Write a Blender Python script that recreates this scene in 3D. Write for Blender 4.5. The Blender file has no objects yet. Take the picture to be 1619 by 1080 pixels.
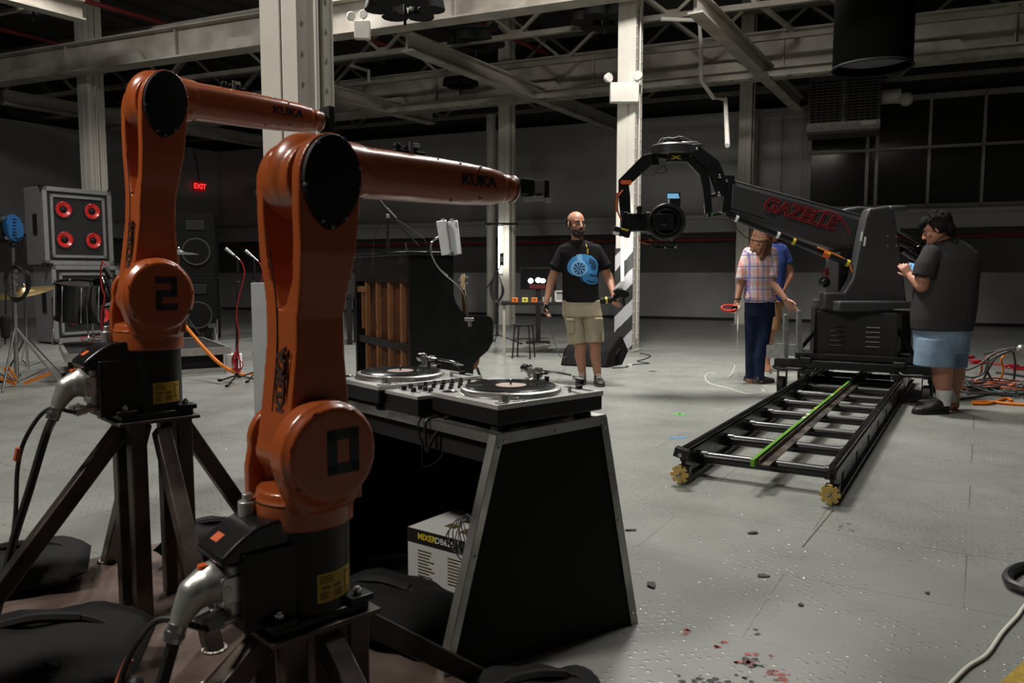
import bpy, bmesh, math, random
from mathutils import Vector as V, Matrix
from mathutils.bvhtree import BVHTree
random.seed(7)
sc = bpy.context.scene
col = sc.collection
PI = math.pi
R = math.radians

# ------------------------------------------------------------------ camera, world, lights, exposure
FPX = 1240.0
CH = 1.17
PITCH = math.atan(107 / FPX)
cd = bpy.data.cameras.new('camera')
cam = bpy.data.objects.new('camera', cd)
col.objects.link(cam)
cam.location = (0, 0, CH)
cam.rotation_euler = (PI / 2 - PITCH, 0, 0)
cd.sensor_width = 36
cd.lens = 36 * FPX / 1619
cd.clip_end = 200
cd.dof.use_dof = True
cd.dof.focus_distance = 6.5
cd.dof.aperture_fstop = 7.0
sc.camera = cam
sc.view_settings.view_transform = 'Standard'
sc.view_settings.look = 'None'
sc.view_settings.gamma = 1
sc.view_settings.use_curve_mapping = False
sc.view_settings.exposure = 0.0
w = bpy.data.worlds.new('world')
sc.world = w
w.use_nodes = True
w.node_tree.nodes['Background'].inputs[0].default_value = (0.9, 0.95, 1, 1)
w.node_tree.nodes['Background'].inputs[1].default_value = 0.020


def area(name, loc, target, size, power, color=(1, 1, 1), spread=180):
    l = bpy.data.lights.new(name, 'AREA')
    l.shape = 'DISK'
    l.size = size
    l.energy = power
    l.color = color
    l.spread = R(spread)
    o = bpy.data.objects.new(name, l)
    col.objects.link(o)
    o.location = loc
    o.rotation_euler = (V(target) - V(loc)).to_track_quat('-Z', 'Y').to_euler()
    return o


area('overhead_lamp_main', (1.2, 8.2, 6.4), (1.5, 9.6, 0), 1.2, 500, (1, .97, .92), 158)
area('overhead_lamp_left', (-3.6, 1.5, 5.0), (-1.2, 2.9, 0.8), 0.8, 150, (1, .95, .88), 155)
area('overhead_lamp_front', (1.6, 4.9, 6.0), (2.0, 4.4, 0), 1.2, 55, (1, .97, .92), 130)
area('back_fill_light', (4.4, 11.6, 6.3), (3.4, 6.5, 0), .8, 120, (1, .97, .93), 115)  # added fill without a fitting, for back light and floor glints
area('back_fill_light', (-3.2, 12.6, 6.3), (-2.2, 8.0, 0), .8, 140, (1, .97, .93), 155)  # second added fill, lifts the back walls on the left
area('overhead_lamp_stage', (-7.0, 10.6, 6.2), (-7.0, 12.5, 0), 1.0, 170, (1, .97, .94), 160)

# ------------------------------------------------------------------ pixel helpers
cp, sp_ = math.cos(PITCH), math.sin(PITCH)
_F, _U, _X = V((0, cp, -sp_)), V((0, sp_, cp)), V((1, 0, 0))
C0 = V((0, 0, CH))


def ray(px, py):
    return _F + _X * ((px - 809.5) / FPX) + _U * (-(py - 540) / FPX)


def g(px, py, h=0.0):
    d = ray(px, py)
    return C0 + d * ((h - CH) / d.z)


def s(px, py, Y):
    d = ray(px, py)
    return C0 + d * (Y / d.y)


# ------------------------------------------------------------------ materials
def mat(name, color, rough=0.5, metal=0.0, var=0.0, scale=8.0, bump=0.0, bscale=None, emit=None, estr=0.0,
        coat=0.0, spec=0.5, rvar=0.0, color2=None, alpha=None, trans=0.0):
    m = bpy.data.materials.new(name)
    m.use_nodes = True
    nt = m.node_tree
    b = nt.nodes['Principled BSDF']
    c = tuple(color) + (1,)
    b.inputs['Base Color'].default_value = c
    b.inputs['Roughness'].default_value = rough
    b.inputs['Metallic'].default_value = metal
    b.inputs['Specular IOR Level'].default_value = spec
    if coat:
        b.inputs['Coat Weight'].default_value = coat
        b.inputs['Coat Roughness'].default_value = 0.12
    if trans:
        b.inputs['Transmission Weight'].default_value = trans
    if emit:
        b.inputs['Emission Color'].default_value = tuple(emit) + (1,)
        b.inputs['Emission Strength'].default_value = estr
    tc = nt.nodes.new('ShaderNodeTexCoord')
    n = nt.nodes.new('ShaderNodeTexNoise')
    n.inputs['Scale'].default_value = scale
    n.inputs['Detail'].default_value = 6
    nt.links.new(tc.outputs['Object'], n.inputs['Vector'])
    if var or color2:
        mx = nt.nodes.new('ShaderNodeMix')
        mx.data_type = 'RGBA'
        d = color2 if color2 else tuple(max(0, x * (1 - var)) for x in color)
        mx.inputs[6].default_value = c
        mx.inputs[7].default_value = tuple(d) + (1,)
        rp = nt.nodes.new('ShaderNodeMapRange')
        rp.inputs[1].default_value = .38
        rp.inputs[2].default_value = .62
        nt.links.new(n.outputs[0], rp.inputs[0])
        nt.links.new(rp.outputs[0], mx.inputs[0])
        nt.links.new(mx.outputs[2], b.inputs['Base Color'])
    if rvar:
        mr = nt.nodes.new('ShaderNodeMapRange')
        mr.inputs[1].default_value = .3
        mr.inputs[2].default_value = .7
        mr.inputs[3].default_value = max(.02, rough - rvar)
        mr.inputs[4].default_value = min(1, rough + rvar)
        nt.links.new(n.outputs[0], mr.inputs[0])
        nt.links.new(mr.outputs[0], b.inputs['Roughness'])
    if bump:
        n2 = nt.nodes.new('ShaderNodeTexNoise')
        n2.inputs['Scale'].default_value = bscale or scale * 6
        n2.inputs['Detail'].default_value = 4
        nt.links.new(tc.outputs['Object'], n2.inputs['Vector'])
        bp = nt.nodes.new('ShaderNodeBump')
        bp.inputs['Strength'].default_value = bump
        bp.inputs['Distance'].default_value = 0.01
        nt.links.new(n2.outputs[0], bp.inputs['Height'])
        nt.links.new(bp.outputs[0], b.inputs['Normal'])
    return m


M_ = {}
def mk(key, *a, **k):
    M_[key] = mat(key, *a, **k)


mk('orange_paint', (.38, .080, .015), .30, var=.12, scale=3, coat=.35, bump=.02, bscale=300)
mk('black_paint', (.009, .009, .010), .38, spec=.35)
mk('black_matte', (.012, .012, .012), .75, spec=.3)
mk('black_cover', (.006, .006, .007), .62, spec=.25)
mk('black_plastic', (.010, .010, .010), .45, spec=.35)
mk('rubber', (.012, .012, .012), .6, spec=.3)
mk('silver', (.55, .54, .52), .32, 1.0, var=.2, scale=20)
mk('cast_silver', (.55, .54, .51), .38, .75, var=.2, scale=14, bump=.08)
mk('chrome', (.75, .75, .74), .12, 1.0)
mk('aluminium', (.64, .63, .60), .42, 1.0, var=.35, scale=6, rvar=.12)
mk('deck_silver', (.68, .67, .65), .34, .6, var=.05, scale=30)
mk('raw_steel', (.055, .045, .04), .42, .7, color2=(.14, .11, .095), scale=5, rvar=.12, bump=.1)
mk('rusty_plate', (.12, .075, .06), .42, .5, color2=(.20, .15, .13), scale=2.2, rvar=.18, bump=.12, bscale=40)
mk('weld', (.7, .66, .6), .3, 1.0, bump=.6, bscale=200)
mk('yellow_label', (.55, .36, .02), .5, var=.12, scale=12)
mk('label_ink', (.10, .06, .01), .6)
mk('decal_black', (.010, .010, .014), .5)
mk('relief_dark', (.05, .02, .012), .5)
mk('white_paint', (.62, .59, .53), .6, var=.14, scale=2.5, bump=.06)
mk('column_paint', (.60, .57, .50), .5, var=.12, scale=2.0, bump=.05, bscale=25)
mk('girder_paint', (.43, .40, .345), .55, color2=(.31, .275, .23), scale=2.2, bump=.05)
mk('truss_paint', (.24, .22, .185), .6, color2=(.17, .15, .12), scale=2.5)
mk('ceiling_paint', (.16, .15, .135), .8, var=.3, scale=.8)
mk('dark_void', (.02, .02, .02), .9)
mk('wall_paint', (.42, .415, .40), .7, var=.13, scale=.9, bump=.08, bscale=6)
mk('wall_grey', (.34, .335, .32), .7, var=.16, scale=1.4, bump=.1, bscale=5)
mk('wall_ledge_shade', (.10, .099, .095), .75, var=.2, scale=1.2, bump=.1, bscale=5)  # wall tone darkened to carry the ledge's shadow
mk('ledge_paint', (.40, .39, .365), .6, var=.15, scale=1.5, bump=.05)
mk('red_pipe', (.22, .012, .012), .5, var=.2)
mk('rust_red', (.18, .02, .02), .5, var=.2)
mk('guard_grey', (.36, .37, .37), .6, var=.12, scale=5, bump=.12, bscale=14)
mk('glass_dark', (.02, .02, .018), .12, spec=.6)
mk('frame_grey', (.34, .32, .29), .55, var=.15)
mk('exit_red', (.5, .01, .01), .5, emit=(1, .03, .03), estr=1.5)
mk('exit_face', (.25, .02, .02), .5, emit=(1, .03, .02), estr=.10)
mk('tube_light', (1, 1, 1), .4, emit=(1, .97, .92), estr=10)
mk('piano_black', (.009, .009, .009), .28, spec=.3, rvar=.08, scale=4)
mk('wood_slat', (.30, .13, .05), .5, var=.25, scale=9)
mk('wood_dark', (.17, .055, .02), .5, var=.35, scale=6)
mk('maple', (.70, .52, .30), .35, var=.08)
mk('ivory', (.75, .73, .66), .35)
mk('acrylic', (.72, .74, .75), .3, spec=.5)
mk('speaker_grey', (.26, .26, .26), .5, .2, var=.12, scale=12)
mk('speaker_frame', (.38, .375, .36), .4, .5, var=.1, scale=12)
mk('speaker_baffle', (.014, .014, .014), .7)
mk('woofer_red', (.75, .02, .02), .28, coat=.5)
mk('speaker_charcoal', (.007, .007, .007), .9, spec=.15, bump=.1, bscale=100)
mk('grille_grey', (.03, .03, .03), .7)
mk('drum_black', (.008, .008, .008), .1, coat=.6)
mk('drum_head', (.03, .03, .03), .3)
mk('cymbal', (.50, .36, .14), .3, .9, var=.3, scale=10)
mk('lamp_blue', (.015, .11, .30), .4, var=.1)
mk('orange_strap', (.65, .19, .02), .6)
mk('cable_orange', (.75, .20, .01), .45)
mk('cable_red', (.38, .008, .014), .4)
mk('cable_black', (.015, .015, .015), .45)
mk('cable_grey', (.10, .095, .10), .5)
mk('cable_white', (.68, .65, .58), .5)
mk('cable_rust', (.50, .10, .03), .5)
mk('cable_green', (.07, .14, .12), .5)
mk('crane_grey', (.062, .062, .066), .42, .35, var=.08, scale=30, bump=.03, bscale=200)
mk('crane_black', (.012, .012, .013), .32, .2, rvar=.08, scale=5)
mk('gloss_black', (.010, .010, .010), .30, .2, coat=.1)
mk('rail_dark', (.07, .06, .062), .22, .9, rvar=.1, scale=6)
mk('rail_body', (.012, .012, .012), .28, .2, rvar=.08)
mk('galvanised', (.42, .43, .42), .35, .8, var=.25, scale=18)
mk('brass', (.62, .44, .14), .35, .8, var=.15)
mk('green_bar', (.12, .32, .015), .4, var=.12, scale=8)
mk('green_tape', (.08, .5, .05), .6)
mk('blue_tape', (.05, .28, .6), .6)
mk('letter_red', (.40, .012, .015), .5)
mk('white_tape', (.75, .75, .72), .6)
mk('yellow_tape', (.65, .5, .03), .5)
mk('orange_tape', (.80, .13, .02), .5)
mk('screen_blue', (.1, .25, .4), .3, emit=(.2, .5, .8), estr=.7)
mk('lens_glass', (.005, .005, .006), .05, coat=1.0)
mk('skin_tan', (.42, .20, .12), .5, var=.06)
mk('skin_fair', (.48, .25, .16), .5, var=.06)
mk('skin_red', (.43, .19, .115), .5, var=.06)
mk('hair_black', (.008, .007, .006), .85, spec=.15, bump=.6, bscale=60)
mk('beard', (.022, .014, .010), .7, bump=.5, bscale=90)
mk('hair_auburn', (.20, .085, .035), .5, color2=(.10, .04, .02), scale=30, bump=.8, bscale=40)
mk('eye_white', (.40, .36, .33), .3)
mk('eye_dark', (.03, .02, .015), .2)
mk('lips', (.36, .13, .10), .5)
mk('tee_black', (.011, .010, .011), .9, spec=.15, bump=.15, bscale=18)
mk('tee_charcoal', (.034, .032, .034), .9, spec=.15, bump=.15, bscale=14)
mk('tee_blue', (.035, .06, .20), .9, spec=.15, bump=.15, bscale=18)
mk('khaki', (.40, .34, .24), .85, var=.1, scale=6, bump=.3, bscale=14)
mk('khaki_brown', (.32, .17, .07), .85, var=.1, scale=6, bump=.3, bscale=14)
mk('denim', (.016, .026, .062), .9, spec=.15, var=.35, scale=8, bump=.3, bscale=16)
mk('denim_light', (.17, .25, .34), .85, var=.25, scale=6, bump=.3, bscale=16)
mk('sock_white', (.65, .63, .62), .9)
mk('shoe_black', (.014, .013, .013), .55)
mk('shoe_grey', (.06, .055, .055), .7)
mk('shoe_brown', (.20, .08, .035), .6)
mk('sole_white', (.5, .49, .46), .6)
mk('print_blue', (.045, .25, .55), .7)
mk('print_light', (.20, .50, .80), .7)
mk('print_dark', (.010, .05, .13), .7)
mk('sandbag', (.008, .008, .009), .8, bump=.25, bscale=10, var=.2, spec=.25)
mk('vinyl', (.008, .008, .008), .16, spec=.6)
mk('record_label', (.55, .42, .36), .5)
mk('box_white', (.55, .55, .54), .6)
mk('box_black', (.01, .01, .01), .5)
mk('toy_orange', (.85, .18, .02), .5)
mk('toy_yellow', (.75, .68, .10), .5)
mk('tv_glow', (1, 1, 1), .5, emit=(1, .95, .9), estr=3)
mk('tv_red', (.05, .004, .004), .5, emit=(.5, .03, .02), estr=.10)
mk('tv_screen', (.01, .01, .012), .15)
mk('red_plastic', (.65, .02, .01), .4)
mk('debris', (.04, .038, .036), .7)
mk('paint_chip_red', (.50, .07, .05), .6, color2=(.10, .08, .07), scale=60)
mk('yellow_mat', (.42, .28, .02), .7, var=.3, scale=40)
mk('space_skirt', (.002, .002, .002), .95, spec=.02)
mk('space_silk', (.13, .13, .14), .8)
mk('heater', (.11, .105, .095), .5, .3)
mk('wood_box', (.30, .17, .07), .6)


# ------------------------------------------------------------------ mesh builder
class MB:
    def __init__(self):
        self.v = []
        self.f = []
        self.mi = []
        self.cur = 0
        self.M = Matrix.Identity(4)

    def add(self, vs, fs):
        o = len(self.v)
        for v in vs:
            self.v.append(self.M @ V(v))
        for f in fs:
            self.f.append(tuple(i + o for i in f))
            self.mi.append(self.cur)
        return self

    def box(self, c, size, rot=None):
        c = V(c)
        x, y, z = size[0] / 2, size[1] / 2, size[2] / 2
        vs = []
        for a in ((-x, -y, -z), (x, -y, -z), (x, y, -z), (-x, y, -z), (-x, -y, z), (x, -y, z), (x, y, z), (-x, y, z)):
            p = V(a)
            if rot is not None:
                p = rot @ p
            vs.append(c + p)
        return self.add(vs, [(0, 3, 2, 1), (4, 5, 6, 7), (0, 1, 5, 4), (1, 2, 6, 5), (2, 3, 7, 6), (3, 0, 4, 7)])

    def frame(self, p0, p1, up=(0, 0, 1)):
        p0, p1 = V(p0), V(p1)
        d = (p1 - p0).normalized()
        up = V(up)
        if abs(d.dot(up.normalized())) > .98:
            up = V((0, 1, 0)) if abs(d.y) < .9 else V((1, 0, 0))
        x = d.cross(up).normalized()
        y = x.cross(d).normalized()
        return d, x, y

    def bar(self, p0, p1, w, h, up=(0, 0, 1), w2=None, h2=None):
        p0, p1 = V(p0), V(p1)
        d, x, y = self.frame(p0, p1, up)
        w2 = w if w2 is None else w2
        h2 = h if h2 is None else h2
        vs = []
        for p, a, b in ((p0, w, h), (p1, w2, h2)):
            for sx, sy in ((-1, -1), (1, -1), (1, 1), (-1, 1)):
                vs.append(p + x * (sx * a / 2) + y * (sy * b / 2))
        return self.add(vs, [(0, 1, 2, 3), (7, 6, 5, 4), (0, 4, 5, 1), (1, 5, 6, 2), (2, 6, 7, 3), (3, 7, 4, 0)])

    def ibeam(self, p0, p1, w, h, t=.02, up=(0, 0, 1), web=None):
        p0, p1 = V(p0), V(p1)
        d, x, y = self.frame(p0, p1, up)
        self.bar(p0 + y * (h / 2 - t / 2), p1 + y * (h / 2 - t / 2), w, t, up)
        self.bar(p0 - y * (h / 2 - t / 2), p1 - y * (h / 2 - t / 2), w, t, up)
        self.bar(p0, p1, web or t, h - 2 * t, up)
        return self

    def cyl(self, p0, p1, r, r2=None, n=16, cap=True):
        p0, p1 = V(p0), V(p1)
        r2 = r if r2 is None else r2
        d, x, y = self.frame(p0, p1)
        vs = []
        for p, a in ((p0, r), (p1, r2)):
            for i in range(n):
                t = 2 * PI * i / n
                vs.append(p + x * (math.cos(t) * a) + y * (math.sin(t) * a))
        fs = [(i, (i + 1) % n, n + (i + 1) % n, n + i) for i in range(n)]
        if cap:
            fs += [tuple(range(n))[::-1], tuple(range(n, 2 * n))]
        return self.add(vs, fs)

    def ring(self, c, axis, ro, ri, t, n=28):
        c = V(c)
        ax = V(axis).normalized()
        d, x, y = self.frame(c, c + ax)
        vs = []
        for (r_, o) in ((ro, -t / 2), (ro, t / 2), (ri, t / 2), (ri, -t / 2)):
            for i in range(n):
                a = 2 * PI * i / n
                vs.append(c + ax * o + x * math.cos(a) * r_ + y * math.sin(a) * r_)
        fs = []
        for k in range(4):
            for i in range(n):
                j = (i + 1) % n
                k2 = (k + 1) % 4
                fs.append((k * n + i, k * n + j, k2 * n + j, k2 * n + i))
        return self.add(vs, fs)

    def lathe(self, prof, c=(0, 0, 0), axis=(0, 0, 1), n=28, cap=True):
        c = V(c)
        ax = V(axis).normalized()
        d, x, y = self.frame(c, c + ax)
        vs = []
        for r_, z in prof:
            for i in range(n):
                a = 2 * PI * i / n
                vs.append(c + ax * z + x * math.cos(a) * r_ + y * math.sin(a) * r_)
        m = len(prof)
        fs = []
        for k in range(m - 1):
            for i in range(n):
                j = (i + 1) % n
                fs.append((k * n + i, k * n + j, (k + 1) * n + j, (k + 1) * n + i))
        if cap:
            fs += [tuple(range(n))[::-1], tuple(range((m - 1) * n, m * n))]
        return self.add(vs, fs)

    def torus(self, c, axis, Rr, r, n=28, m=8, arc=(0, 2 * PI)):
        c = V(c)
        ax = V(axis).normalized()
        d, x, y = self.frame(c, c + ax)
        pts = [c + x * math.cos(a) * Rr + y * math.sin(a) * Rr
               for a in [arc[0] + (arc[1] - arc[0]) * i / n for i in range(n + 1)]]
        return self.tube(pts, r, m, raw=True)

    def tube(self, pts, r, n=8, raw=False, sub=6, r2=None):
        pts = [V(p) for p in pts]
        if not raw and len(pts) > 2:
            q = []
            P = [pts[0] * 2 - pts[1]] + pts + [pts[-1] * 2 - pts[-2]]
            for i in range(1, len(P) - 2):
                for k in range(sub):
                    t = k / sub
                    a, b, c_, d_ = P[i - 1], P[i], P[i + 1], P[i + 2]
                    q.append(.5 * ((2 * b) + (c_ - a) * t + (2 * a - 5 * b + 4 * c_ - d_) * t * t +
                                   (3 * b - a - 3 * c_ + d_) * t ** 3))
            q.append(pts[-1])
            pts = q
        N = len(pts)
        vs = []
        px = None
        for i, p in enumerate(pts):
            d = (pts[min(i + 1, N - 1)] - pts[max(i - 1, 0)])
            if d.length < 1e-9:
                d = V((0, 0, 1))
            d.normalize()
            if px is None:
                u = V((0, 0, 1)) if abs(d.z) < .95 else V((1, 0, 0))
                px = d.cross(u).normalized()
            else:
                px = (px - d * px.dot(d))
                if px.length < 1e-6:
                    px = d.orthogonal()
                px.normalize()
            y = px.cross(d).normalized()
            rr = r if r2 is None else r + (r2 - r) * i / (N - 1)
            for k in range(n):
                a = 2 * PI * k / n
                vs.append(p + px * math.cos(a) * rr + y * math.sin(a) * rr)
        fs = []
        for i in range(N - 1):
            for k in range(n):
                j = (k + 1) % n
                fs.append((i * n + k, i * n + j, (i + 1) * n + j, (i + 1) * n + k))
        fs += [tuple(range(n))[::-1], tuple(range((N - 1) * n, N * n))]
        return self.add(vs, fs)

    def prism(self, poly, o, xa, ya, depth):
        """poly 2d (x,y) in axes xa, ya from o; extruded along xa cross ya by depth (centred if tuple)"""
        o, xa, ya = V(o), V(xa).normalized(), V(ya).normalized()
        za = xa.cross(ya).normalized()
        a, b = depth if isinstance(depth, tuple) else (0, depth)
        n = len(poly)
        vs = [o + xa * p[0] + ya * p[1] + za * a for p in poly] + [o + xa * p[0] + ya * p[1] + za * b for p in poly]
        fs = [tuple(range(n))[::-1], tuple(range(n, 2 * n))] + [(i, (i + 1) % n, n + (i + 1) % n, n + i) for i in range(n)]
        return self.add(vs, fs)

    def sph(self, c, r, n=16, m=10, rot=None):
        c = V(c)
        if not hasattr(r, '__len__'):
            r = (r, r, r)
        vs = []
        fs = []
        for j in range(1, m):
            t = PI * j / m
            for i in range(n):
                a = 2 * PI * i / n
                p = V((r[0] * math.sin(t) * math.cos(a), r[1] * math.sin(t) * math.sin(a), r[2] * math.cos(t)))
                if rot is not None:
                    p = rot @ p
                vs.append(c + p)
        top = V((0, 0, r[2]))
        if rot is not None:
            top = rot @ top
        vs += [c + top, c - top]
        for j in range(m - 2):
            for i in range(n):
                k = (i + 1) % n
                fs.append((j * n + i, (j + 1) * n + i, (j + 1) * n + k, j * n + k))
        T, B = (m - 1) * n, (m - 1) * n + 1
        for i in range(n):
            k = (i + 1) % n
            fs.append((T, i, k))
            fs.append((B, (m - 2) * n + k, (m - 2) * n + i))
        return self.add(vs, fs)

    def loft(self, rings, cap=True):
        n = len(rings[0])
        vs = [p for r_ in rings for p in r_]
        fs = []
        for k in range(len(rings) - 1):
            for i in range(n):
                j = (i + 1) % n
                fs.append((k * n + i, k * n + j, (k + 1) * n + j, (k + 1) * n + i))
        if cap:
            fs += [tuple(range(n))[::-1], tuple(range((len(rings) - 1) * n, len(rings) * n))]
        return self.add(vs, fs)

    def ellrings(self, data, n=24, yaw=0.0, pw=2.3):
        """data rows: (cx, cy, cz, rx, ry)"""
        rings = []
        cy_, sy_ = math.cos(yaw), math.sin(yaw)
        for cx, cyy, cz, rx, ry in data:
            r_ = []
            for i in range(n):
                a = 2 * PI * i / n
                ca, sa = math.cos(a), math.sin(a)
                x = rx * math.copysign(abs(ca) ** (2 / pw), ca)
                y = ry * math.copysign(abs(sa) ** (2 / pw), sa)
                r_.append(V((cx + x * cy_ - y * sy_, cyy + x * sy_ + y * cy_, cz)))
            rings.append(r_)
        return self.loft(rings)

    def chain(self, pts, flat_end=False, flat_start=False, n=16):
        """pts: [(point, r)] tapered capsules"""
        for i, (p, r_) in enumerate(pts):
            if (i == 0 and flat_start) or (i == len(pts) - 1 and flat_end):
                continue
            self.sph(p, r_, n, 8)
        for (p, a), (q, b) in zip(pts[:-1], pts[1:]):
            if (V(p) - V(q)).length > 1e-5:
                self.cyl(p, q, a, b, n)
        return self

    def text(self, body, M, size=1.0, ext=.002, align='CENTER', bold=0.0, sx=1.0):
        c = bpy.data.curves.new('t', 'FONT')
        c.body = body
        c.size = size
        c.extrude = ext
        c.offset = bold
        c.align_x = align
        c.align_y = 'CENTER'
        o = bpy.data.objects.new('t', c)
        col.objects.link(o)
        dg = bpy.context.evaluated_depsgraph_get()
        me = bpy.data.meshes.new_from_object(o.evaluated_get(dg))
        S = Matrix.Diagonal((sx, 1, 1, 1))
        self.add([M @ (S @ v.co) for v in me.vertices], [tuple(p.vertices) for p in me.polygons])
        bpy.data.objects.remove(o)
        bpy.data.curves.remove(c)
        bpy.data.meshes.remove(me)
        return self


MAT = {}


def obj(name, mb, mats, parent=None, world=False, smooth=38, bevel=0.0, seg=2, remesh=0.0, sm=0, hard=False):
    me = bpy.data.meshes.new(name)
    vs = mb.v
    if world and parent is not None:
        inv = MAT[parent.name].inverted()
        vs = [inv @ v for v in vs]
    me.from_pydata([tuple(v) for v in vs], [], mb.f)
    if not isinstance(mats, (list, tuple)):
        mats = [mats]
    for m in mats:
        me.materials.append(M_[m] if isinstance(m, str) else m)
    me.polygons.foreach_set('material_index', mb.mi)
    bm = bmesh.new()
    bm.from_mesh(me)
    bmesh.ops.recalc_face_normals(bm, faces=bm.faces)
    bm.to_mesh(me)
    bm.free()
    o = bpy.data.objects.new(name, me)
    col.objects.link(o)
    if parent is not None:
        o.parent = parent
        MAT[o.name] = MAT[parent.name]
    else:
        MAT[o.name] = Matrix.Identity(4)
    if remesh:
        md = o.modifiers.new('r', 'REMESH')
        md.mode = 'VOXEL'
        md.voxel_size = remesh
        md.use_smooth_shade = True
        if sm:
            m2 = o.modifiers.new('s', 'SMOOTH')
            m2.factor = .5
            m2.iterations = sm
        dg = bpy.context.evaluated_depsgraph_get()
        nm = bpy.data.meshes.new_from_object(o.evaluated_get(dg))
        o.modifiers.clear()
        o.data = nm
        nm.polygons.foreach_set('use_smooth', [True] * len(nm.polygons))
        nm.update()
        return o
    if bevel:
        md = o.modifiers.new('b', 'BEVEL')
        md.width = bevel
        md.segments = seg
        md.limit_method = 'ANGLE'
        md.angle_limit = R(40)
    if smooth:
        me.polygons.foreach_set('use_smooth', [True] * len(me.polygons))
        try:
            me.set_sharp_from_angle(angle=R(smooth))
        except Exception:
            pass
        if bevel:
            md.harden_normals = False
    me.update()
    return o


def tag(o, label, cat, group=None, kind=None):
    o['label'] = label
    o['category'] = cat
    if group:
        o['group'] = group
    if kind:
        o['kind'] = kind
    return o


def thing(name, label, cat, loc=(0, 0, 0), rz=0.0, group=None, scale=1.0, M=None):
    o = bpy.data.objects.new(name, None)
    o.empty_display_size = .1
    col.objects.link(o)
    o.location = loc
    o.rotation_euler = (0, 0, rz)
    if not hasattr(scale, '__len__'):
        scale = (scale, scale, scale)
    o.scale = scale
    tag(o, label, cat, group)
    MAT[o.name] = Matrix.Translation(V(loc)) @ Matrix.Rotation(rz, 4, 'Z') @ Matrix.Diagonal(tuple(scale) + (1,))
    return o


def single(name, mb, mats, label, cat, group=None, kind=None, **k):
    """a one mesh thing built in world coordinates; its origin is moved to its base"""
    xs = [v.x for v in mb.v]
    ys = [v.y for v in mb.v]
    zs = [v.z for v in mb.v]
    o0 = V(((min(xs) + max(xs)) / 2, (min(ys) + max(ys)) / 2, min(zs)))
    mb.v = [v - o0 for v in mb.v]
    o = obj(name, mb, mats, **k)
    o.location = o0
    MAT[o.name] = Matrix.Translation(o0)
    return tag(o, label, cat, group, kind)


def struct(name, mb, mats, **k):
    o = obj(name, mb, mats, **k)
    o['kind'] = 'structure'
    return o


def dup(root, loc, rz=None, label=None, group=None, scale=None):
    def cpy(o, par):
        c = o.copy()
        col.objects.link(c)
        if par is not None:
            c.parent = par
        for ch in list(o.children):
            cpy(ch, c)
        return c
    r_ = cpy(root, None)
    r_.location = loc
    if rz is not None:
        r_.rotation_euler = (0, 0, rz)
    if scale:
        r_.scale = (scale,) * 3
    if label:
        r_['label'] = label
    if group:
        r_['group'] = group
    MAT[r_.name] = Matrix.Translation(V(loc)) @ Matrix.Rotation(r_.rotation_euler.z, 4, 'Z') @ Matrix.Diagonal(
        (r_.scale[0], r_.scale[0], r_.scale[0], 1))
    return r_


def bvh_of(o):
    dg = bpy.context.evaluated_depsgraph_get()
    return BVHTree.FromObject(o, dg)


def decal(name, polys, to3d, direction, target, matn, parent, off=.002, cell=.012):
    """flat polygons laid on a curved target (all in the same local frame)"""
    bv = bvh_of(target)
    bm = bmesh.new()
    for poly in polys:
        vs = [bm.verts.new((p[0], p[1], 0)) for p in poly]
        bm.faces.new(vs)
    bmesh.ops.triangulate(bm, faces=bm.faces)
    for _ in range(5):
        es = [e for e in bm.edges if e.calc_length() > cell]
        if not es:
            break
        bmesh.ops.subdivide_edges(bm, edges=es, cuts=1)
        bmesh.ops.triangulate(bm, faces=bm.faces)
    d = V(direction).normalized()
    pos = []
    ok = True
    for v in bm.verts:
        p = to3d(v.co.x, v.co.y)
        hit, nrm, i, dist = bv.ray_cast(p - d * 1.0, d, 3.0)
        if hit is None:
            hit = p
            nrm = -d
        if nrm.dot(d) > 0:
            nrm = -nrm
        pos.append(hit + nrm * off)
    mb = MB()
    bm.verts.index_update()
    mb.v = [V(p) for p in pos]
    mb.f = [tuple(v.index for v in f.verts) for f in bm.faces]
    mb.mi = [0] * len(mb.f)
    bm.free()
    return obj(name, mb, matn, parent)


def circ(cx, cy, r, n=20, ry=None, a0=0, a1=2 * PI):
    ry = r if ry is None else ry
    full = abs(a1 - a0 - 2 * PI) < 1e-6
    k = n if full else n + 1
    return [(cx + r * math.cos(a0 + (a1 - a0) * i / n), cy + ry * math.sin(a0 + (a1 - a0) * i / n)) for i in range(k)]
# ================================================================== the room
ANG = R(30.8)
U2 = V((math.sin(ANG), math.cos(ANG), 0))      # along the dolly track
R2 = V((math.cos(ANG), -math.sin(ANG), 0))     # to its right
GA, GB = V((-10.9, 16.7, 0)), V((1.52, 11.45, 0))
GD = (GB - GA).normalized()                    # along the big girders


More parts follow.
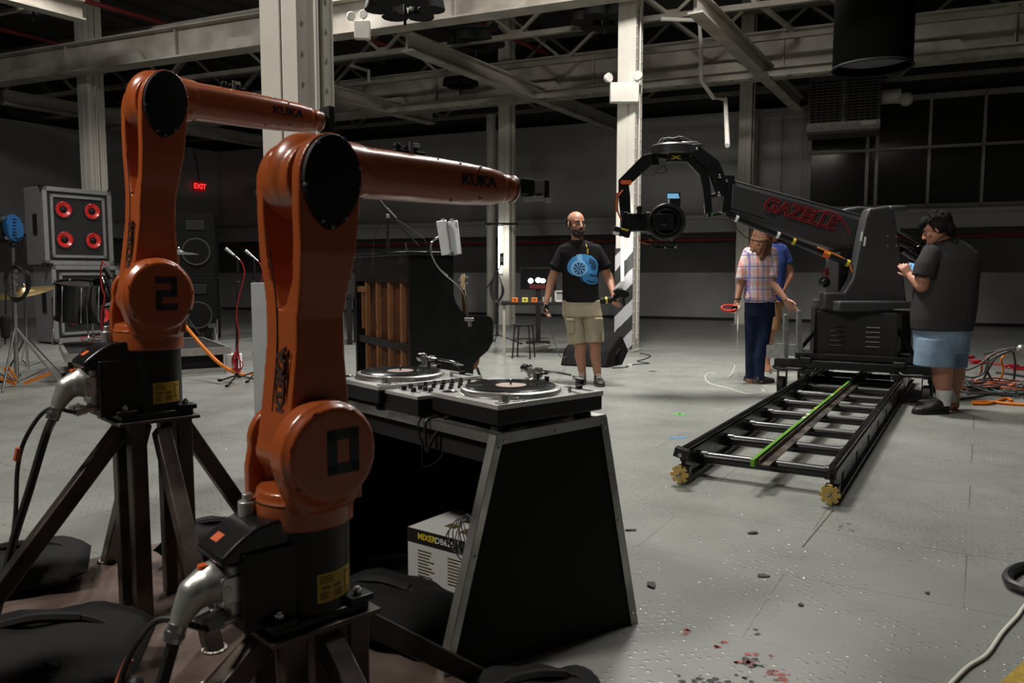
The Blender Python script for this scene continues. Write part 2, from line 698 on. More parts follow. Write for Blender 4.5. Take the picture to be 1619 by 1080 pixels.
def floor_mat():
    m = bpy.data.materials.new('painted_floor')
    m.use_nodes = True
    nt = m.node_tree
    N, L = nt.nodes, nt.links
    b = N['Principled BSDF']
    tc = N.new('ShaderNodeTexCoord')
    mp = N.new('ShaderNodeMapping')
    mp.inputs['Rotation'].default_value = (0, 0, ANG)
    L.new(tc.outputs['Object'], mp.inputs['Vector'])

    def noise(sc_, det=5, src=mp):
        n = N.new('ShaderNodeTexNoise')
        n.inputs['Scale'].default_value = sc_
        n.inputs['Detail'].default_value = det
        L.new(src.outputs[0], n.inputs['Vector'])
        return n

    def mr(src, a, b_, c, d):
        n = N.new('ShaderNodeMapRange')
        for i, v in enumerate((a, b_, c, d)):
            n.inputs[i + 1].default_value = v
        L.new(src, n.inputs[0])
        return n.outputs[0]

    def mix(f, a, b_):
        n = N.new('ShaderNodeMix')
        n.data_type = 'RGBA'
        L.new(f, n.inputs[0])
        for i, v in ((6, a), (7, b_)):
            if isinstance(v, tuple):
                n.inputs[i].default_value = v + (1,)
            else:
                L.new(v, n.inputs[i])
        return n.outputs[2]

    def math_(op, a, b_):
        n = N.new('ShaderNodeMath')
        n.operation = op
        for i, v in ((0, a), (1, b_)):
            if isinstance(v, (int, float)):
                n.inputs[i].default_value = v
            else:
                L.new(v, n.inputs[i])
        return n.outputs[0]
    big = noise(.45)
    base = mix(mr(big.outputs[0], .35, .65, 0, 1), (.255, .260, .238), (.195, .202, .186))
    mid = noise(3.5)
    base = mix(mr(mid.outputs[0], .45, .75, 0, .35), base, (.32, .312, .285))
    br = N.new('ShaderNodeTexBrick')
    br.inputs['Scale'].default_value = 1.0
    br.inputs['Brick Width'].default_value = 1.22
    br.inputs['Row Height'].default_value = .62
    br.inputs['Mortar Size'].default_value = .0035
    br.inputs['Mortar Smooth'].default_value = .4
    br.offset = .5
    L.new(mp.outputs[0], br.inputs['Vector'])
    seam = math_('MULTIPLY', br.outputs['Fac'], mr(noise(1.3).outputs[0], .36, .52, 0, 1))
    base = mix(math_('MULTIPLY', seam, .65), base, (.12, .12, .11))
    # worn spots down to dark and red primer
    wn = noise(1.1, 8)
    wf = noise(14, 6)
    worn = math_('GREATER_THAN', math_('ADD', wn.outputs[0], math_('MULTIPLY', wf.outputs[0], .5)), 1.10)
    base = mix(math_('MULTIPLY', worn, .6), base, (.11, .10, .095))
    L.new(base, b.inputs['Base Color'])
    # raised tread dots in a grid
    sep = N.new('ShaderNodeSeparateXYZ')
    L.new(mp.outputs[0], sep.inputs[0])

    def wave(axis, per):
        return math_('SINE', math_('MULTIPLY', sep.outputs[axis], 2 * PI / per), 0)
    dots = math_('MULTIPLY', wave(0, .052), wave(1, .038))
    dmask = mr(noise(1.7, 6).outputs[0], .40, .58, 0.0, 1.0)
    cmb = N.new('ShaderNodeCombineXYZ')
    L.new(math_('FLOOR', math_('MULTIPLY', sep.outputs[0], 1 / .026), 0), cmb.inputs[0])
    L.new(math_('FLOOR', math_('MULTIPLY', sep.outputs[1], 1 / .038), 0), cmb.inputs[1])
    wnz = N.new('ShaderNodeTexWhiteNoise')
    wnz.noise_dimensions = '3D'
    L.new(cmb.outputs[0], wnz.inputs['Vector'])
    keep = mr(wnz.outputs['Value'], .50, .85, 0, 1)
    dots = math_('MULTIPLY', math_('MULTIPLY', mr(dots, .3, 1, 0, 1), keep), dmask)
    speck = noise(42, 2)
    sp2 = mr(speck.outputs[0], .62, .72, 0, 1)
    patch = mr(noise(1.0, 7).outputs[0], .5, .6, 0, 1)
    h1 = math_('ADD', math_('MULTIPLY', dots, 1.3), math_('MULTIPLY', math_('MULTIPLY', sp2, patch), 1.8))
    h2 = math_('ADD', h1, math_('MULTIPLY', noise(7, 5).outputs[0], .8))
    h3 = math_('SUBTRACT', h2, math_('MULTIPLY', seam, 1.0))
    bp = N.new('ShaderNodeBump')
    bp.inputs['Strength'].default_value = .16
    bp.inputs['Distance'].default_value = .005
    L.new(h3, bp.inputs['Height'])
    L.new(bp.outputs[0], b.inputs['Normal'])
    sm_ = math_('MAXIMUM', math_('MULTIPLY', sp2, patch), math_('MULTIPLY', dots, .8))
    L.new(mr(noise(2.2).outputs[0], .3, .7, .32, .50), b.inputs['Roughness'])
    # the thick gloss paint on the raised dots glints on its own
    bc = N.new('ShaderNodeBump')
    bc.inputs['Strength'].default_value = .8
    bc.inputs['Distance'].default_value = .006
    L.new(math_('ADD', h1, math_('MULTIPLY', noise(30, 4).outputs[0], .8)), bc.inputs['Height'])
    L.new(bc.outputs[0], b.inputs['Coat Normal'])
    L.new(math_('MULTIPLY', math_('MINIMUM', math_('MULTIPLY', math_('ADD', sm_, math_('MULTIPLY', seam, .5)), 4.0), 1.0), .95), b.inputs['Coat Weight'])
    b.inputs['Coat Roughness'].default_value = .15
    b.inputs['Specular IOR Level'].default_value = .5
    return m


M_['floor'] = floor_mat()
mb = MB()
mb.add([(-26, -3, 0), (22, -3, 0), (22, 32, 0), (-26, 32, 0)], [(0, 1, 2, 3)])
mb.add([(-26, -3, -.2), (22, -3, -.2), (22, 32, -.2), (-26, 32, -.2)], [(3, 2, 1, 0)])
struct('floor', mb, 'floor', smooth=0)

CW = V((-9.65, 26.1, 0))            # the far left corner
WR = (V((11.3, 17.3, 0)) - CW).normalized()
WN = V((WR.y, -WR.x, 0))            # towards the room
if WN.y > 0:
    WN = -WN
WL = (V((-13.25, 20.3, 0)) - CW).normalized()
WLN = V((-WL.y, WL.x, 0))
if WLN.x < 0:
    WLN = -WLN


def wall_on(c, d, n, L0, L1, z0, z1, th, off=0.0):
    """a slab along d from L0 to L1, standing th thick with its room face off towards the room"""
    m_ = MB()
    a, b_ = c + d * L0 + n * (off - th / 2), c + d * L1 + n * (off - th / 2)
    m_.bar(a + V((0, 0, (z0 + z1) / 2)), b_ + V((0, 0, (z0 + z1) / 2)), th, z1 - z0)
    return m_


WLEN = 30.0
mb = wall_on(CW, WR, WN, 0, WLEN, 1.2, 5.15, .3)
back = struct('wall_back', mb, 'wall_paint', smooth=0)
struct('wall_back_lower', wall_on(CW, WR, WN, 0, WLEN, 0, 1.2, .3, .02), 'wall_grey', parent=back, smooth=0)
struct('wall_back_shade', wall_on(CW, WR, WN, 0, WLEN, 1.2, 2.2, .3, .02), 'wall_ledge_shade', parent=back, smooth=0)  # shadow below the ledge, painted on as a darker band
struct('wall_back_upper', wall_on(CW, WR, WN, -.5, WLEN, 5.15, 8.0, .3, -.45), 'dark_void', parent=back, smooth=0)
mb = wall_on(CW, WL, WLN, 0, 16, 1.2, 5.15, .3)
left = struct('wall_left', mb, 'wall_paint', smooth=0)
struct('wall_left_lower', wall_on(CW, WL, WLN, 0, 16, 0, 1.2, .3, .02), 'wall_grey', parent=left, smooth=0)
struct('wall_left_shade', wall_on(CW, WL, WLN, 0, 16, 1.2, 2.2, .3, .02), 'wall_ledge_shade', parent=left, smooth=0)  # the same painted ledge shadow on the left wall
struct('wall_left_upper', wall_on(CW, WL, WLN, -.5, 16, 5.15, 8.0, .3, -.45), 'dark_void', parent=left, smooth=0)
# ledges
mb = wall_on(CW, WR, WN, .1, WLEN, 2.2, 2.52, .34, .34)
mb2 = wall_on(CW, WR, WN, .1, WLEN, 2.52, 2.62, .42, .42)
mb.add(mb2.v, mb2.f)
struct('trim_1', mb, 'ledge_paint', smooth=0)
mb = wall_on(CW, WL, WLN, .5, 16, 2.2, 2.52, .34, .34)
mb2 = wall_on(CW, WL, WLN, .5, 16, 2.52, 2.62, .42, .42)
mb.add(mb2.v, mb2.f)
struct('trim_2', mb, 'ledge_paint', smooth=0)
struct('baseboard_back', wall_on(CW, WR, WN, 0, WLEN, 0, .07, .03, .05), 'dark_void', smooth=0)
# red sprinkler main under the ledge
mb = MB()
mb.cyl(CW + WR * 1 + WN * .2 + V((0, 0, 2.02)), CW + WR * 29 + WN * .2 + V((0, 0, 2.02)), .04, n=10)
single('wall_pipe', mb, 'red_pipe', 'long dark red pipe running along the far wall under the ledge', 'pipe')

# ceiling deck
mb = MB()
mb.add([(-26, -3, 7.6), (22, -3, 7.6), (22, 32, 7.6), (-26, 32, 7.6)], [(3, 2, 1, 0)])
mb.add([(-26, -3, 7.8), (22, -3, 7.8), (22, 32, 7.8), (-26, 32, 7.8)], [(0, 1, 2, 3)])
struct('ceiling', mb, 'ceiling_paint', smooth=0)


def on_wall(px, py, off=0.0):
    """pixel to the back wall's face"""
    d = ray(px, py)
    o = CW + WN * off
    t = (o - C0).dot(WN) / d.dot(WN)
    return C0 + d * t


# window wall on the right: dark glazing in a grid of bars
def wl(px):
    p = on_wall(px, 300)
    return (p - CW).dot(WR)


a0, a1 = wl(1278), 27.5
win = struct('window_1', wall_on(CW, WR, WN, a0, a1, 2.70, 5.12, .02, .05), 'glass_dark', smooth=0)
fr = MB()
for px, ww in ((1278, .10), (1369, .07), (1384, .07), (1466, .06), (1551, .06), (1632, .06)):
    x = wl(px)
    m_ = wall_on(CW, WR, WN, x - ww / 2, x + ww / 2, 2.66, 5.16, .10, .12)
    fr.add(m_.v, m_.f)
for z, hh in ((2.70, .10), (4.02, .06), (5.14, .12)):
    m_ = wall_on(CW, WR, WN, a0, a1, z - hh / 2, z + hh / 2, .10, .12)
    fr.add(m_.v, m_.f)
struct('window_frame', fr, 'frame_grey', parent=win, smooth=0)

# closed pale panel door left of the window, with its frame
d0, d1 = wl(1188), wl(1276)
door = struct('door_1', wall_on(CW, WR, WN, d0 + .12, d1 - .1, 2.64, 4.95, .05, .06), 'wall_paint', smooth=0)
fr = MB()
for x0, x1, z0, z1 in ((d0, d0 + .14, 2.64, 5.15), (d1 - .14, d1, 2.64, 5.15), (d0, d1, 4.95, 5.13),
                       (d1 - .62, d1 - .58, 2.64, 4.95)):
    m_ = wall_on(CW, WR, WN, x0, x1, z0, z1, .12, .14)
    fr.add(m_.v, m_.f)
struct('door_frame', fr, 'frame_grey', parent=door, smooth=0)

# exit sign with its drop cord
d_ = ray(316, 295)
o_ = CW + WLN * .12
p = C0 + d_ * ((o_ - C0).dot(WLN) / d_.dot(WLN))
ex = thing('exit_sign', 'small red illuminated exit sign high on the far left wall', 'exit sign', p, math.atan2(-WL.y, -WL.x))
mb = MB(); mb.box((0, .03, 0), (.40, .07, .30)); obj('sign_box', mb, 'exit_face', ex, bevel=.01)
mb = MB(); mb.text('EXIT', Matrix.Translation((0, -.01, 0)) @ Matrix.Rotation(PI / 2, 4, 'X'), .22, .003, bold=.006)
obj('lettering', mb, 'exit_red', ex, smooth=0)
mb = MB(); mb.tube([(0, .02, .15), (-.02, .05, .6), (-.12, .06, 1.1), (-.1, .06, 1.7)], .01, 6)
obj('cord', mb, 'black_matte', ex)


# ------------------------------------------------------------------ steel columns
def make_column(label, loc, sc_x=1.0, H=7.5, group=None):
    t = thing('steel_column', label, 'column', loc, -ANG, group)
    a = .14 * sc_x
    mb = MB()
    for sy in (-1, 1):
        mb.box((0, sy * (a - .01), H / 2), (2 * a, .02, H))
        mb.box((a - .012, sy * (a - .045), H / 2), (.018, .07, H))
        mb.box((-a + .012, sy * (a - .045), H / 2), (.018, .07, H))
    mb.box((0, 0, H / 2), (2 * a - .06, .03, H))
    obj('shaft', mb, 'column_paint', t, smooth=0, bevel=.004)
    mb = MB()
    mb.box((a - .035, 0, H / 2), (.016, 2 * a - .08, H))
    mb.box((-a + .035, 0, H / 2), (.016, 2 * a - .08, H))
    for k in range(int(H / .16)):
        z = .12 + k * .16
        mb.cyl((a - .004, a - .05, z), (a + .008, a - .05, z), .011, n=8)
        mb.cyl((a - .004, -a + .05, z), (a + .008, -a + .05, z), .011, n=8)
    obj('side_channel', mb, 'column_paint', t, smooth=0)
    mb = MB()
    mb.cyl((a + .022, -.02, .2), (a + .022, -.02, H), .014, n=8)
    mb.cyl((.02, -a - .008, 1.6), (.02, -a - .008, H), .006, n=6)
    obj('conduit', mb, 'column_paint', t)
    mb = MB()
    mb.box((0, 0, .015), (2 * a + .10, 2 * a + .10, .03))
    obj('base_plate', mb, 'wall_grey', t, bevel=.004)
    return t


cA = make_column('thick cream steel column rising behind the orange robots', V((-1.27, 4.38, 0)) + U2 * .14)
cB = make_column('cream steel column with striped foot and a glowing tube beside the bearded man', g(986, 556) + U2 * .12)
cC = make_column('cream steel column behind the grey speaker tower at far left', (-8.45, 16.1, 0), 1.25)
cD = make_column('distant cream column with a round pipe beside it, behind the table', g(798, 515) + U2 * .1)
cE = make_column('distant dim column between the wall door and the camera crane head', g(1171, 514) + U2 * .1)

# grey board guards at the foot of the thick column
mb = MB()
c0 = cA.location
mb.M = Matrix.Translation(c0) @ Matrix.Rotation(-ANG, 4, 'Z')
mb.box((-.02, -.175, .56), (.34, .045, 1.12))
mb.box((-.205, -.01, .56), (.04, .34, 1.12))
mb2 = mb
single('column_guard', mb, 'guard_grey', 'grey painted timber guard boxed around the foot of the thick column', 'guard', bevel=.005)
mb = MB()
mb.M = Matrix.Translation(c0) @ Matrix.Rotation(-ANG, 4, 'Z')
mb.box((.165, -.03, .68), (.035, .34, 1.36))
single('guard_board', mb, 'guard_grey', 'tall grey board standing against the right side of the thick column', 'board', bevel=.004)


def stripe_mat():
    m = mat('hazard_stripes', (.5, .5, .48), .5)
    nt = m.node_tree
    N, L = nt.nodes, nt.links
    b = N['Principled BSDF']
    tc = N.new('ShaderNodeTexCoord')
    sep = N.new('ShaderNodeSeparateXYZ')
    L.new(tc.outputs['Object'], sep.inputs[0])
    ad = N.new('ShaderNodeMath'); ad.operation = 'SUBTRACT'
    L.new(sep.outputs[2], ad.inputs[0]); L.new(sep.outputs[0], ad.inputs[1])
    no = N.new('ShaderNodeTexNoise'); no.inputs['Scale'].default_value = 9; no.inputs['Detail'].default_value = 5
    L.new(tc.outputs['Object'], no.inputs['Vector'])
    mm = N.new('ShaderNodeMath'); mm.operation = 'MULTIPLY_ADD'
    L.new(no.outputs[0], mm.inputs[0]); mm.inputs[1].default_value = .06; L.new(ad.outputs[0], mm.inputs[2])
    fr_ = N.new('ShaderNodeMath'); fr_.operation = 'MULTIPLY'; fr_.inputs[1].default_value = 1 / .46
    L.new(mm.outputs[0], fr_.inputs[0])
    f2 = N.new('ShaderNodeMath'); f2.operation = 'FRACT'; L.new(fr_.outputs[0], f2.inputs[0])
    gt = N.new('ShaderNodeMath'); gt.operation = 'GREATER_THAN'; gt.inputs[1].default_value = .5
    L.new(f2.outputs[0], gt.inputs[0])
    mx = N.new('ShaderNodeMix'); mx.data_type = 'RGBA'
    mx.inputs[6].default_value = (.45, .45, .46, 1); mx.inputs[7].default_value = (.03, .03, .03, 1)
    L.new(gt.outputs[0], mx.inputs[0]); L.new(mx.outputs[2], b.inputs['Base Color'])
    return m


M_['stripes'] = stripe_mat()
mb = MB(); mb.box((0, -.147, .80), (.285, .012, 1.5)); obj('hazard_stripe_plate', mb, 'stripes', cB, smooth=0)

# glowing tube lamps hung on the columns
def tube_lamp(label, a, b_, r_, sz):
    t = thing('tube_lamp', label, 'lamp', (a[0], a[1], b_[2]))
    mb = MB(); mb.cyl(a, b_, r_, n=14); obj('glowing_tube', mb, 'tube_light', t, world=True)
    mb = MB()
    mb.cyl(V(a) + V((0, 0, .0)), V(a) + V((0, 0, .05)), r_ * 1.25, n=12)
    mb.cyl(V(b_) - V((0, 0, .05)), V(b_), r_ * 1.25, n=12)
    obj('end_cap', mb, 'white_paint', t, world=True)
    return t


Yb = cB.location.y - .30
tube_lamp('bright white tube light hanging on the striped column', s(984, 322, Yb), s(984, 444, Yb), .022, 0)
Yd = cD.location.y - .35
tube_lamp('bright white tube light hanging on the distant column behind the table', s(791, 358, Yd), s(791, 432, Yd), .045, 0)
mb = MB(); p = s(793, 354, Yd); mb.box(p, (.75, .04, .05)); mb.box(p + V((-.3, .15, 0)), (.04, .3, .05))
single('lamp_bracket', mb, 'black_matte', 'small dark bracket on the distant column above its tube light', 'bracket')
# round pipe beside the distant column
p = g(777, 508)
mb = MB(); mb.cyl(p, p + V((0, 0, 5.0)), .115, n=18); mb.cyl(p + V((0, 0, 2.3)), p + V((0, 0, 2.4)), .14, n=18)
single('drain_pipe', mb, 'white_paint', 'thick round pale pipe beside the distant column', 'pipe')


# ------------------------------------------------------------------ girders, beams and trusses
def girder(name, label, a, b_, h0, h1, w_, m_='girder_paint', plates=0):
    t = thing(name, label, 'beam', ((a + b_) / 2).xy.to_3d() + V((0, 0, h0)))
    mb = MB()
    c = V((0, 0, (h0 + h1) / 2))
    a, b_ = V((a.x, a.y, 0)), V((b_.x, b_.y, 0))
    mb.ibeam(a + c, b_ + c, w_, h1 - h0, .03, web=.05)
    obj('flanges_and_web', mb, m_, t, world=True, smooth=0)
    if plates:
        d = (b_ - a).normalized()
        n_ = V((-d.y, d.x, 0))
        if n_.y > 0:
            n_ = -n_
        L_ = (b_ - a).length
        for k in range(plates):
            mb = MB()
            p = a + d * (L_ * (k + .5) / plates) + n_ * .05 + c
            mb.prism([(-.5, 0), (-.36, .16), (.36, .16), (.5, 0)], p + V((0, 0, -(h1 - h0) / 2 + .03)) + n_ * .05, d, (0, 0, 1), .05)
            obj('splice_plate', mb, m_, t, world=True, smooth=0)
            mb = MB()
            mb.box(p + d * 1.2, (.03, .12, h1 - h0 - .06), Matrix.Rotation(math.atan2(d.y, d.x), 3, 'Z'))
            obj('stiffener', mb, m_, t, world=True, smooth=0)
    return t


girder('main_girder', 'deep cream riveted girder crossing the top of the hall behind the thick column',
       GA - GD * 3, GB + GD * 9, 5.05, 5.60, .34, plates=9)
B0, B1 = g(600, 172, 5.05), g(1619, 72, 5.05)
BD = (B1 - B0).normalized()
girder('far_girder', 'long far cream girder carried by the distant columns',
       B0 - BD * 9, B1 + BD * 8, 5.05, 5.75, .34, plates=8)
# ladder tray under the far girder
mb = MB()
n_ = V((BD.y, -BD.x, 0))
o_ = V((0, 0, 4.86))
for k in (0, .34):
    mb.bar(B0 + n_ * (.2 + k) + o_ - V((0, 0, 5.05)) - BD * 2, B1 + n_ * (.2 + k) + o_ - V((0, 0, 5.05)) + BD * 6, .03, .10)
LB = (B1 - B0).length
for k in range(60):
    p = B0 - BD * 2 + BD * ((LB + 8) * k / 60) + o_ - V((0, 0, 5.05))
    mb.bar(p + n_ * .2, p + n_ * .54, .05, .05)
single('cable_tray', mb, 'girder_paint', 'ladder shaped cable tray running under the far girder', 'cable tray', smooth=0)


def sec_beam(pa, pb, h, label, hh=.30, ww=.22, ext=0.0):
    a, b_ = g(pa[0], pa[1], h), g(pb[0], pb[1], h)
    d = (b_ - a).normalized()
    b_ = b_ + d * ext
    return girder('ceiling_beam', label, a, b_, h, h + hh, ww)


sec_beam((643, 81), (932, 192), 4.8, 'cream cross beam hanging under the main girder at picture centre', ext=2)
sec_beam((1099, 21), (1256, 170), 4.8, 'cream cross beam slanting down to the top of the wall door', ext=.5)
sec_beam((6, 165), (418, 233), 4.8, 'cream cross beam at far left behind the robot with number two', ext=2)
sec_beam((470, 146), (683, 197), 4.8, 'short cream cross beam just above the front robot arm')
b4 = sec_beam((-40, -10), (130, 34), 5.0, 'dim cross beam in the upper left corner')


def truss(off, label):
    c = GA + U2 * off
    a, b_ = c - GD * 6, c + GD * 26
    t = thing('roof_truss', label, 'truss', ((a + b_) / 2) + V((0, 0, 5.35)), 0, 'open web roof trusses under the dark roof deck')
    mb = MB()
    z0, z1 = 5.40, 6.55
    mb.bar(a + V((0, 0, z0)), b_ + V((0, 0, z0)), .09, .09)
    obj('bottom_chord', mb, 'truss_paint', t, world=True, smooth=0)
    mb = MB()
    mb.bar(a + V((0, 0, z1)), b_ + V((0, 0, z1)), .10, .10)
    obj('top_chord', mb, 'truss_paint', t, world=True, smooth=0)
    mb = MB()
    L_ = (b_ - a).length
    n = int(L_ / 1.35)
    for k in range(n):
        p, q = a + GD * (L_ * k / n), a + GD * (L_ * (k + 1) / n)
        za, zb = (z0, z1) if k % 2 == 0 else (z1, z0)
        mb.bar(p + V((0, 0, za)), q + V((0, 0, zb)), .055, .055)
        if k % 2 == 0:
            mb.box(p + V((0, 0, z0 + .05)), (.26, .02, .12), Matrix.Rotation(math.atan2(GD.y, GD.x), 3, 'Z'))
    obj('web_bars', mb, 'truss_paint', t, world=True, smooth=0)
    return t


for off, lab in ((-7.0, 'roof truss nearest the camera, third in front of the main girder'), (-4.6, 'roof truss second in front of the main girder'), (-2.3, 'roof truss just in front of the main girder'),
                 (2.2, 'roof truss just behind the main girder, first of those behind it'), (4.1, 'roof truss second behind the main girder'), (6.2, 'roof truss third behind the main girder, just past the far girder'),
                 (8.4, 'roof truss fourth behind the main girder'), (10.8, 'farthest roof truss, close to the back wall')):
    truss(off, lab)

# purlins, i.e. roof deck ribs
mb = MB()
for k in range(26):
    p = V((-14, 4, 0)) + GD * (k * 1.1 - 6)
    mb.bar(p - U2 * 6 + V((0, 0, 7.5)), p + U2 * 24 + V((0, 0, 7.5)), .12, .16)
struct('trim_3', mb, 'ceiling_paint', smooth=0)


def pipe(pts, r_, m_, label, name='ceiling_pipe', cat='pipe'):
    mb = MB()
    mb.tube(pts, r_, 8, raw=True)
    return single(name, mb, m_, label, cat)


pipe([g(130, 0, 6.0), g(345, 62, 6.0)], .045, 'rust_red', 'dark red sprinkler pipe in the roof above the left robot')
pipe([g(-20, 41, 6.0), g(128, 78, 6.0)], .045, 'rust_red', 'dark red sprinkler pipe in the upper left corner of the roof')
pipe([g(756, 37, 5.9), g(866, 86, 5.9)], .045, 'rust_red', 'short dark red sprinkler pipe in the roof left of the striped column')
pipe([g(590, 65, 5.9), g(668, 90, 5.9)], .045, 'rust_red', 'short dark red sprinkler pipe above the central cross beam')
pipe([g(1045, 30, 5.3), g(1105, 32, 5.3), g(1108, 65, 5.0), g(1109, 128, 4.3), g(1128, 155, 4.1), g(1147, 157, 4.1), g(1150, 230, 3.0)],
     .035, 'white_paint', 'bent pale conduit dropping to the wall above the crane head', 'conduit')
pipe([g(200, 66, 5.9), g(222, 58, 5.9), g(245, 44, 5.9), g(414, 14, 5.9)], .03, 'white_paint', 'pale conduit bending across the roof above the left robot', 'conduit')
pipe([g(210, 72, 5.9), g(232, 64, 5.9), g(256, 47, 5.9), g(414, 24, 5.9)], .03, 'white_paint', 'second pale conduit bending across the roof, nearest the main girder', 'conduit')
pipe([g(1192, 0, 5.6), g(1250, 45, 5.6), g(1290, 110, 5.6)], .05, 'girder_paint', 'round brace pipe sloping down in front of the far girder', 'brace_pipe')
pipe([g(556, 104, 5.3), g(583, 112, 5.0), g(583, 130, 4.8)], .03, 'white_paint', 'short pale conduit elbow under the main girder', 'conduit')


def em_light(px, py, Y, wpx, hpx, label, heads):
    p = s(px, py, Y)
    k = Y / FPX
    t = thing('emergency_light', label, 'emergency light', p)
    mb = MB(); mb.box((0, 0, 0), (wpx * k, .12, hpx * k)); obj('battery_box', mb, 'white_paint', t, bevel=.012)
    for dx, dz in heads:
        mb = MB()
        c = V((dx * k, -.04, dz * k))
        mb.lathe([(.02, .07), (.06, .05), (.07, 0), (.06, -.015)], c, V((dx * .03, 1, 0)), 16)
        mb.cyl(c + V((0, .05, 0)), V((dx * k * .8, 0, hpx * k / 2)), .012, n=6)
        obj('lamp_head', mb, 'white_paint', t)
    return t


em_light(987, 147, cB.location.y - .28, 44, 30, 'white twin head emergency light box on the striped column', ((-24, 22), (20, 25)))
em_light(573, 48, 12.7, 24, 27, 'white twin head emergency light on the main girder', ((-16, 20), (2, 23)))


# black cage fixtures high in the roof
def cage(px, py, Y, r_, label):
    p = s(px, py, Y)
    t = thing('hanging_fixture', label, 'lamp fixture', p, 0, None)
    mb = MB()
    for k in range(6):
        a = k * PI / 3
        c = V((math.cos(a) * r_ * .6, math.sin(a) * r_ * .6, 0))
        mb.lathe([(.05, .14), (.16, .04), (.19, -.10)], c, (0, 0, 1), 12)
    mb.torus((0, 0, .12), (0, 0, 1), r_ * .8, .03, 20, 6)
    obj('lamp_cluster', mb, 'black_matte', t)
    mb = MB(); mb.cyl((0, 0, .1), (0, 0, 1.0), .03, n=8); mb.cyl((0, 0, -.3), (0, 0, 0), .02, n=6)
    obj('stem', mb, 'black_matte', t)
    return t


cage(52, 4, 13.0, .8, 'black lamp cluster in the top left corner')
cage(640, 4, 11.0, .6, 'black lamp cluster above the thick column, right side')
cage(752, 64, 15.0, .6, 'black lamp cluster above the central cross beam')
cage(955, 26, 13.5, .6, 'black lamp cluster just left of the striped column')
cage(728, 128, 17.5, .35, 'small dim lamp cluster above the front robot arm tip')

# space light with a black skirt, top right
p = s(1381, 50, 11.4)
k = 11.4 / FPX
t = thing('space_light', 'big round lamp with a black skirt hanging at top right', 'lamp', (p.x, p.y, p.z - .55))
mb = MB()
r_ = 57 * k
mb.lathe([(r_, 1.45), (r_, 0), (r_ * .985, 0), (r_ * .985, 1.45)], (0, 0, .05), n=48, cap=False)
obj('skirt', mb, 'space_skirt', t)
mb = MB(); mb.lathe([(r_ * .99, 0.12), (r_ * .5, .10), (.01, .10)], (0, 0, .05), n=40); obj('diffuser', mb, 'space_silk', t)
mb = MB(); mb.torus((0, 0, .05), (0, 0, 1), r_, .02, 40, 6); obj('hoop', mb, 'black_matte', t)

# unit heater under the far girder
p0 = on_wall(1334, 160, 1.4)
t = thing('unit_heater', 'square grey hanging heater with dark louvres at top right', 'heater', p0, math.atan2(WR.y, WR.x))
Yh = p0.y
k = Yh / FPX
W_, H_ = 100 * k * 1.05, 96 * k
mb = MB()
mb.box((0, .4, 0), (W_, .8, H_))
obj('casing', mb, 'heater', t, bevel=.02)
mb = MB(); mb.box((0, -.01, 0), (W_ * .92, .02, H_ * .66)); obj('core', mb, 'black_matte', t)
mb = MB()
for i in range(14):
    mb.box((0, -.04, -H_ * .32 + i * H_ * .66 / 14), (W_ * .92, .05, .012), Matrix.Rotation(.5, 3, 'X'))
for i in range(12):
    mb.box((-W_ * .46 + i * W_ * .92 / 11, -.03, 0), (.015, .03, H_ * .66))
mb.box((0, -.04, 0), (.06, .04, H_ * .68))
obj('louvres', mb, 'heater', t, smooth=0)
mb = MB(); mb.box((0, -.05, -H_ * .40), (W_, .12, H_ * .14)); obj('lower_panel', mb, 'frame_grey', t, bevel=.01)
mb = MB(); mb.box((W_ * .34, -.12, -H_ * .38), (W_ * .2, .01, .07)); obj('name_plate', mb, 'white_paint', t)
mb = MB(); mb.cyl((W_ * .5, .4, .1), (W_ * .5 + .4, .4, .1), .16, n=16); mb.sph((W_ * .5 + .5, .3, .0), (.15, .13, .15))
obj('flue', mb, 'white_paint', t)
# ================================================================== orange robots on welded steel stands
BETA = R(43.5)


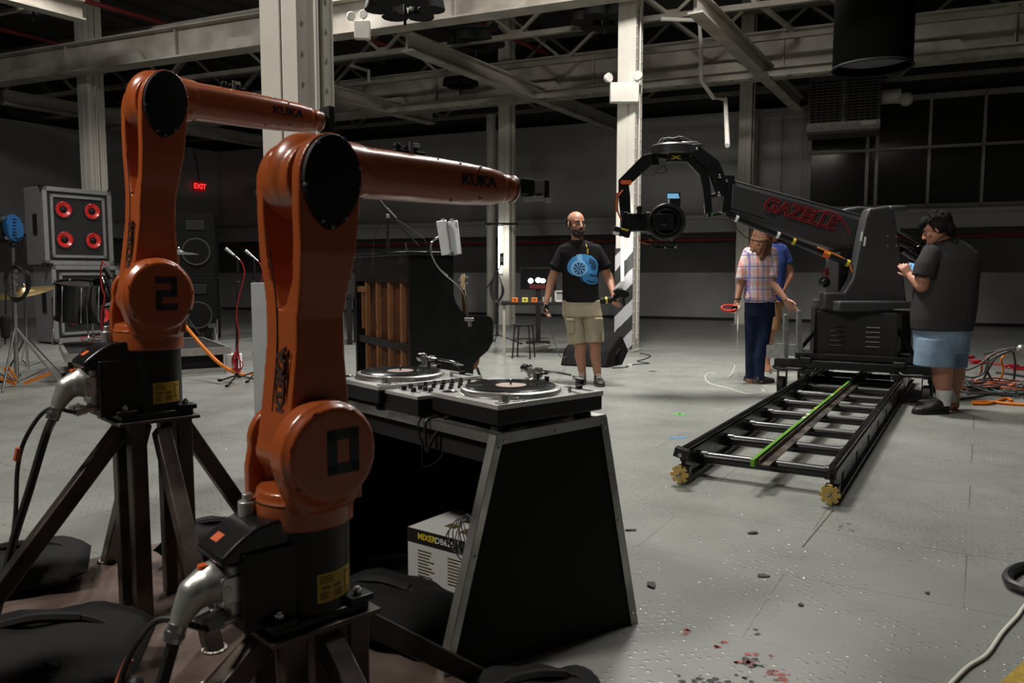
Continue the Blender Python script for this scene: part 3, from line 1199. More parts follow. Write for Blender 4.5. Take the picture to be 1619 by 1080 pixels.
def robot(label, loc, rz, digit, scale=1.0, LK=.05):
    t = thing('industrial_robot', label, 'industrial robot', loc, rz, 'orange industrial robot arms', scale)
    # x forward, y left, z up from the foot flange
    mb = MB()
    mb.box((-.01, 0, .010), (.225, .20, .020))
    for x in (-.105, .083):
        for y in (-.08, .08):
            mb.box((x, y, .026), (.06, .05, .016))
    mb.cyl((0, 0, .015), (0, 0, .21), .098, n=40)
    mb.box((-.10, 0, .10), (.15, .15, .165))
    obj('base', mb, 'black_paint', t, bevel=.004)
    for x in (-.105, .083):
        for y in (-.082, .082):
            mb = MB(); mb.cyl((x, y, .03), (x, y, .045), .010, n=6); mb.cyl((x, y, .045), (x, y, .05), .006, n=10)
            obj('bolt', mb, 'silver', t)
    # curved cable cover rising from the rear box to the collar
    mb = MB()
    pts = []
    for k in range(9):
        a = PI / 2 * k / 8
        pts.append((-.20 + .075 * math.sin(a) * 1.1, .172 + .055 * (1 - math.cos(a))))
    poly = [(-.215, .165)] + [(-.215 + .11 * k / 8, .18 + .055 * math.sin(PI / 2 * k / 8)) for k in range(9)] + [(-.06, .235), (-.06, .165)]
    mb.prism(poly, (0, 0, 0), (1, 0, 0), (0, 0, 1), (-.065, .065))
    obj('cable_cover', mb, 'gloss_black', t, bevel=.006)
    mb = MB(); mb.prism([(-.195, .195), (-.175, .208), (-.175, .2095), (-.196, .1965)], (0, .02, 0), (1, 0, 0), (0, 0, 1), (-.016, .016))
    obj('warning_sticker', mb, 'orange_tape', t, smooth=0)
    mb = MB()
    mb.cyl((-.115, .03, .225), (-.115, .03, .262), .020, n=20)
    mb.cyl((-.115, .03, .262), (-.115, .03, .278), .011, n=14)
    obj('air_fitting', mb, 'cast_silver', t, bevel=.002)
    # yellow label wrapped on the drum
    mb = MB()
    n = 10
    a0, a1 = R(-104), R(-48)
    rr = .0993
    vs = []
    for k in range(n + 1):
        a = a0 + (a1 - a0) * k / n
        vs += [(rr * math.cos(a), rr * math.sin(a), .045), (rr * math.cos(a), rr * math.sin(a), .108)]
    mb.add(vs, [(2 * k, 2 * k + 2, 2 * k + 3, 2 * k + 1) for k in range(n)])
    lab = obj('rating_label', mb, 'yellow_label', t)
    mb = MB()
    rr = .0998

    def patch_(b0, b1, z0, z1, k=4):
        vs = []
        for i in range(k + 1):
            a = b0 + (b1 - b0) * i / k
            vs += [(rr * math.cos(a), rr * math.sin(a), z0), (rr * math.cos(a), rr * math.sin(a), z1)]
        mb.add(vs, [(2 * i, 2 * i + 2, 2 * i + 3, 2 * i + 1) for i in range(k)])
    rnd = random.Random(3)
    for k in range(4):
        patch_(R(-101), R(-101 + rnd.uniform(14, 26)), .100 - k * .0045, .1018 - k * .0045)
    for k in range(9):
        if k != 4:
            patch_(R(-98 + k * 3.2), R(-98 + k * 3.2 + 2.1), .073, .080, 1)
    for c in range(3):
        for k in range(5):
            if c < 2:
                patch_(R(-101 + c * 20), R(-101 + c * 20 + rnd.uniform(10, 15)), .052 + k * .0035, .0538 + k * .0035)
    patch_(R(-62), R(-60), .062, .102, 1); patch_(R(-63), R(-53), .060, .063); patch_(R(-58), R(-52), .094, .097)
    patch_(R(-60), R(-51), .050, .0515)
    obj('label_print', mb, 'label_ink', lab, smooth=0)
    # cast connector shell, locking clips, cables
    mb = MB()
    mb.ellrings([(0, 0, 0, .040, .048), (0, 0, .03, .040, .048), (0, 0, .055, .034, .040), (0, 0, .075, .022, .026)], 24)
    A = Matrix.Translation((-.178, .0, .115)) @ Matrix.Rotation(-PI / 2, 4, 'Y')
    mb.v = [A @ v for v in mb.v]
    mb.chain([((-.205, 0, .122), .040), ((-.245, 0, .105), .034), ((-.268, 0, .070), .024), ((-.280, 0, .045), .017)])
    mb.box((-.18, 0, .105), (.022, .098, .105))
    obj('connector_shell', mb, 'cast_silver', t, remesh=.004, sm=4)
    mb = MB()
    mb.box((-.185, -.052, .11), (.05, .006, .055)); mb.cyl((-.20, -.056, .115), (-.20, .056, .115), .007, n=10)
    mb.box((-.19, 0, .158), (.04, .03, .006))
    obj('locking_clip', mb, 'silver', t, bevel=.002)
    mb = MB(); mb.ellrings([(-.222, 0, .152, .016, .012), (-.222, 0, .158, .015, .011)], 16); obj('clip_button', mb, 'orange_tape', t)
    mb = MB()
    for k, y in enumerate((-.035, -.005, .03)):
        mb.cyl((-.17, y, .045 - .006 * k), (-.225, y, .040), .010, n=12)
        mb.cyl((-.205, y, .042), (-.235, y, .036), .013, n=8)
    mb.cyl((-.279, 0, .05), (-.292, 0, .018), .019, n=14)
    mb.cyl((-.285, 0, .036), (-.289, 0, .028), .022, n=8)
    obj('cable_gland', mb, 'silver', t)
    # ---- turning column with its ears (axis two at z = .40)
    S = .37
    mb = MB()
    mb.cyl((0, 0, .205), (0, 0, .262), .108, n=48)
    mb.cyl((0, 0, .25), (0, 0, .285), .104, .098, n=48)
    # right housing
    prof = [(-.070, .25)] + [(-.092, .29)] + [(.112 * math.cos(a) , S + .112 * math.sin(a)) for a in [R(200 - 12.2 * k) for k in range(20)]] + [(.072, .29), (.055, .25)]
    mb.prism(prof, (0, 0, 0), (1, 0, 0), (0, 0, 1), (.070, .118))
    mb.box((0, -.07, .30), (.13, .07, .10))
    mb.cyl((0, -.12, S), (0, -.138, S), .108, .098, n=48)
    mb.cyl((0, -.135, S), (0, -.06, S), .095, n=40)
    # left ear
    prof2 = [(-.085, .25), (-.085, .32)] + [(.078 * math.cos(a), S + .005 + .078 * math.sin(a)) for a in [R(190 - 12 * k) for k in range(18)]] + [(.07, .30), (.07, .25)]
    mb.prism(prof2, (0, 0, 0), (1, 0, 0), (0, 0, 1), (-.112, -.085))
    mb.cyl((0, .075, S), (0, .115, S), .06, n=32)
    # front web
    mb.box((.055, 0, .30), (.07, .2, .09))
    mb.cyl((-.02, .085, .26), (-.02, .085, .325), .022, n=16)
    obj('turning_column', mb, 'orange_paint', t, remesh=.0042, sm=5)
    for a, rr in ((60, .09), (115, .09), (165, .09), (215, .092), (5, .09), (-30, .093)):
        mb = MB(); p = V((rr * math.cos(R(a)), -.1335, S + rr * math.sin(R(a))))
        mb.lathe([(.012, 0), (.012, .001), (.007, -.002)], p, (0, -1, 0), 14)
        mb.cyl(p, p + V((0, -.003, 0)), .006, n=6)
        obj('housing_screw', mb, 'relief_dark', t)
    # ring joint line
    mb = MB(); mb.ring((0, 0, .262), (0, 0, 1), .1085, .1, .0016, 48); obj('seam_ring', mb, 'relief_dark', t)
    # the painted number
    mb = MB()
    y = -.1388

    def blk(x, z, w_, h_):
        mb.box((x, y, z), (w_, .002, h_))
    if digit == '0':
        for x, z, w_, h_ in ((.02, S + .036, .074, .022), (.02, S - .036, .074, .022), (.02 - .026, S, .022, .09), (.02 + .026, S, .022, .09)):
            blk(x, z + .006, w_, h_)
    else:
        for x, z, w_, h_ in ((.015, S + .040, .066, .02), (.015, S, .066, .02), (.015, S - .040, .066, .02), (.038, S + .02, .02, .05), (-.008, S - .02, .02, .05)):
            blk(x, z + .006, w_, h_)
    obj('painted_number', mb, 'decal_black', t, smooth=0)
    # ---- upper arm, axis three at z = S + .56
    E = S + .572
    def shr():
        m_ = MB()
        m_.M = Matrix(((1, 0, LK, -LK * S), (0, 1, 0, 0), (0, 0, 1, 0), (0, 0, 0, 1)))
        return m_
    XO = LK * (E - S)
    mb = shr()

    def arm_profile(z0):
        """side outline (x, z)"""
        fr_ = [(.078, z0), (.074, S + .10), (.060, S + .20), (.056, S + .30), (.066, S + .40), (.074, S + .50)]
        top = [(.076 * math.cos(R(a)), E + .098 * math.sin(R(a))) for a in range(0, 181, 15)]
        re = [(-.068, S + .45), (-.058, S + .34), (-.056, S + .22), (-.064, S + .10), (-.074, z0)]
        return fr_ + top + re
    bot = [(.078 * math.cos(R(a)), S + .078 * math.sin(R(a))) for a in range(180, 361, 15)]
    fork = arm_profile(S)
    # solid shank (both prongs full width) from the shoulder up to the fork
    shank = [(.078, S), (.074, S + .10), (.060, S + .20), (.056, S + .30), (-.0575, S + .30), (-.056, S + .22), (-.064, S + .10), (-.074, S)]
    mb.prism(shank + [], (0, 0, 0), (1, 0, 0), (0, 0, 1), (-.068, .070))
    mb.prism(bot[::-1] if False else bot, (0, 0, 0), (1, 0, 0), (0, 0, 1), (-.068, .070))
    # prongs flare out sideways towards the elbow
    for sg in (-1, 1):
        rings = []
        for z, xr, xf, yo, yi in ((S + .18, -.056, .060, .066, .0), (S + .28, -.056, .056, .070, .0), (S + .32, -.057, .058, .076, .022),
                                  (S + .36, -.059, .062, .084, .046), (S + .42, -.064, .068, .094, .058),
                                  (S + .50, -.071, .072, .096, .062), (E, -.074, .074, .097, .062)):
            rings.append([V((xr, sg * yi, z)), V((xf, sg * yi, z)), V((xf, sg * yo, z)), V((xr, sg * yo, z))])
        mb.loft(rings)
        cap_ = [(.074 * math.cos(R(a)), E + .095 * math.sin(R(a))) for a in range(-20, 201, 11)]
        lo, hi = (.062, .097) if sg < 0 else (-.097, -.062)
        mb.prism(cap_, (0, 0, 0), (1, 0, 0), (0, 0, 1), (lo, hi))
    obj('upper_arm', mb, 'orange_paint', t, remesh=.0042, sm=5)
    # black oval covers on both prongs
    for sg in (-1, 1):
        mb = shr()
        ov = []
        for k in range(40):
            a = 2 * PI * k / 40
            x = .069 * math.cos(a)
            z = .094 * math.sin(a)
            if z < 0:
                x *= 1 - .28 * (z / -.094) ** 2
                z *= 1.12
            ov.append((x, E + z - .002))
        rings = []
        for sc_, y in ((.99, .096), (.99, .102), (.96, .107), (.85, .109)):
            rings.append([V((p[0] * sc_, sg * y, E + (p[1] - E) * sc_)) for p in ov])
        mb.loft(rings)
        c_ = obj('elbow_cover', mb, 'black_cover', t)
        for k in (2, 8, 14, 21, 27, 30, 34, 39):
            mb = shr(); q = ov[k]
            mb.cyl((q[0] * .94, sg * .103, E + (q[1] - E) * .94), (q[0] * .94, sg * .1095, E + (q[1] - E) * .94), .004, n=8)
            obj('cover_screw', mb, 'silver', c_)
    # arm screws on the side face
    for x, z in ((-.045, E - .135), (.045, E - .135), (-.040, E - .235), (.043, E - .235)):
        mb = shr(); mb.lathe([(.015, 0), (.015, .002), (.011, .003), (.009, -.002)], (x, -.080 + (.0 if z > E - .2 else .012), z), (0, -1, 0), 16)
        mb.cyl((x, -.08 + (.0 if z > E - .2 else .012), z), (x, -.086 + (.0 if z > E - .2 else .012), z), .007, n=6)
        obj('arm_screw', mb, 'relief_dark', t)
    # embossed maker name up the rear face
    mb = shr()
    # text reading bottom to top on the face x = -.06 (normal -x)
    Mt = Matrix.Translation((-.0640, -.022, S + .150)) @ Matrix(((0, 0, -1, 0), (0, 1, 0, 0), (1, 0, 0, 0), (0, 0, 0, 1)))
    mb.text('KUKA', Mt, .046, .0025, bold=.0018, sx=1.12)
    obj('arm_lettering', mb, 'relief_dark', t, smooth=0)
    mb = shr()
    mb.box((-.0625, .002, S + .150), (.004, .0015, .135)); mb.box((-.0625, -.046, S + .150), (.004, .0015, .135))
    mb.tube([(-.066, .012, S + .08), (-.058, .012, S + .22), (-.060, .018, S + .32), (-.069, .035, S + .43)], .0018, 6)
    obj('arm_groove', mb, 'relief_dark', t)
    # ---- forearm
    Z = E + .032
    def fa():
        m_ = MB()
        m_.M = Matrix.Translation((XO, 0, 0)) @ FS
        return m_
    # the forearm's tube is stretched forward of the elbow
    FS = Matrix.Identity(4)
    mb = fa()
    mb.cyl((0, -.062, E), (0, .062, E), .082, n=48)
    mb.sph((0, 0, E + .012), (.088, .070, .094), 32, 20)
    mb.cyl((0, 0, Z + .005), (.12, 0, Z), .068, .064, n=40)
    rings = []
    for x, ry, rz_, dz in ((.10, .062, .060, .0), (.125, .061, .058, .0), (.20, .058, .057, .0), (.32, .055, .056, -.001), (.43, .050, .053, -.002),
                           (.51, .045, .048, -.002), (.552, .040, .042, -.002), (.572, .030, .034, -.002)):
        ring = []
        for k in range(32):
            a = 2 * PI * k / 32
            ca, sa = math.cos(a), math.sin(a)
            ring.append(V((x, ry * math.copysign(abs(ca) ** .80, ca), Z + dz + rz_ * math.copysign(abs(sa) ** .80, sa))))
        rings.append(ring)
    mb.loft(rings)
    fo = obj('forearm', mb, 'orange_paint', t, remesh=.0042, sm=4)
    mb = fa(); mb.torus((.125, 0, Z), (1, 0, 0), .0605, .0015, 40, 6); obj('seam_ring', mb, 'relief_dark', t)
    mb = fa(); mb.text('KUKA', Matrix.Translation((.450, -.0485, Z + .002)) @ Matrix.Rotation(PI / 2, 4, 'X'), .036, .003, bold=.0012, sx=1.25)
    mb.v = [V((v.x, v.y, v.z)) for v in mb.v]
    # turn slightly so that it follows the taper of the forearm
    Tm = Matrix.Translation((.450, -.0485, 0)) @ Matrix.Rotation(.055, 4, 'Z') @ Matrix.Translation((-.450, .0485, 0))
    mb.v = [Tm @ v for v in mb.v]
    obj('forearm_lettering', mb, 'decal_black', t, smooth=0)
    for x, z in ((.33, .048), (.40, .045), (.46, .040), (.33, -.048), (.40, -.045), (.46, -.042), (.37, -.052), (.15, .05)):
        mb = fa(); rr = .030
        mb.sph((x, -rr - (.01 if abs(z) < .043 else .003), Z + z * .96), .0042, 8, 6)
        obj('forearm_screw', mb, 'silver', t)
    mb = fa()
    for k, x in enumerate((.235, .262, .285)):
        mb.cyl((x, .0, Z + .05), (x, .0, Z + .078 - .006 * k), .008, n=12)
        mb.cyl((x, 0, Z + .066), (x, 0, Z + .074), .011, n=8)
    mb.box((.26, 0, Z + .056), (.085, .04, .010))
    obj('valve_fitting', mb, 'black_plastic', t, bevel=.001)
    mb = fa(); mb.cyl((.262, -.018, Z + .055), (.262, -.018, Z + .082), .006, n=10); mb.cyl((.262, -.018, Z + .074), (.285, -.018, Z + .076), .005, n=8)
    obj('valve_fitting', mb, 'silver', t)
    FS = Matrix.Translation((.044, 0, 0))
    mb = fa()
    mb.lathe([(.030, .515), (.036, .525), (.036, .545), (.034, .548), (.034, .565), (.030, .570), (.0, .570)], (0, 0, Z - .002), (1, 0, 0), 40)
    wr = obj('wrist', mb, 'orange_paint', t)
    mb = fa(); mb.ring((.560, 0, Z - .002), (1, 0, 0), .0365, .02, .004, 40); obj('wrist_ring', mb, 'silver', t)
    # tool
    mb = fa()
    if digit == '0':
        mb.box((.60, 0, Z + .006), (.055, .05, .040))
        mb.box((.640, 0, Z - .014), (.05, .03, .006))
        mb.box((.672, 0, Z + .004), (.020, .055, .050))
        mb.cyl((.57, 0, Z), (.60, 0, Z), .018, n=16)
        mb.bar((.59, -.02, Z - .026), (.66, -.015, Z - .010), .006, .008)
    else:
        mb.box((.592, 0, Z + .002), (.026, .07, .095))
        mb.cyl((.57, 0, Z), (.59, 0, Z), .018, n=16)
        mb.box((.592, 0, Z - .06), (.022, .03, .05))
    obj('gripper', mb, 'black_matte', t, bevel=.002)
    if digit == '0':
        mb = fa(); mb.bar((.58, -.028, Z - .030), (.665, -.024, Z - .020), .004, .014); mb.box((.672, -.03, Z - .026), (.022, .004, .012))
        obj('clear_tape', mb, 'acrylic', t, bevel=.001)
    return t


R1 = V((-.462, 1.70, .425))
R2_ = V((-1.238, 2.66, .690))
rob1 = robot('front orange robot arm with a black zero painted on its shoulder', R1, BETA, '0')
rob2 = robot('rear left orange robot arm with a black two painted on its shoulder', R2_, BETA, '2', (1.03, 1.03, 1.105), .085)


def stand(label, loc, rz, H, reach, feet=('px', 'mx', 'my', 'py')):
    t = thing('robot_stand', label, 'robot stand', (loc[0], loc[1], 0.02), rz, 'welded steel robot stands')
    H = H - .02
    mb = MB(); mb.box((-.008, 0, H - .006), (.26, .235, .012)); obj('top_plate', mb, 'raw_steel', t, bevel=.002)
    for x in (-.075, .075):
        for y in (-.075, .075):
            mb = MB()
            mb.box((x, y, (H - .012) / 2), (.052, .052, H - .012))
            obj('post', mb, 'raw_steel', t, bevel=.005)
    D = {'px': (1, 0), 'mx': (-1, 0), 'py': (0, 1), 'my': (0, -1)}
    for k in feet:
        dx, dy = D[k]
        rr = reach[k] if isinstance(reach, dict) else reach
        mb = MB()
        a = V((dx * .10, dy * .09, H - .04))
        b = V((dx * rr, dy * rr, -.012))
        up = V((dx, dy, .4))
        mb.bar(a, b, .052, .052, up)
        obj('brace', mb, 'raw_steel', t, bevel=.005)
        mb = MB()
        rnd = random.Random(int(rr * 1000) + ord(k[1]))
        for q in range(20):
            a2 = 2 * PI * q / 20
            mb.sph(b + V((.033 * math.cos(a2), .033 * math.sin(a2), .016)), (.005 + rnd.random() * .004, .005 + rnd.random() * .004, .004), 6, 5)
        obj('weld_bead', mb, 'weld', t)
    return t


stand('low steel stand with slanted braces under the front robot', R1, BETA, R1.z, {'px': .60, 'mx': .55, 'my': .55, 'py': .55})
stand('taller steel stand with slanted braces under the rear left robot', R2_, BETA, R2_.z, {'px': .48, 'mx': .62, 'my': .47, 'py': .56})

# rusty steel plate both stands are welded to
mb = MB()
Mp = Matrix.Translation((R1.x, R1.y, 0)) @ Matrix.Rotation(BETA, 4, 'Z')
mb.M = Mp
mb.box((-.16, .42, .01), (1.62, 2.9, .02))
single('steel_plate', mb, 'rusty_plate', 'big rusty steel plate on the floor under both robot stands', 'steel plate', bevel=.003)


# sandbags
def sandbag(px, py, h, size, rz, label, seed, dz=0.0):
    p = g(px, py, h)
    rnd = random.Random(seed)
    mb = MB()
    n, m_ = 28, 16
    rings = []
    for j in range(m_ + 1):
        v = -1 + 2 * j / m_
        prof = (1 - abs(v) ** 3.5) ** .5 if abs(v) < 1 else 0.0
        prof = max(prof, .10)
        ring = []
        for i in range(n):
            a = 2 * PI * i / n
            ca, sa = math.cos(a), math.sin(a)
            y = size[1] / 2 * math.copysign(abs(ca) ** .75, ca) * (1 - .08 * abs(v) ** 2)
            z = size[2] / 2 * math.copysign(abs(sa) ** .8, sa) * prof
            wv = 1 + .07 * math.sin(5 * a + seed + v * 3) + .05 * math.sin(9 * v + a * 2 + seed)
            zz = z * wv
            if zz < 0:
                zz *= .8
            ring.append(V((v * size[0] / 2, y * wv, zz + size[2] * .42 * 1.0)))
        rings.append(ring)
    mb.loft(rings)
    mn = min(v.z for v in mb.v)
    mb.v = [V((v.x, v.y, v.z - mn)) for v in mb.v]
    o = thing('sandbag', label, 'sandbag', (p.x, p.y, p.z + dz), rz, 'black sandbags around the robot stands')
    obj('bag', mb, 'sandbag', o, smooth=60)
    mb = MB()
    mb.tube([(-size[0] * .46, -.02, size[2] * .5), (-size[0] * .2, 0, size[2] * .93), (size[0] * .2, .01, size[2] * .95), (size[0] * .46, 0, size[2] * .5)], .010, 6)
    mb.tube([(-size[0] * .2, 0, size[2] * .93), (0, 0, size[2] * 1.02), (size[0] * .2, .01, size[2] * .95)], .014, 6)
    obj('strap', mb, 'black_matte', o)
    return o


sandbag(22, 925, .02, (.50, .34, .15), .45, 'black sandbag at the left edge, behind the slanted brace', 1)
sandbag(60, 1090, .02, (.56, .40, .20), .25, 'largest black sandbag in the bottom left corner', 2)
sandbag(350, 880, .02, (.42, .30, .15), -.1, 'black sandbag seen between the two robot stands', 3)
sandbag(610, 990, .02, (.46, .34, .15), -.55, 'black sandbag under the open table, beside the mixer box', 5)
sandbag(852, 1150, .0, (.36, .28, .14), .1, 'black sandbag cut off by the bottom edge, in front of the black panel', 6)



def cable(pts, r_, m_, label, name='cable', cat='cable', group=None, sub=8):
    mb = MB(); mb.tube(pts, r_, 8, sub=sub)
    return single(name, mb, m_, label, cat, group)


def rl(root_loc, sc_, p):
    return V(root_loc) + Matrix.Rotation(BETA, 3, 'Z') @ (V((p[0] * sc_, p[1] * sc_, p[2] * (1.12 if sc_ > 1 else 1))))


for nm, (rt, sc_) in {'front robot': (R1, 1.0), 'rear left robot': (R2_, 1.03)}.items():
    q = [rl(rt, sc_, (-.288, 0, .022)), rl(rt, sc_, (-.315, .0, -.06)), rl(rt, sc_, (-.37, -.02, -.20))]
    if nm[0] == 'f':
        q += [s(215, 1078, 1.5), s(180, 1150, 1.5)]
        q2 = [rl(rt, sc_, (-.235, -.035, .036)), s(255, 980, 1.55), s(215, 1020, 1.52), s(190, 1080, 1.5), s(180, 1150, 1.5)]
    else:
        q = [q[0], s(72, 690, 2.5), s(45, 780, 2.48), s(20, 860, 2.46), s(0, 950, 2.45), s(-20, 1020, 2.45)]
        q2 = [rl(rt, sc_, (-.235, -.035, .036)), s(75, 648, 2.52), s(42, 690, 2.5), s(28, 740, 2.5), s(24, 820, 2.48), s(10, 900, 2.46), s(-25, 1000, 2.45)]
    cable(q, .0135, 'cable_black', 'thick black cable hanging from the plug of the %s' % nm)
    cable(q2, .007, 'cable_black', 'thin black cable looping from the sockets of the %s' % nm)
p = s(196, 1060, 1.5)
mb = MB(); mb.tube([s(204, 1042, 1.515), s(190, 1075, 1.505), s(182, 1100, 1.5)], .009, 8); single('cable_sleeve', mb, 'cable_rust', 'orange sleeve on the thin cable at the bottom edge', 'cable sleeve')
mb = MB(); mb.tube([s(31, 708, 2.5), s(27, 728, 2.5)], .012, 8); single('cable_sleeve', mb, 'cable_rust', 'rust brown sleeve on the thin cable at the left edge', 'cable sleeve')
# ================================================================== the turntable desk
TA = R(42)
TN = V((-.045, 2.30, 0))
TM = Matrix.Translation(TN) @ Matrix.Rotation(TA, 4, 'Z')


def tl(x, y, z=0):
    return TM @ V((x, y, z))


desk = thing('turntable_desk', 'black splayed desk with aluminium edging carrying two turntables', 'desk', TN, TA)
TW, TLN, TH = .485, 1.0, .69
top = [V((0, 0, TH)), V((TW, 0, TH)), V((TW, TLN, TH)), V((0, TLN, TH))]
bot = [V((-.215, -.008, 0)), V((.512, -.125, 0)), V((.56, TLN + .07, 0)), V((-.05, TLN + .02, 0))]
mb = MB(); mb.box((TW / 2, TLN / 2, TH - .012), (TW, TLN, .022)); obj('desk_top', mb, 'black_matte', desk, bevel=.002)


def panel(a, b_, c, d, th, m_, name):
    n_ = (b_ - a).cross(c - a).normalized() * th
    mb = MB()
    mb.add([a, b_, c, d, a + n_, b_ + n_, c + n_, d + n_], [(0, 1, 2, 3), (7, 6, 5, 4), (0, 4, 5, 1), (1, 5, 6, 2), (2, 6, 7, 3), (3, 7, 4, 0)])
    return obj(name, mb, m_, desk, smooth=0)


panel(top[0], top[1], bot[1], bot[0], .014, 'black_cover', 'side_panel')
panel(top[2], top[3], bot[3], bot[2], .014, 'black_cover', 'side_panel')
panel(top[1], top[2], bot[2], bot[1], .014, 'black_cover', 'rear_panel')
mb = MB(); mb.add([(-.19, .02, .012), (.49, -.07, .012), (.54, TLN + .03, .012), (-.03, TLN + .0, .012), (-.19, .02, .028), (.49, -.07, .028), (.54, TLN + .03, .028), (-.03, TLN + .0, .028)], [(3, 2, 1, 0), (4, 5, 6, 7), (0, 1, 5, 4), (1, 2, 6, 5), (2, 3, 7, 6), (3, 0, 4, 7)])
obj('bottom_shelf', mb, 'black_matte', desk, smooth=0)
mb = MB()
mb.box((.02, TLN / 2, TH - .055), (.012, TLN - .02, .085))
obj('apron', mb, 'black_matte', desk, smooth=0)
# aluminium angle on every edge (two leaves each)
W = .034


def angle(a, b_, d1, d2, name='edge_trim'):
    mb = MB()
    a, b_ = V(a), V(b_)
    d1, d2 = V(d1).normalized(), V(d2).normalized()
    off = .004
    o_ = -(d1 + d2) * .004
    for d_ in (d1, d2):
        oth = d2 if d_ is d1 else d1
        vs = []
        for p in (a, b_):
            p = p + o_
            vs += [p, p + d_ * W, p + d_ * W + oth * .003, p + oth * .003]
        mb.add(vs, [(0, 1, 2, 3), (7, 6, 5, 4), (0, 4, 5, 1), (1, 5, 6, 2), (2, 6, 7, 3), (3, 7, 4, 0)])
    return obj(name, mb, 'aluminium', desk, smooth=0)


Zm = V((0, 0, -1))
dn = [(bot[i] - top[i]).normalized() for i in range(4)]
angle(top[0] + V((0, 0, .002)), top[1] + V((0, 0, .002)), (0, 1, 0), (bot[0] - top[0]) + (bot[1] - top[1]))
angle(top[1] + V((0, 0, .002)), top[2] + V((0, 0, .002)), (-1, 0, 0), Zm)
angle(top[2] + V((0, 0, .002)), top[3] + V((0, 0, .002)), (0, -1, 0), Zm)
angle(top[3] + V((0, 0, .002)), top[0] + V((0, 0, .002)), (1, 0, 0), Zm)
angle(top[0], bot[0], (1, .0, 0), (0, 1, 0), 'corner_trim')
angle(top[1], bot[1], (-1, 0, 0), (0, 1, 0), 'corner_trim')
angle(top[2], bot[2], (-1, 0, 0), (0, -1, 0), 'corner_trim')
angle(top[3], bot[3], (1, 0, 0), (0, -1, 0), 'corner_trim')
fr0 = (bot[0] - top[0])
for (a, b_, k, off) in ((top[0], top[1], 3, V((0, -.006, -.017))), (top[0], bot[0], 3, V((.017, -.006, 0))), (top[1], bot[1], 3, V((-.017, -.006, 0)))):
    for i in range(k):
        p = a + (b_ - a) * ((i + .12) / (k - .76)) + off
        mb = MB(); mb.lathe([(.0045, 0), (.004, .002), (.001, .0025)], p, (0, -1, 0), 10)
        obj('rivet', mb, 'silver', desk)
for x, y in ((-.2, .02), (.50, -.09), (.55, TLN + .05), (-.04, TLN)):
    mb = MB(); mb.cyl((x, y, 0), (x, y, .01), .02, n=12); obj('foot_pad', mb, 'rubber', desk)


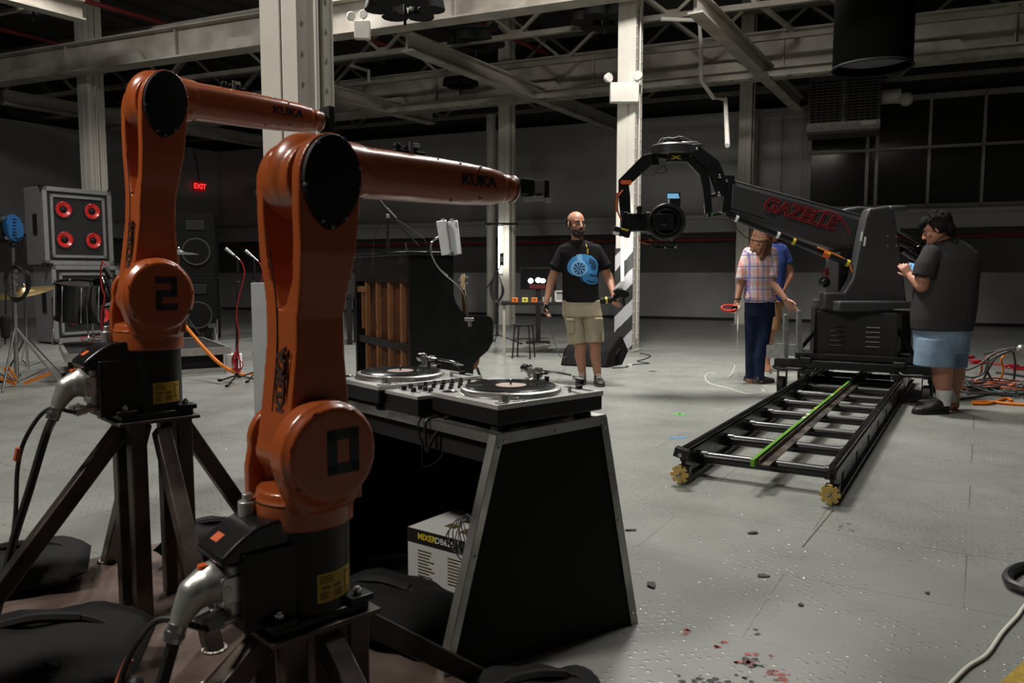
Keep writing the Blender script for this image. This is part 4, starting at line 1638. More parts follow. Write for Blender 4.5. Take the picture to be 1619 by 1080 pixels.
# ------------------------------------------------------------------ turntables
def turntable(label, loc, rz):
    t = thing('turntable', label, 'turntable', loc, rz, 'turntables on the desk')
    W_, D_ = .453, .353
    mb = MB()
    mb.box((W_ / 2, D_ / 2, .053), (W_ - .004, D_ - .004, .052))
    obj('plinth', mb, 'black_plastic', t, bevel=.006, seg=3)
    mb = MB()
    mb.box((W_ / 2, D_ / 2, .084), (W_, D_, .016))
    obj('deck_plate', mb, 'deck_silver', t, bevel=.0015)
    for x in (.05, W_ - .05):
        for y in (.05, D_ - .05):
            mb = MB(); mb.lathe([(.026, 0), (.030, .006), (.030, .018), (.02, .022), (.02, .03)], (x, y, 0), (0, 0, 1), 20)
            obj('foot', mb, 'rubber', t)
    px, py, z = .203, .183, .092
    mb = MB()
    mb.lathe([(.172, -.003), (.172, .001), (.166, .003), (.166, .015), (.161, .018), (.158, .0185), (.02, .0185)], (px, py, z), (0, 0, 1), 64)
    pl = obj('platter', mb, 'silver', t)
    mb = MB()
    for row in range(4):
        n = 120
        for i in range(n):
            a = 2 * PI * (i + .5 * (row % 2)) / n
            mb.box((px + .1663 * math.cos(a), py + .1663 * math.sin(a), z + .0045 + row * .003), (.0015, .004, .0017), Matrix.Rotation(a, 3, 'Z'))
    do = obj('strobe_dots', mb, 'chrome', pl, smooth=0)
    mb = MB(); mb.lathe([(.150, .0186), (.150, .0215), (.149, .022), (.02, .022)], (px, py, z), (0, 0, 1), 56)
    mb.cur = 0
    rec = obj('record', mb, 'vinyl', t)
    mb = MB()
    for rr in (.143, .132, .121, .108, .096, .083, .070):
        mb.ring((px, py, z + .0222), (0, 0, 1), rr, rr - .0012, .0004, 48)
    obj('groove_band', mb, 'black_plastic', rec)
    mb = MB(); mb.lathe([(.050, .0221), (.050, .0226), (.004, .0226)], (px, py, z), (0, 0, 1), 36)
    obj('record_label', mb, 'record_label', rec)
    mb = MB(); mb.lathe([(.0036, .018), (.0036, .038), (.002, .041), (.0005, .042)], (px, py, z), (0, 0, 1), 12)
    obj('spindle', mb, 'chrome', t)
    # strobe lamp housing, start button, target lamp, adaptor well
    mb = MB(); mb.lathe([(.0175, -.001), (.0175, .024), (.015, .026), (.001, .026)], (.055, .038, z), (0, 0, 1), 24)
    obj('strobe_lamp', mb, 'silver', t)
    mb = MB(); mb.box((.030, .018, z + .002), (.040, .020, .004)); obj('start_button', mb, 'silver', t, bevel=.001)
    mb = MB(); mb.box((.085, .017, z + .001), (.018, .012, .003)); mb.box((.108, .017, z + .001), (.018, .012, .003)); obj('speed_button', mb, 'silver', t, bevel=.0008)
    mb = MB(); mb.lathe([(.006, 0), (.006, .018), (.004, .02), (.001, .02)], (.345, .050, z), (0, 0, 1), 16); obj('target_lamp', mb, 'silver', t)
    mb = MB(); mb.lathe([(.028, 0), (.028, .002), (.024, .002), (.022, -.001)], (.045, D_ - .045, z), (0, 0, 1), 28); obj('adaptor_well', mb, 'silver', t)
    mb = MB(); mb.box((.418, .085, z + .0006), (.022, .125, .0016)); ps = obj('pitch_slot', mb, 'black_plastic', t)
    mb = MB(); mb.box((.418, .080, z + .006), (.022, .013, .012)); obj('pitch_slider', mb, 'black_plastic', ps, bevel=.001)
    # tonearm
    ax, ay = .392, .275
    mb = MB()
    mb.lathe([(.044, 0), (.044, .006), (.036, .010), (.036, .020), (.024, .022), (.024, .034), (.001, .034)], (ax, ay, z), (0, 0, 1), 32)
    mb.box((ax + .018, ay + .0, z + .042), (.008, .034, .030)); mb.box((ax - .018, ay, z + .042), (.008, .034, .030))
    mb.box((ax, ay, z + .034), (.042, .026, .008))
    ta = obj('tonearm_base', mb, 'silver', t, bevel=.001)
    mb = MB()
    mb.cyl((ax, ay + .028, z + .048), (ax, ay + .062, z + .048), .017, n=24)
    mb.cyl((ax, ay + .030, z + .048), (ax, ay + .036, z + .048), .019, n=24)
    obj('counterweight', mb, 'chrome', t, bevel=.001)
    mb = MB()
    mb.cyl((ax, ay + .062, z + .048), (ax, ay - .02, z + .048), .006, n=12)
    mb.tube([(ax, ay - .015, z + .048), (ax + .004, ay - .06, z + .048), (ax + .016, ay - .12, z + .046), (ax + .012, ay - .17, z + .044), (ax - .004, ay - .205, z + .042)], .0045, 10)
    mb.cyl((ax + .004, ay - .195, z + .043), (ax - .008, ay - .215, z + .041), .007, n=12)
    arm = obj('arm_tube', mb, 'chrome', t)
    mb = MB(); mb.prism([(-.009, 0), (.009, 0), (.009, .035), (.006, .048), (-.006, .048), (-.009, .035)], (ax - .008, ay - .215, z + .042), (-.9, .3, 0), (-.3, -.9, 0), .003)
    mb.tube([(ax - .02, ay - .225, z + .042), (ax - .045, ay - .235, z + .044)], .0015, 6)
    hs = obj('headshell', mb, 'silver', arm)
    mb = MB(); mb.box((ax - .016, ay - .244, z + .033), (.014, .022, .014), Matrix.Rotation(-.32, 3, 'Z')); obj('cartridge', mb, 'black_plastic', arm)
    mb = MB(); mb.cyl((ax - .03, ay - .05, z), (ax - .03, ay - .05, z + .040), .0045, n=12); mb.box((ax - .01, ay - .05, z + .040), (.05, .008, .006)); obj('arm_rest', mb, 'black_plastic', t)
    mb = MB(); mb.cyl((ax + .038, ay - .02, z), (ax + .038, ay - .02, z + .024), .009, n=16); obj('lift_knob', mb, 'black_plastic', t)
    return t


DZ = TH + .006
tt1 = turntable('nearer turntable with a black record, at the right end of the desk', (-.042, 2.30, DZ - .006), R(40))
tt2 = turntable('farther turntable with a black record, partly behind the front robot', (-.462, 2.69, DZ - .006), R(40))

# ------------------------------------------------------------------ mixer between them
mx_ = thing('dj_mixer', 'silver topped mixer full of black knobs between the two turntables', 'mixer', V((-.310, 2.555, DZ - .004)), R(41))
mb = MB(); mb.box((.170, .105, .035), (.34, .212, .055)); obj('case', mb, 'black_plastic', mx_, bevel=.002)
mb = MB(); mb.box((.170, .105, .070), (.345, .214, .012)); mb.box((.40, .105, .0745), (.22, .21, .004)); obj('face_plate', mb, 'deck_silver', mx_, bevel=.001)
z = .076
rnd = random.Random(11)
for i in range(4):
    for j in range(5):
        mb = MB(); p = V((.155 + j * .040, .030 + i * .050, z))
        mb.cyl(p, p + V((0, 0, .016)), .0075, .0062, n=14); mb.cyl(p, p + V((0, 0, .003)), .0095, n=14)
        obj('knob', mb, 'black_plastic', mx_)
for i, (x, y) in enumerate(((.095, .045), (.095, .085), (.095, .125), (.095, .165), (.05, .09), (.045, .15))):
    mb = MB(); p = V((x, y, z)); mb.box(p + V((0, 0, .0004)), (.060 if i < 4 else .008, .004 if i < 4 else .06, .001)); obj('fader_slot', mb, 'decal_black', mx_, smooth=0)
    mb = MB(); mb.box(p + V((-.012 + .006 * (i % 3), 0, .008)), (.009 if i < 4 else .016, .018 if i < 4 else .010, .016)); obj('fader_cap', mb, 'black_plastic', mx_, bevel=.001)
mb = MB(); mb.text('A', Matrix.Translation((.012, .05, z + .001)), .016, .0003); obj('deck_letter', mb, 'letter_red', mx_, smooth=0)
mb = MB()
for k in range(8):
    mb.box((.40, .02 + k * .022, z + .004), (.03, .008, .004))
obj('rear_slots', mb, 'black_plastic', mx_, smooth=0)
mb = MB(); mb.cyl((.35, .02, z), (.35, .02, z + .02), .006, n=12); obj('toggle', mb, 'silver', mx_)

# cables hanging over the desk's rail and inside it
cable([tl(.03, .33, TH + .01), tl(-.014, .335, TH + .0), tl(-.02, .335, TH - .05), tl(-.018, .33, TH - .10), tl(-.01, .31, TH - .06), tl(.02, .28, TH + .01)], .006,
      'cable_black', 'black cable looped over the edge of the desk')
cable([tl(.04, .36, TH + .01), tl(-.012, .37, TH + .004), tl(-.022, .37, TH - .045), tl(.01, .36, TH - .10), tl(.08, .35, TH - .06)], .004,
      'cable_black', 'second thinner black cable looped over the desk edge')
mb = MB(); mb.box(tl(-.004, .46, TH + .014), (.055, .022, .022), Matrix.Rotation(TA + 1.4, 3, 'Z')); single('metal_clip', mb, 'silver', 'small grey metal clip lying on the desk rail under the mixer', 'clip', bevel=.003)
cable([tl(.10, .40, TH - .08), tl(.12, .44, TH - .16), tl(.10, .52, TH - .20), tl(.09, .50, TH - .05)], .0025, 'cable_grey', 'thin grey wire dangling under the desk top')
cable([tl(.15, .20, TH - .05), tl(.12, .24, TH - .25), tl(.18, .22, TH - .45), tl(.2, .28, .12)], .003, 'cable_black', 'thin black wire hanging inside the desk by the panel')
# white board leaning on the inside of the near panel
mb = MB(); mb.bar(tl(-.028, .10, .05), tl(.045, .055, .52), .012, .05, (0, 1, 0)); single('white_board', mb, 'ivory', 'narrow white board standing inside the desk by the near panel', 'board')
mb = MB()
rnd = random.Random(2)
for k in range(7):
    a = rnd.random() * 6
    mb.torus(tl(.05 + .01 * rnd.random(), .22, .30 + .05 * rnd.random()), (math.cos(a), math.sin(a), rnd.random() * .6), .05 + .02 * rnd.random(), .0022, 20, 5)
single('wire_bundle', mb, 'cable_grey', 'tangled coil of thin grey wires inside the desk', 'wires')

# mixer box
bx_ = thing('cardboard_box', 'white printed cardboard carton with black top band standing inside the desk', 'box', V((-.232, 2.66, .030)), R(-36))
BW, BD_, BH = .36, .26, .23
mb = MB(); mb.box((0, BD_ / 2, BH / 2), (BW, BD_, BH)); obj('carton', mb, 'box_white', bx_, bevel=.002)
mb = MB(); mb.box((0, -.001, BH - .025), (BW, .002, .05)); mb.box((-BW / 2 - .001, BD_ / 2, BH - .025), (.002, BD_, .05)); obj('black_band', mb, 'box_black', bx_, smooth=0)
mb = MB(); mb.text('MIXER', Matrix.Translation((-.085, -.0025, BH - .024)) @ Matrix.Rotation(PI / 2, 4, 'X'), .030, .0004, bold=.0008); obj('yellow_word', mb, 'yellow_tape', bx_, smooth=0)
mb = MB(); mb.text('DB626', Matrix.Translation((-.003, -.0025, BH - .024)) @ Matrix.Rotation(PI / 2, 4, 'X'), .030, .0004); obj('white_word', mb, 'white_tape', bx_, smooth=0)
mb = MB()
rnd = random.Random(9)
for c in range(2):
    for k in range(9):
        L_ = rnd.uniform(.05, .08)
        mb.box((-.10 + c * .14 + L_ / 2 - .03, -.0012, BH - .075 - k * .0115), (L_, .001, .0035))
obj('printed_text', mb, 'label_ink', bx_, smooth=0)
mb = MB(); mb.box((-.05, .10, BH + .0006), (.05, .04, .001)); mb.box((.06, .08, BH + .0006), (.10, .05, .001)); mb.box((.02, .17, BH + .0006), (.14, .03, .001)); obj('top_print', mb, 'label_ink', bx_, smooth=0)
mb = MB(); mb.box(g(700, 985, .03) + V((0, .02, 0)), (.09, .06, .06), Matrix.Rotation(-.6, 3, 'Z')); yb = single('small_yellow_box', mb, 'yellow_label', 'small yellow box on the floor inside the desk, by the carton', 'box', bevel=.002)
cable([g(672, 968, .08), g(690, 982, .075), g(702, 975, .08), g(704, 960, .10)], .006, 'cable_white', 'short loop of white cable on the small yellow box')
# ================================================================== dolly track
TRW = .78
T0 = V((.957, 4.31, 0))
KM = Matrix.Translation(T0) @ Matrix.Rotation(-ANG, 4, 'Z')     # x to the right of the track, y along it
TLEN = 5.2


def kl(x, y, z=0.0):
    return KM @ V((x, y, z))


trk = thing('dolly_track', 'black ladder shaped dolly track with round rails and a green centre bar', 'dolly track', T0, -ANG)
for x, nm in ((0, 'a'), (TRW, 'b')):
    mb = MB()
    mb.box((x, TLEN / 2, .105), (.024, TLEN, .15))
    mb.box((x, TLEN / 2, .035), (.075, TLEN, .012))
    mb.box((x, TLEN / 2, .172), (.050, TLEN, .012))
    mb.box((x, TLEN / 2, .145), (.040, TLEN, .04))
    obj('rail_beam', mb, 'rail_body', trk, smooth=0, bevel=.003)
    mb = MB()
    mb.cyl((x, 0, .193), (x, TLEN, .193), .019, n=20)
    obj('rail_tube', mb, 'rail_dark', trk)
    for k in range(9):
        mb = MB(); sg = 1 if x > 0 else -1
        mb.box((x + sg * .0135, .28 + k * .56, .09), (.004, .05, .075))
        obj('slot_plate', mb, 'black_matte', trk, bevel=.001)
for k in range(9):
    y = .24 + k * .56
    mb = MB(); mb.cyl((.012, y, .105), (TRW - .012, y, .105), .034, n=20); obj('rung', mb, 'gloss_black', trk)
    for x in (.05, TRW - .05):
        mb = MB(); mb.cyl((x - .02 if x > .3 else x - .04, y, .105), (x + .04 if x > .3 else x + .02, y, .105), .040, n=16); obj('rung_collar', mb, 'crane_black', trk)
mb = MB(); mb.box((.375, TLEN / 2 + .02, .158), (.022, TLEN, .040)); obj('green_centre_bar', mb, 'green_bar', trk, bevel=.002)
mb = MB(); mb.box((.425, TLEN / 2 + .02, .142), (.055, TLEN - .1, .006)); mb.box((.400, TLEN / 2 + .02, .155), (.006, TLEN - .1, .03)); obj('slotted_angle', mb, 'raw_steel', trk, smooth=0)
for k in range(9):
    mb = MB(); mb.box((.43, .24 + k * .56, .1465), (.016, .045, .003)); obj('angle_slot', mb, 'decal_black', trk, smooth=0)
for y, m_ in ((1.9, 'yellow_tape'), (1.45, 'white_tape'), (1.6, 'white_tape'), (2.65, 'white_tape'), (3.0, 'orange_tape')):
    mb = MB(); mb.box((.375, y, .179), (.0225, .04, .0015)); obj('tape_mark', mb, m_, trk, smooth=0)
# brass sprocket feet at the near ends
for x in (0, TRW):
    mb = MB()
    pts = []
    for k in range(8):
        a = 2 * PI * k / 8
        for da, rr in ((-.26, .049), (-.17, .052), (.17, .052), (.26, .049), (.30, .040), (.485, .038)):
            pts.append((rr * math.cos(a + da), rr * math.sin(a + da)))
    mb.prism(pts, (x, -.05, .064), (1, 0, 0), (0, 0, 1), (.0, .014))
    obj('sprocket_disc', mb, 'brass', trk, smooth=0, bevel=.001)
    mb = MB(); mb.cyl((x, -.095, .064), (x, .0, .064), .0095, n=14); obj('sprocket_axle', mb, 'silver', trk)
    mb = MB(); mb.cyl((x, -.096, .064), (x, -.082, .064), .006, n=10); mb.box((x, .02, .064), (.07, .05, .07)); obj('end_block', mb, 'crane_black', trk, bevel=.003)
mb = MB(); mb.box((.0, -.03, .180), (.075, .05, .055), Matrix.Rotation(.25, 3, 'Y')); cl = obj('end_stop', mb, 'black_plastic', trk, bevel=.003)
mb = MB(); mb.cyl((-.0, -.060, .172), (-.0, -.054, .172), .012, n=14); obj('stop_bolt', mb, 'silver', cl)

# ================================================================== crane on its dolly
CY = 4.15                                   # centre of the dolly along the track
crane = thing('camera_crane', 'grey and black camera crane on a wheeled dolly, GAZELLE in red on its boom', 'camera crane', kl(TRW / 2, CY, 0), -ANG)
CM = MAT[crane.name]


def cw(px, py, dy=0.0):
    """pixel point in the crane's vertical plane (through its column, facing us) moved dy away"""
    return s(px, py, crane.location.y + dy)


def part(name, mb, m_, parent=None, **k):
    return obj(name, mb, m_, parent or crane, **k)


HX = TRW / 2
# chassis: local x across, y along the track
mb = MB()
mb.box((0, -.52, .315), (2 * HX + .60, .09, .075))
mb.box((0, .52, .315), (2 * HX + .60, .09, .075))
mb.box((-.24, 0, .315), (.08, 1.1, .075)); mb.box((.24, 0, .315), (.08, 1.1, .075))
mb.box((0, -.30, .345), (1.1, .40, .03))
part('chassis', mb, 'crane_black', bevel=.004)
mb = MB(); mb.box((0, 0, .375), (1.02, .98, .028)); mb.box((0, -.50, .392), (1.02, .02, .05)); part('platform', mb, 'crane_black', bevel=.003)
for sx in (-1, 1):
    for sy in (-1, 1):
        mb = MB(); x, y = sx * HX, sy * .50
        mb.box((x, y, .245), (.10, .16, .05)); mb.box((x, y, .275), (.14, .10, .02))
        br = part('rail_truck', mb, 'crane_black', bevel=.004)
        for q in (-.05, .05):
            mb = MB(); mb.cyl((x + .028, y + q, .222), (x + .052, y + q, .222), .028, n=18); mb.cyl((x - .052, y + q, .222), (x - .028, y + q, .222), .028, n=18); obj('rail_wheel', mb, 'galvanised', br)
        # outrigger casters on the floor
        mb = MB()
        xo = sx * (HX + .235)
        mb.cyl((xo - .032, y, .09), (xo + .032, y, .09), .09, n=28)
        w_ = part('caster_wheel', mb, 'rubber', bevel=.008)
        mb = MB(); mb.cyl((xo - .034, y, .085), (xo + .034, y, .085), .038, n=18); obj('hub', mb, 'crane_black', w_)
        mb = MB(); mb.box((xo - .04, y + .01, .16), (.008, .06, .17)); mb.box((xo + .04, y + .01, .16), (.008, .06, .17)); mb.cyl((xo, y, .235), (xo, y, .28), .035, n=16)
        part('caster_fork', mb, 'crane_black')
    mb = MB(); x = sx * (HX + .16)
    mb.tube([(x - .14, -.60, .285), (x - .10, -.625, .27), (x + .10, -.625, .27), (x + .14, -.60, .285)], .014, 10)
    part('pull_handle', mb, 'gloss_black')
    mb = MB(); mb.box((sx * .40, -.57, .355), (.10, .06, .05)); part('clamp_pad', mb, 'rubber', bevel=.008)
# left galvanised tray with two steel posts
mb = MB()
mb.box((-.62, -.44, .362), (.30, .22, .010)); mb.box((-.67, -.545, .42), (.20, .006, .115)); mb.box((-.765, -.44, .42), (.006, .21, .115)); mb.box((-.60, -.34, .42), (.26, .006, .12))
part('steel_tray', mb, 'galvanised', bevel=.001)
for (px, a, b_) in ((1242, 497, 566), (1263, 491, 558)):
    p0, p1 = cw(px, b_, -.35), cw(px, a, -.35)
    mb = MB(); mb.bar(p0, p1, .042, .042); part('steel_post', mb, 'galvanised', world=True, bevel=.003)
# light frames standing behind the column (case lids)
for (x0, x1, lab) in ((1283, 1298, 0), (1430, 1447, 1)):
    a, b_ = cw(x0 if not lab else x1, 570, .35), cw(x0 if not lab else x1 - 4, 484, .35)
    mb = MB()
    c = cw(1303 if not lab else 1425, 527, .36)
    hh = (cw(1300, 484, .35) - cw(1300, 572, .35)).z
    Mx = Matrix.Translation(c) @ Matrix.Rotation(-.1 + (.16 if lab else 0), 4, 'Z')
    mb.M = Mx
    mb.box((0, .01, 0), (.26, .02, hh))
    pn = part('rear_case', mb, 'black_matte', world=True, smooth=0)
    mb = MB(); mb.M = Mx
    for xx in (-.11, .11):
        mb.box((xx, -.003, 0), (.022, .02, hh))
    mb.box((0, -.003, hh / 2 - .01), (.24, .02, .02))
    obj('case_edging', mb, 'galvanised', pn, world=True, smooth=0)
# weight box with louvres
mb = MB(); mb.box((.0, -.10, .60), (.70, .56, .42)); part('weight_box', mb, 'black_plastic', bevel=.006)
for sx in (-1, 1):
    mb = MB(); mb.box((sx * .355, -.385, .59), (.018, .03, .40)); part('box_frame', mb, 'gloss_black', bevel=.002)
    for k in range(5):
        mb = MB(); mb.box((sx * .155, -.384, .49 + k * .045), (.12, .014, .012), Matrix.Rotation(-.5, 3, 'X')); part('louvre', mb, 'gloss_black', bevel=.001)
    mb = MB(); mb.bar((sx * .52, -.35, .40), (sx * .30, -.20, .72), .03, .03); part('side_strut', mb, 'gloss_black')
# turntable ring, skirt
mb = MB(); mb.lathe([(.40, .80), (.44, .805), (.44, .835), (.40, .845)], (0, 0, 0), (0, 0, 1), 40); part('slew_ring', mb, 'gloss_black')
mb = MB(); mb.cyl((.3, -.3, .835), (.58, -.32, .835), .016, n=12); part('brake_lever', mb, 'gloss_black')


def rr_ring(cx, cy, z, a, b_, r_=.25, n=32):
    out = []
    for i in range(n):
        t = 2 * PI * i / n
        ca, sa = math.cos(t), math.sin(t)
        out.append(V((cx + a * math.copysign(abs(ca) ** r_, ca), cy + b_ * math.copysign(abs(sa) ** r_, sa), z)))
    return out


# two cheek covers of the column with a gap for the boom; cheeks run along the boom's own plane
# boom direction in plan
TIP = s(1152, 308, crane.location.y - .05)
PIV = cw(1372, 378)
bd = (TIP - PIV)
bd2 = V((bd.x, bd.y, 0)).normalized()
cn = V((bd2.y, -bd2.x, 0))
if cn.y > 0:
    cn = -cn           # towards us
ux = -bd2              # to the right, away from the boom tip


def cheek(side):
    """silhouette of the tower cover in the boom plane; side=+1 near"""
    zt = cw(1372, 325).z
    k = crane.location.y / FPX
    pol = [(1300, 489), (1301, 462), (1333, 462), (1346, 440), (1354, 400), (1366, 345), (1372, 330), (1404, 325), (1413, 333), (1424, 400), (1434, 484), (1434, 491)]
    pts = []
    for px, py in pol:
        p = cw(px, py, -.28)
        pts.append(((p - PIV).dot(ux), p.z - PIV.z))
    return pts


def far_cheek():
    pol = [(1306, 489), (1306, 462), (1340, 462), (1312, 395), (1332, 342), (1340, 329), (1366, 325), (1396, 328), (1413, 400), (1424, 484), (1424, 489)]
    pts = []
    for px, py in pol:
        p = cw(px, py, .1)
        pts.append(((p - PIV).dot(ux), p.z - PIV.z))
    return pts


mb = MB(); mb.prism(cheek(1), PIV, ux, (0, 0, 1), (.17, .30) if ux.cross(V((0, 0, 1))).dot(cn) > 0 else (-.30, -.17)); part('near_cover', mb, 'crane_grey', world=True, bevel=.022, seg=3)
mb = MB(); mb.prism(far_cheek(), PIV, ux, (0, 0, 1), (-.30, -.17) if ux.cross(V((0, 0, 1))).dot(cn) > 0 else (.17, .30)); part('far_cover', mb, 'crane_grey', world=True, bevel=.022, seg=3)
# skirt joining the covers
a, b_ = cw(1304, 476, -.15), cw(1430, 476, -.15)
mb = MB(); mb.bar(V((a.x, a.y, 0)) + V((0, 0, .87)), V((a.x, a.y, .87)) + ux * ((b_ - a).dot(ux)), .60, .10); part('cover_skirt', mb, 'crane_grey', world=True, bevel=.02, seg=3)
# bridge across the top rear
a = cw(1395, 334)
mb = MB(); mb.bar(a - cn * .3, a + cn * .3, .16, .06); part('top_bridge', mb, 'crane_grey', world=True, bevel=.02, seg=3)
# inner column and boom bearing
mb = MB(); mb.cyl((0, 0, .84), (0, 0, 1.35), .13, n=24); mb.box((0, 0, 1.30), (.30, .34, .40)); part('inner_column', mb, 'crane_black', bevel=.01)
a = cw(1331, 430, .0); mb = MB(); mb.M = Matrix.Translation(a) @ Matrix.Rotation(math.atan2(ux.y, ux.x), 4, 'Z'); mb.box((0, 0, 0), (.20, .30, .40)); part('dark_filler', mb, 'crane_black', world=True, bevel=.01)  # black box added to darken the hollow between the covers
mb = MB(); mb.cyl(PIV - cn * .17, PIV + cn * .17, .07, n=24); part('pivot_shaft', mb, 'crane_black', world=True)
for (px, py) in ((1402, 374), (1416, 374), (1402, 389), (1416, 389)):
    mb = MB(); q = cw(px, py, -.28); q = q + cn * (.30 - (q - PIV).dot(cn)); mb.sph(q, .008, 8, 6); part('cover_screw', mb, 'silver', world=True)
for (px, py) in ((1360, 374), (1365, 382)):
    mb = MB(); q = cw(px, py, -.28); q = q + cn * (.30 - (q - PIV).dot(cn)) + cn * .002; mb.box(q, (.018, .004, .085), Matrix.Rotation(math.atan2(ux.y, ux.x), 3, 'Z') @ Matrix.Rotation(.12, 3, 'Y')); part('tape_strip', mb, 'white_tape', world=True, smooth=0)

# boom
tT, tB = s(1154, 286, TIP.y), s(1150, 334, TIP.y)
pT, pB = cw(1395, 352), cw(1384, 408)
bw = .26
mb = MB()


def ring4(t_, b_, w_):
    h = (t_ - b_)
    up = h.normalized()
    pts = []
    for (sx, f) in ((-1, 0), (-1, .82), (-.82, 1), (.82, 1), (1, .82), (1, 0), (.62, -.16), (-.62, -.16)):
        pts.append(b_ + h * f + cn * (sx * w_ / 2))
    return pts


mb.loft([ring4(tT, tB, bw * .8), ring4(tT.lerp(pT, .5), tB.lerp(pB, .5), bw * .95), ring4(pT, pB, bw)])
boom = part('boom', mb, 'crane_grey', world=True, smooth=20, bevel=.006)
mb = MB()
for f in (.06, .94):
    a = tB.lerp(tT, f); b_ = pB.lerp(pT, f)
    mb.bar(a + cn * (bw * .8 / 2 + .001), b_ + cn * (bw / 2 + .001), .004, .010)
obj('boom_bead', mb, 'crane_black', boom, world=True, smooth=0)
# lettering on the near side
ex_ = (pB.lerp(pT, .5) - tB.lerp(tT, .5)).normalized()
eu = (tT - tB).normalized()
eu = (eu - ex_ * eu.dot(ex_)).normalized()
en = ex_.cross(eu)
if en.dot(cn) < 0:
    en = -en
q0 = s(1257, 340, TIP.lerp(PIV, .46).y)
q0 = q0 + en * (bw / 2 + .010 - (q0 - tB.lerp(pB, .46)).dot(en))
Mt = Matrix(((ex_.x, eu.x, en.x, q0.x), (ex_.y, eu.y, en.y, q0.y), (ex_.z, eu.z, en.z, q0.z), (0, 0, 0, 1)))
SH = Matrix(((1, .22, 0, 0), (0, 1, 0, 0), (0, 0, 1, 0), (0, 0, 0, 1)))
mb = MB(); mb.text('GAZELLE', Mt @ SH, .185, .001, bold=.006, sx=.98)
lr = obj('boom_lettering', mb, 'letter_red', boom, world=True, smooth=0)
mb = MB(); mb.text('GAZELLE', Matrix.Translation(en * .003) @ Mt @ SH @ Matrix.Identity(4), .185, .001, bold=-.002, sx=.98)
obj('letter_core', mb, 'decal_black', lr, world=True, smooth=0)
# thin swoosh emblem after the word
mb = MB()


def onb(x, y):
    return (Mt @ V((x, y, .002)))


mb.tube([onb(.16, .075), onb(.25, .10), onb(.36, .09), onb(.44, .03), onb(.50, -.03)], .0035, 6)
mb.tube([onb(.20, .06), onb(.30, .075), onb(.38, .05), onb(.43, .01)], .0025, 6)
mb.tube([onb(.47, -.035), onb(.50, -.03), onb(.51, -.06)], .003, 6)
obj('antelope_emblem', mb, 'letter_red', boom, world=True)
# levelling rod below with cables
rodA, rodB = s(1142, 340, TIP.y), cw(1332, 416, -.15)
mb = MB(); mb.tube([rodA + cn * .1, rodB + cn * .1], .030, 12, raw=True); rod = part('levelling_rod', mb, 'gloss_black', world=True)
for f, m_ in ((.08, 'white_tape'), (.42, 'white_tape'), (.55, 'yellow_tape'), (.83, 'yellow_tape'), (.80, 'orange_tape'), (.99, 'yellow_tape')):
    a = rodA.lerp(rodB, f) + cn * .1; b_ = rodA.lerp(rodB, f + .022 + (.03 if m_ == 'orange_tape' else 0)) + cn * .1
    mb = MB(); mb.cyl(a, b_, .033, n=12); obj('rod_tape', mb, m_, rod, world=True)
mb = MB()
mb.tube([rodA.lerp(rodB, .75) + cn * .12 + V((0, 0, .03)), cw(1335, 410, -.25), cw(1346, 425, -.27), cw(1352, 446, -.27), cw(1354, 462, -.25)], .009, 8)
part('power_cable', mb, 'cable_orange', world=True)
mb = MB()
mb.tube([s(1147, 335, TIP.y - .12), s(1165, 362, TIP.y - .14), s(1190, 380, TIP.y - .15), s(1240, 384, TIP.y - .15)], .005, 6)
part('signal_cable', mb, 'cable_black', world=True)
# counterweight arms behind the column
for (a, b_) in (((1420, 362), (1475, 392)), ((1420, 382), (1472, 404)), ((1425, 395), (1470, 425))):
    mb = MB(); mb.cyl(cw(*a, .1), cw(*b_, .45), .028, n=12); part('rear_tube', mb, 'gloss_black', world=True)
mb = MB(); mb.cyl(cw(1457, 408, .30), cw(1461, 410, .62), .13, n=32); mb.cyl(cw(1457, 408, .26), cw(1457, 408, .30), .05, n=20); part('counterweight_disc', mb, 'crane_black', world=True, bevel=.01)
mb = MB(); q = cw(1303, 446, -.1); mb.sph(q, (.055, .055, .055), 16, 10); part('winch_drum', mb, 'gloss_black', world=True)
mb = MB(); mb.box(q + V((.02, 0, .10)), (.03, .03, .08)); mb.torus(q + V((0, -.03, .08)), (0, 1, 0), .035, .006, 20, 6); part('winch_bracket', mb, 'rust_red', world=True)
mb = MB(); mb.bar(cw(1333, 473, -.2), cw(1344, 458, -.2), .012, .012); part('lock_pin', mb, 'silver', world=True)

# ---- head: curved black arms
def rib(name, pts, wd, th, m_='crane_black', parent=None, Y=None):
    """a flat plate bent in the picture plane: pts = [(px, py, width px)], th thickness along view"""
    Y = Y or TIP.y
    k = Y / FPX
    P = [s(a, b_, Y) for a, b_, c in pts]
    mb = MB()
    rings = []
    for i, p in enumerate(P):
        d = (P[min(i + 1, len(P) - 1)] - P[max(i - 1, 0)]).normalized()
        n_ = V((0, -1, 0)).cross(d).normalized()
        w2 = pts[i][2] * k / 2
        rings.append([p + n_ * w2 + V((0, -th / 2, 0)), p - n_ * w2 + V((0, -th / 2, 0)), p - n_ * w2 + V((0, th / 2, 0)), p + n_ * w2 + V((0, th / 2, 0))])
    mb.loft(rings)
    return part(name, mb, m_, parent, world=True, smooth=0, bevel=.004)


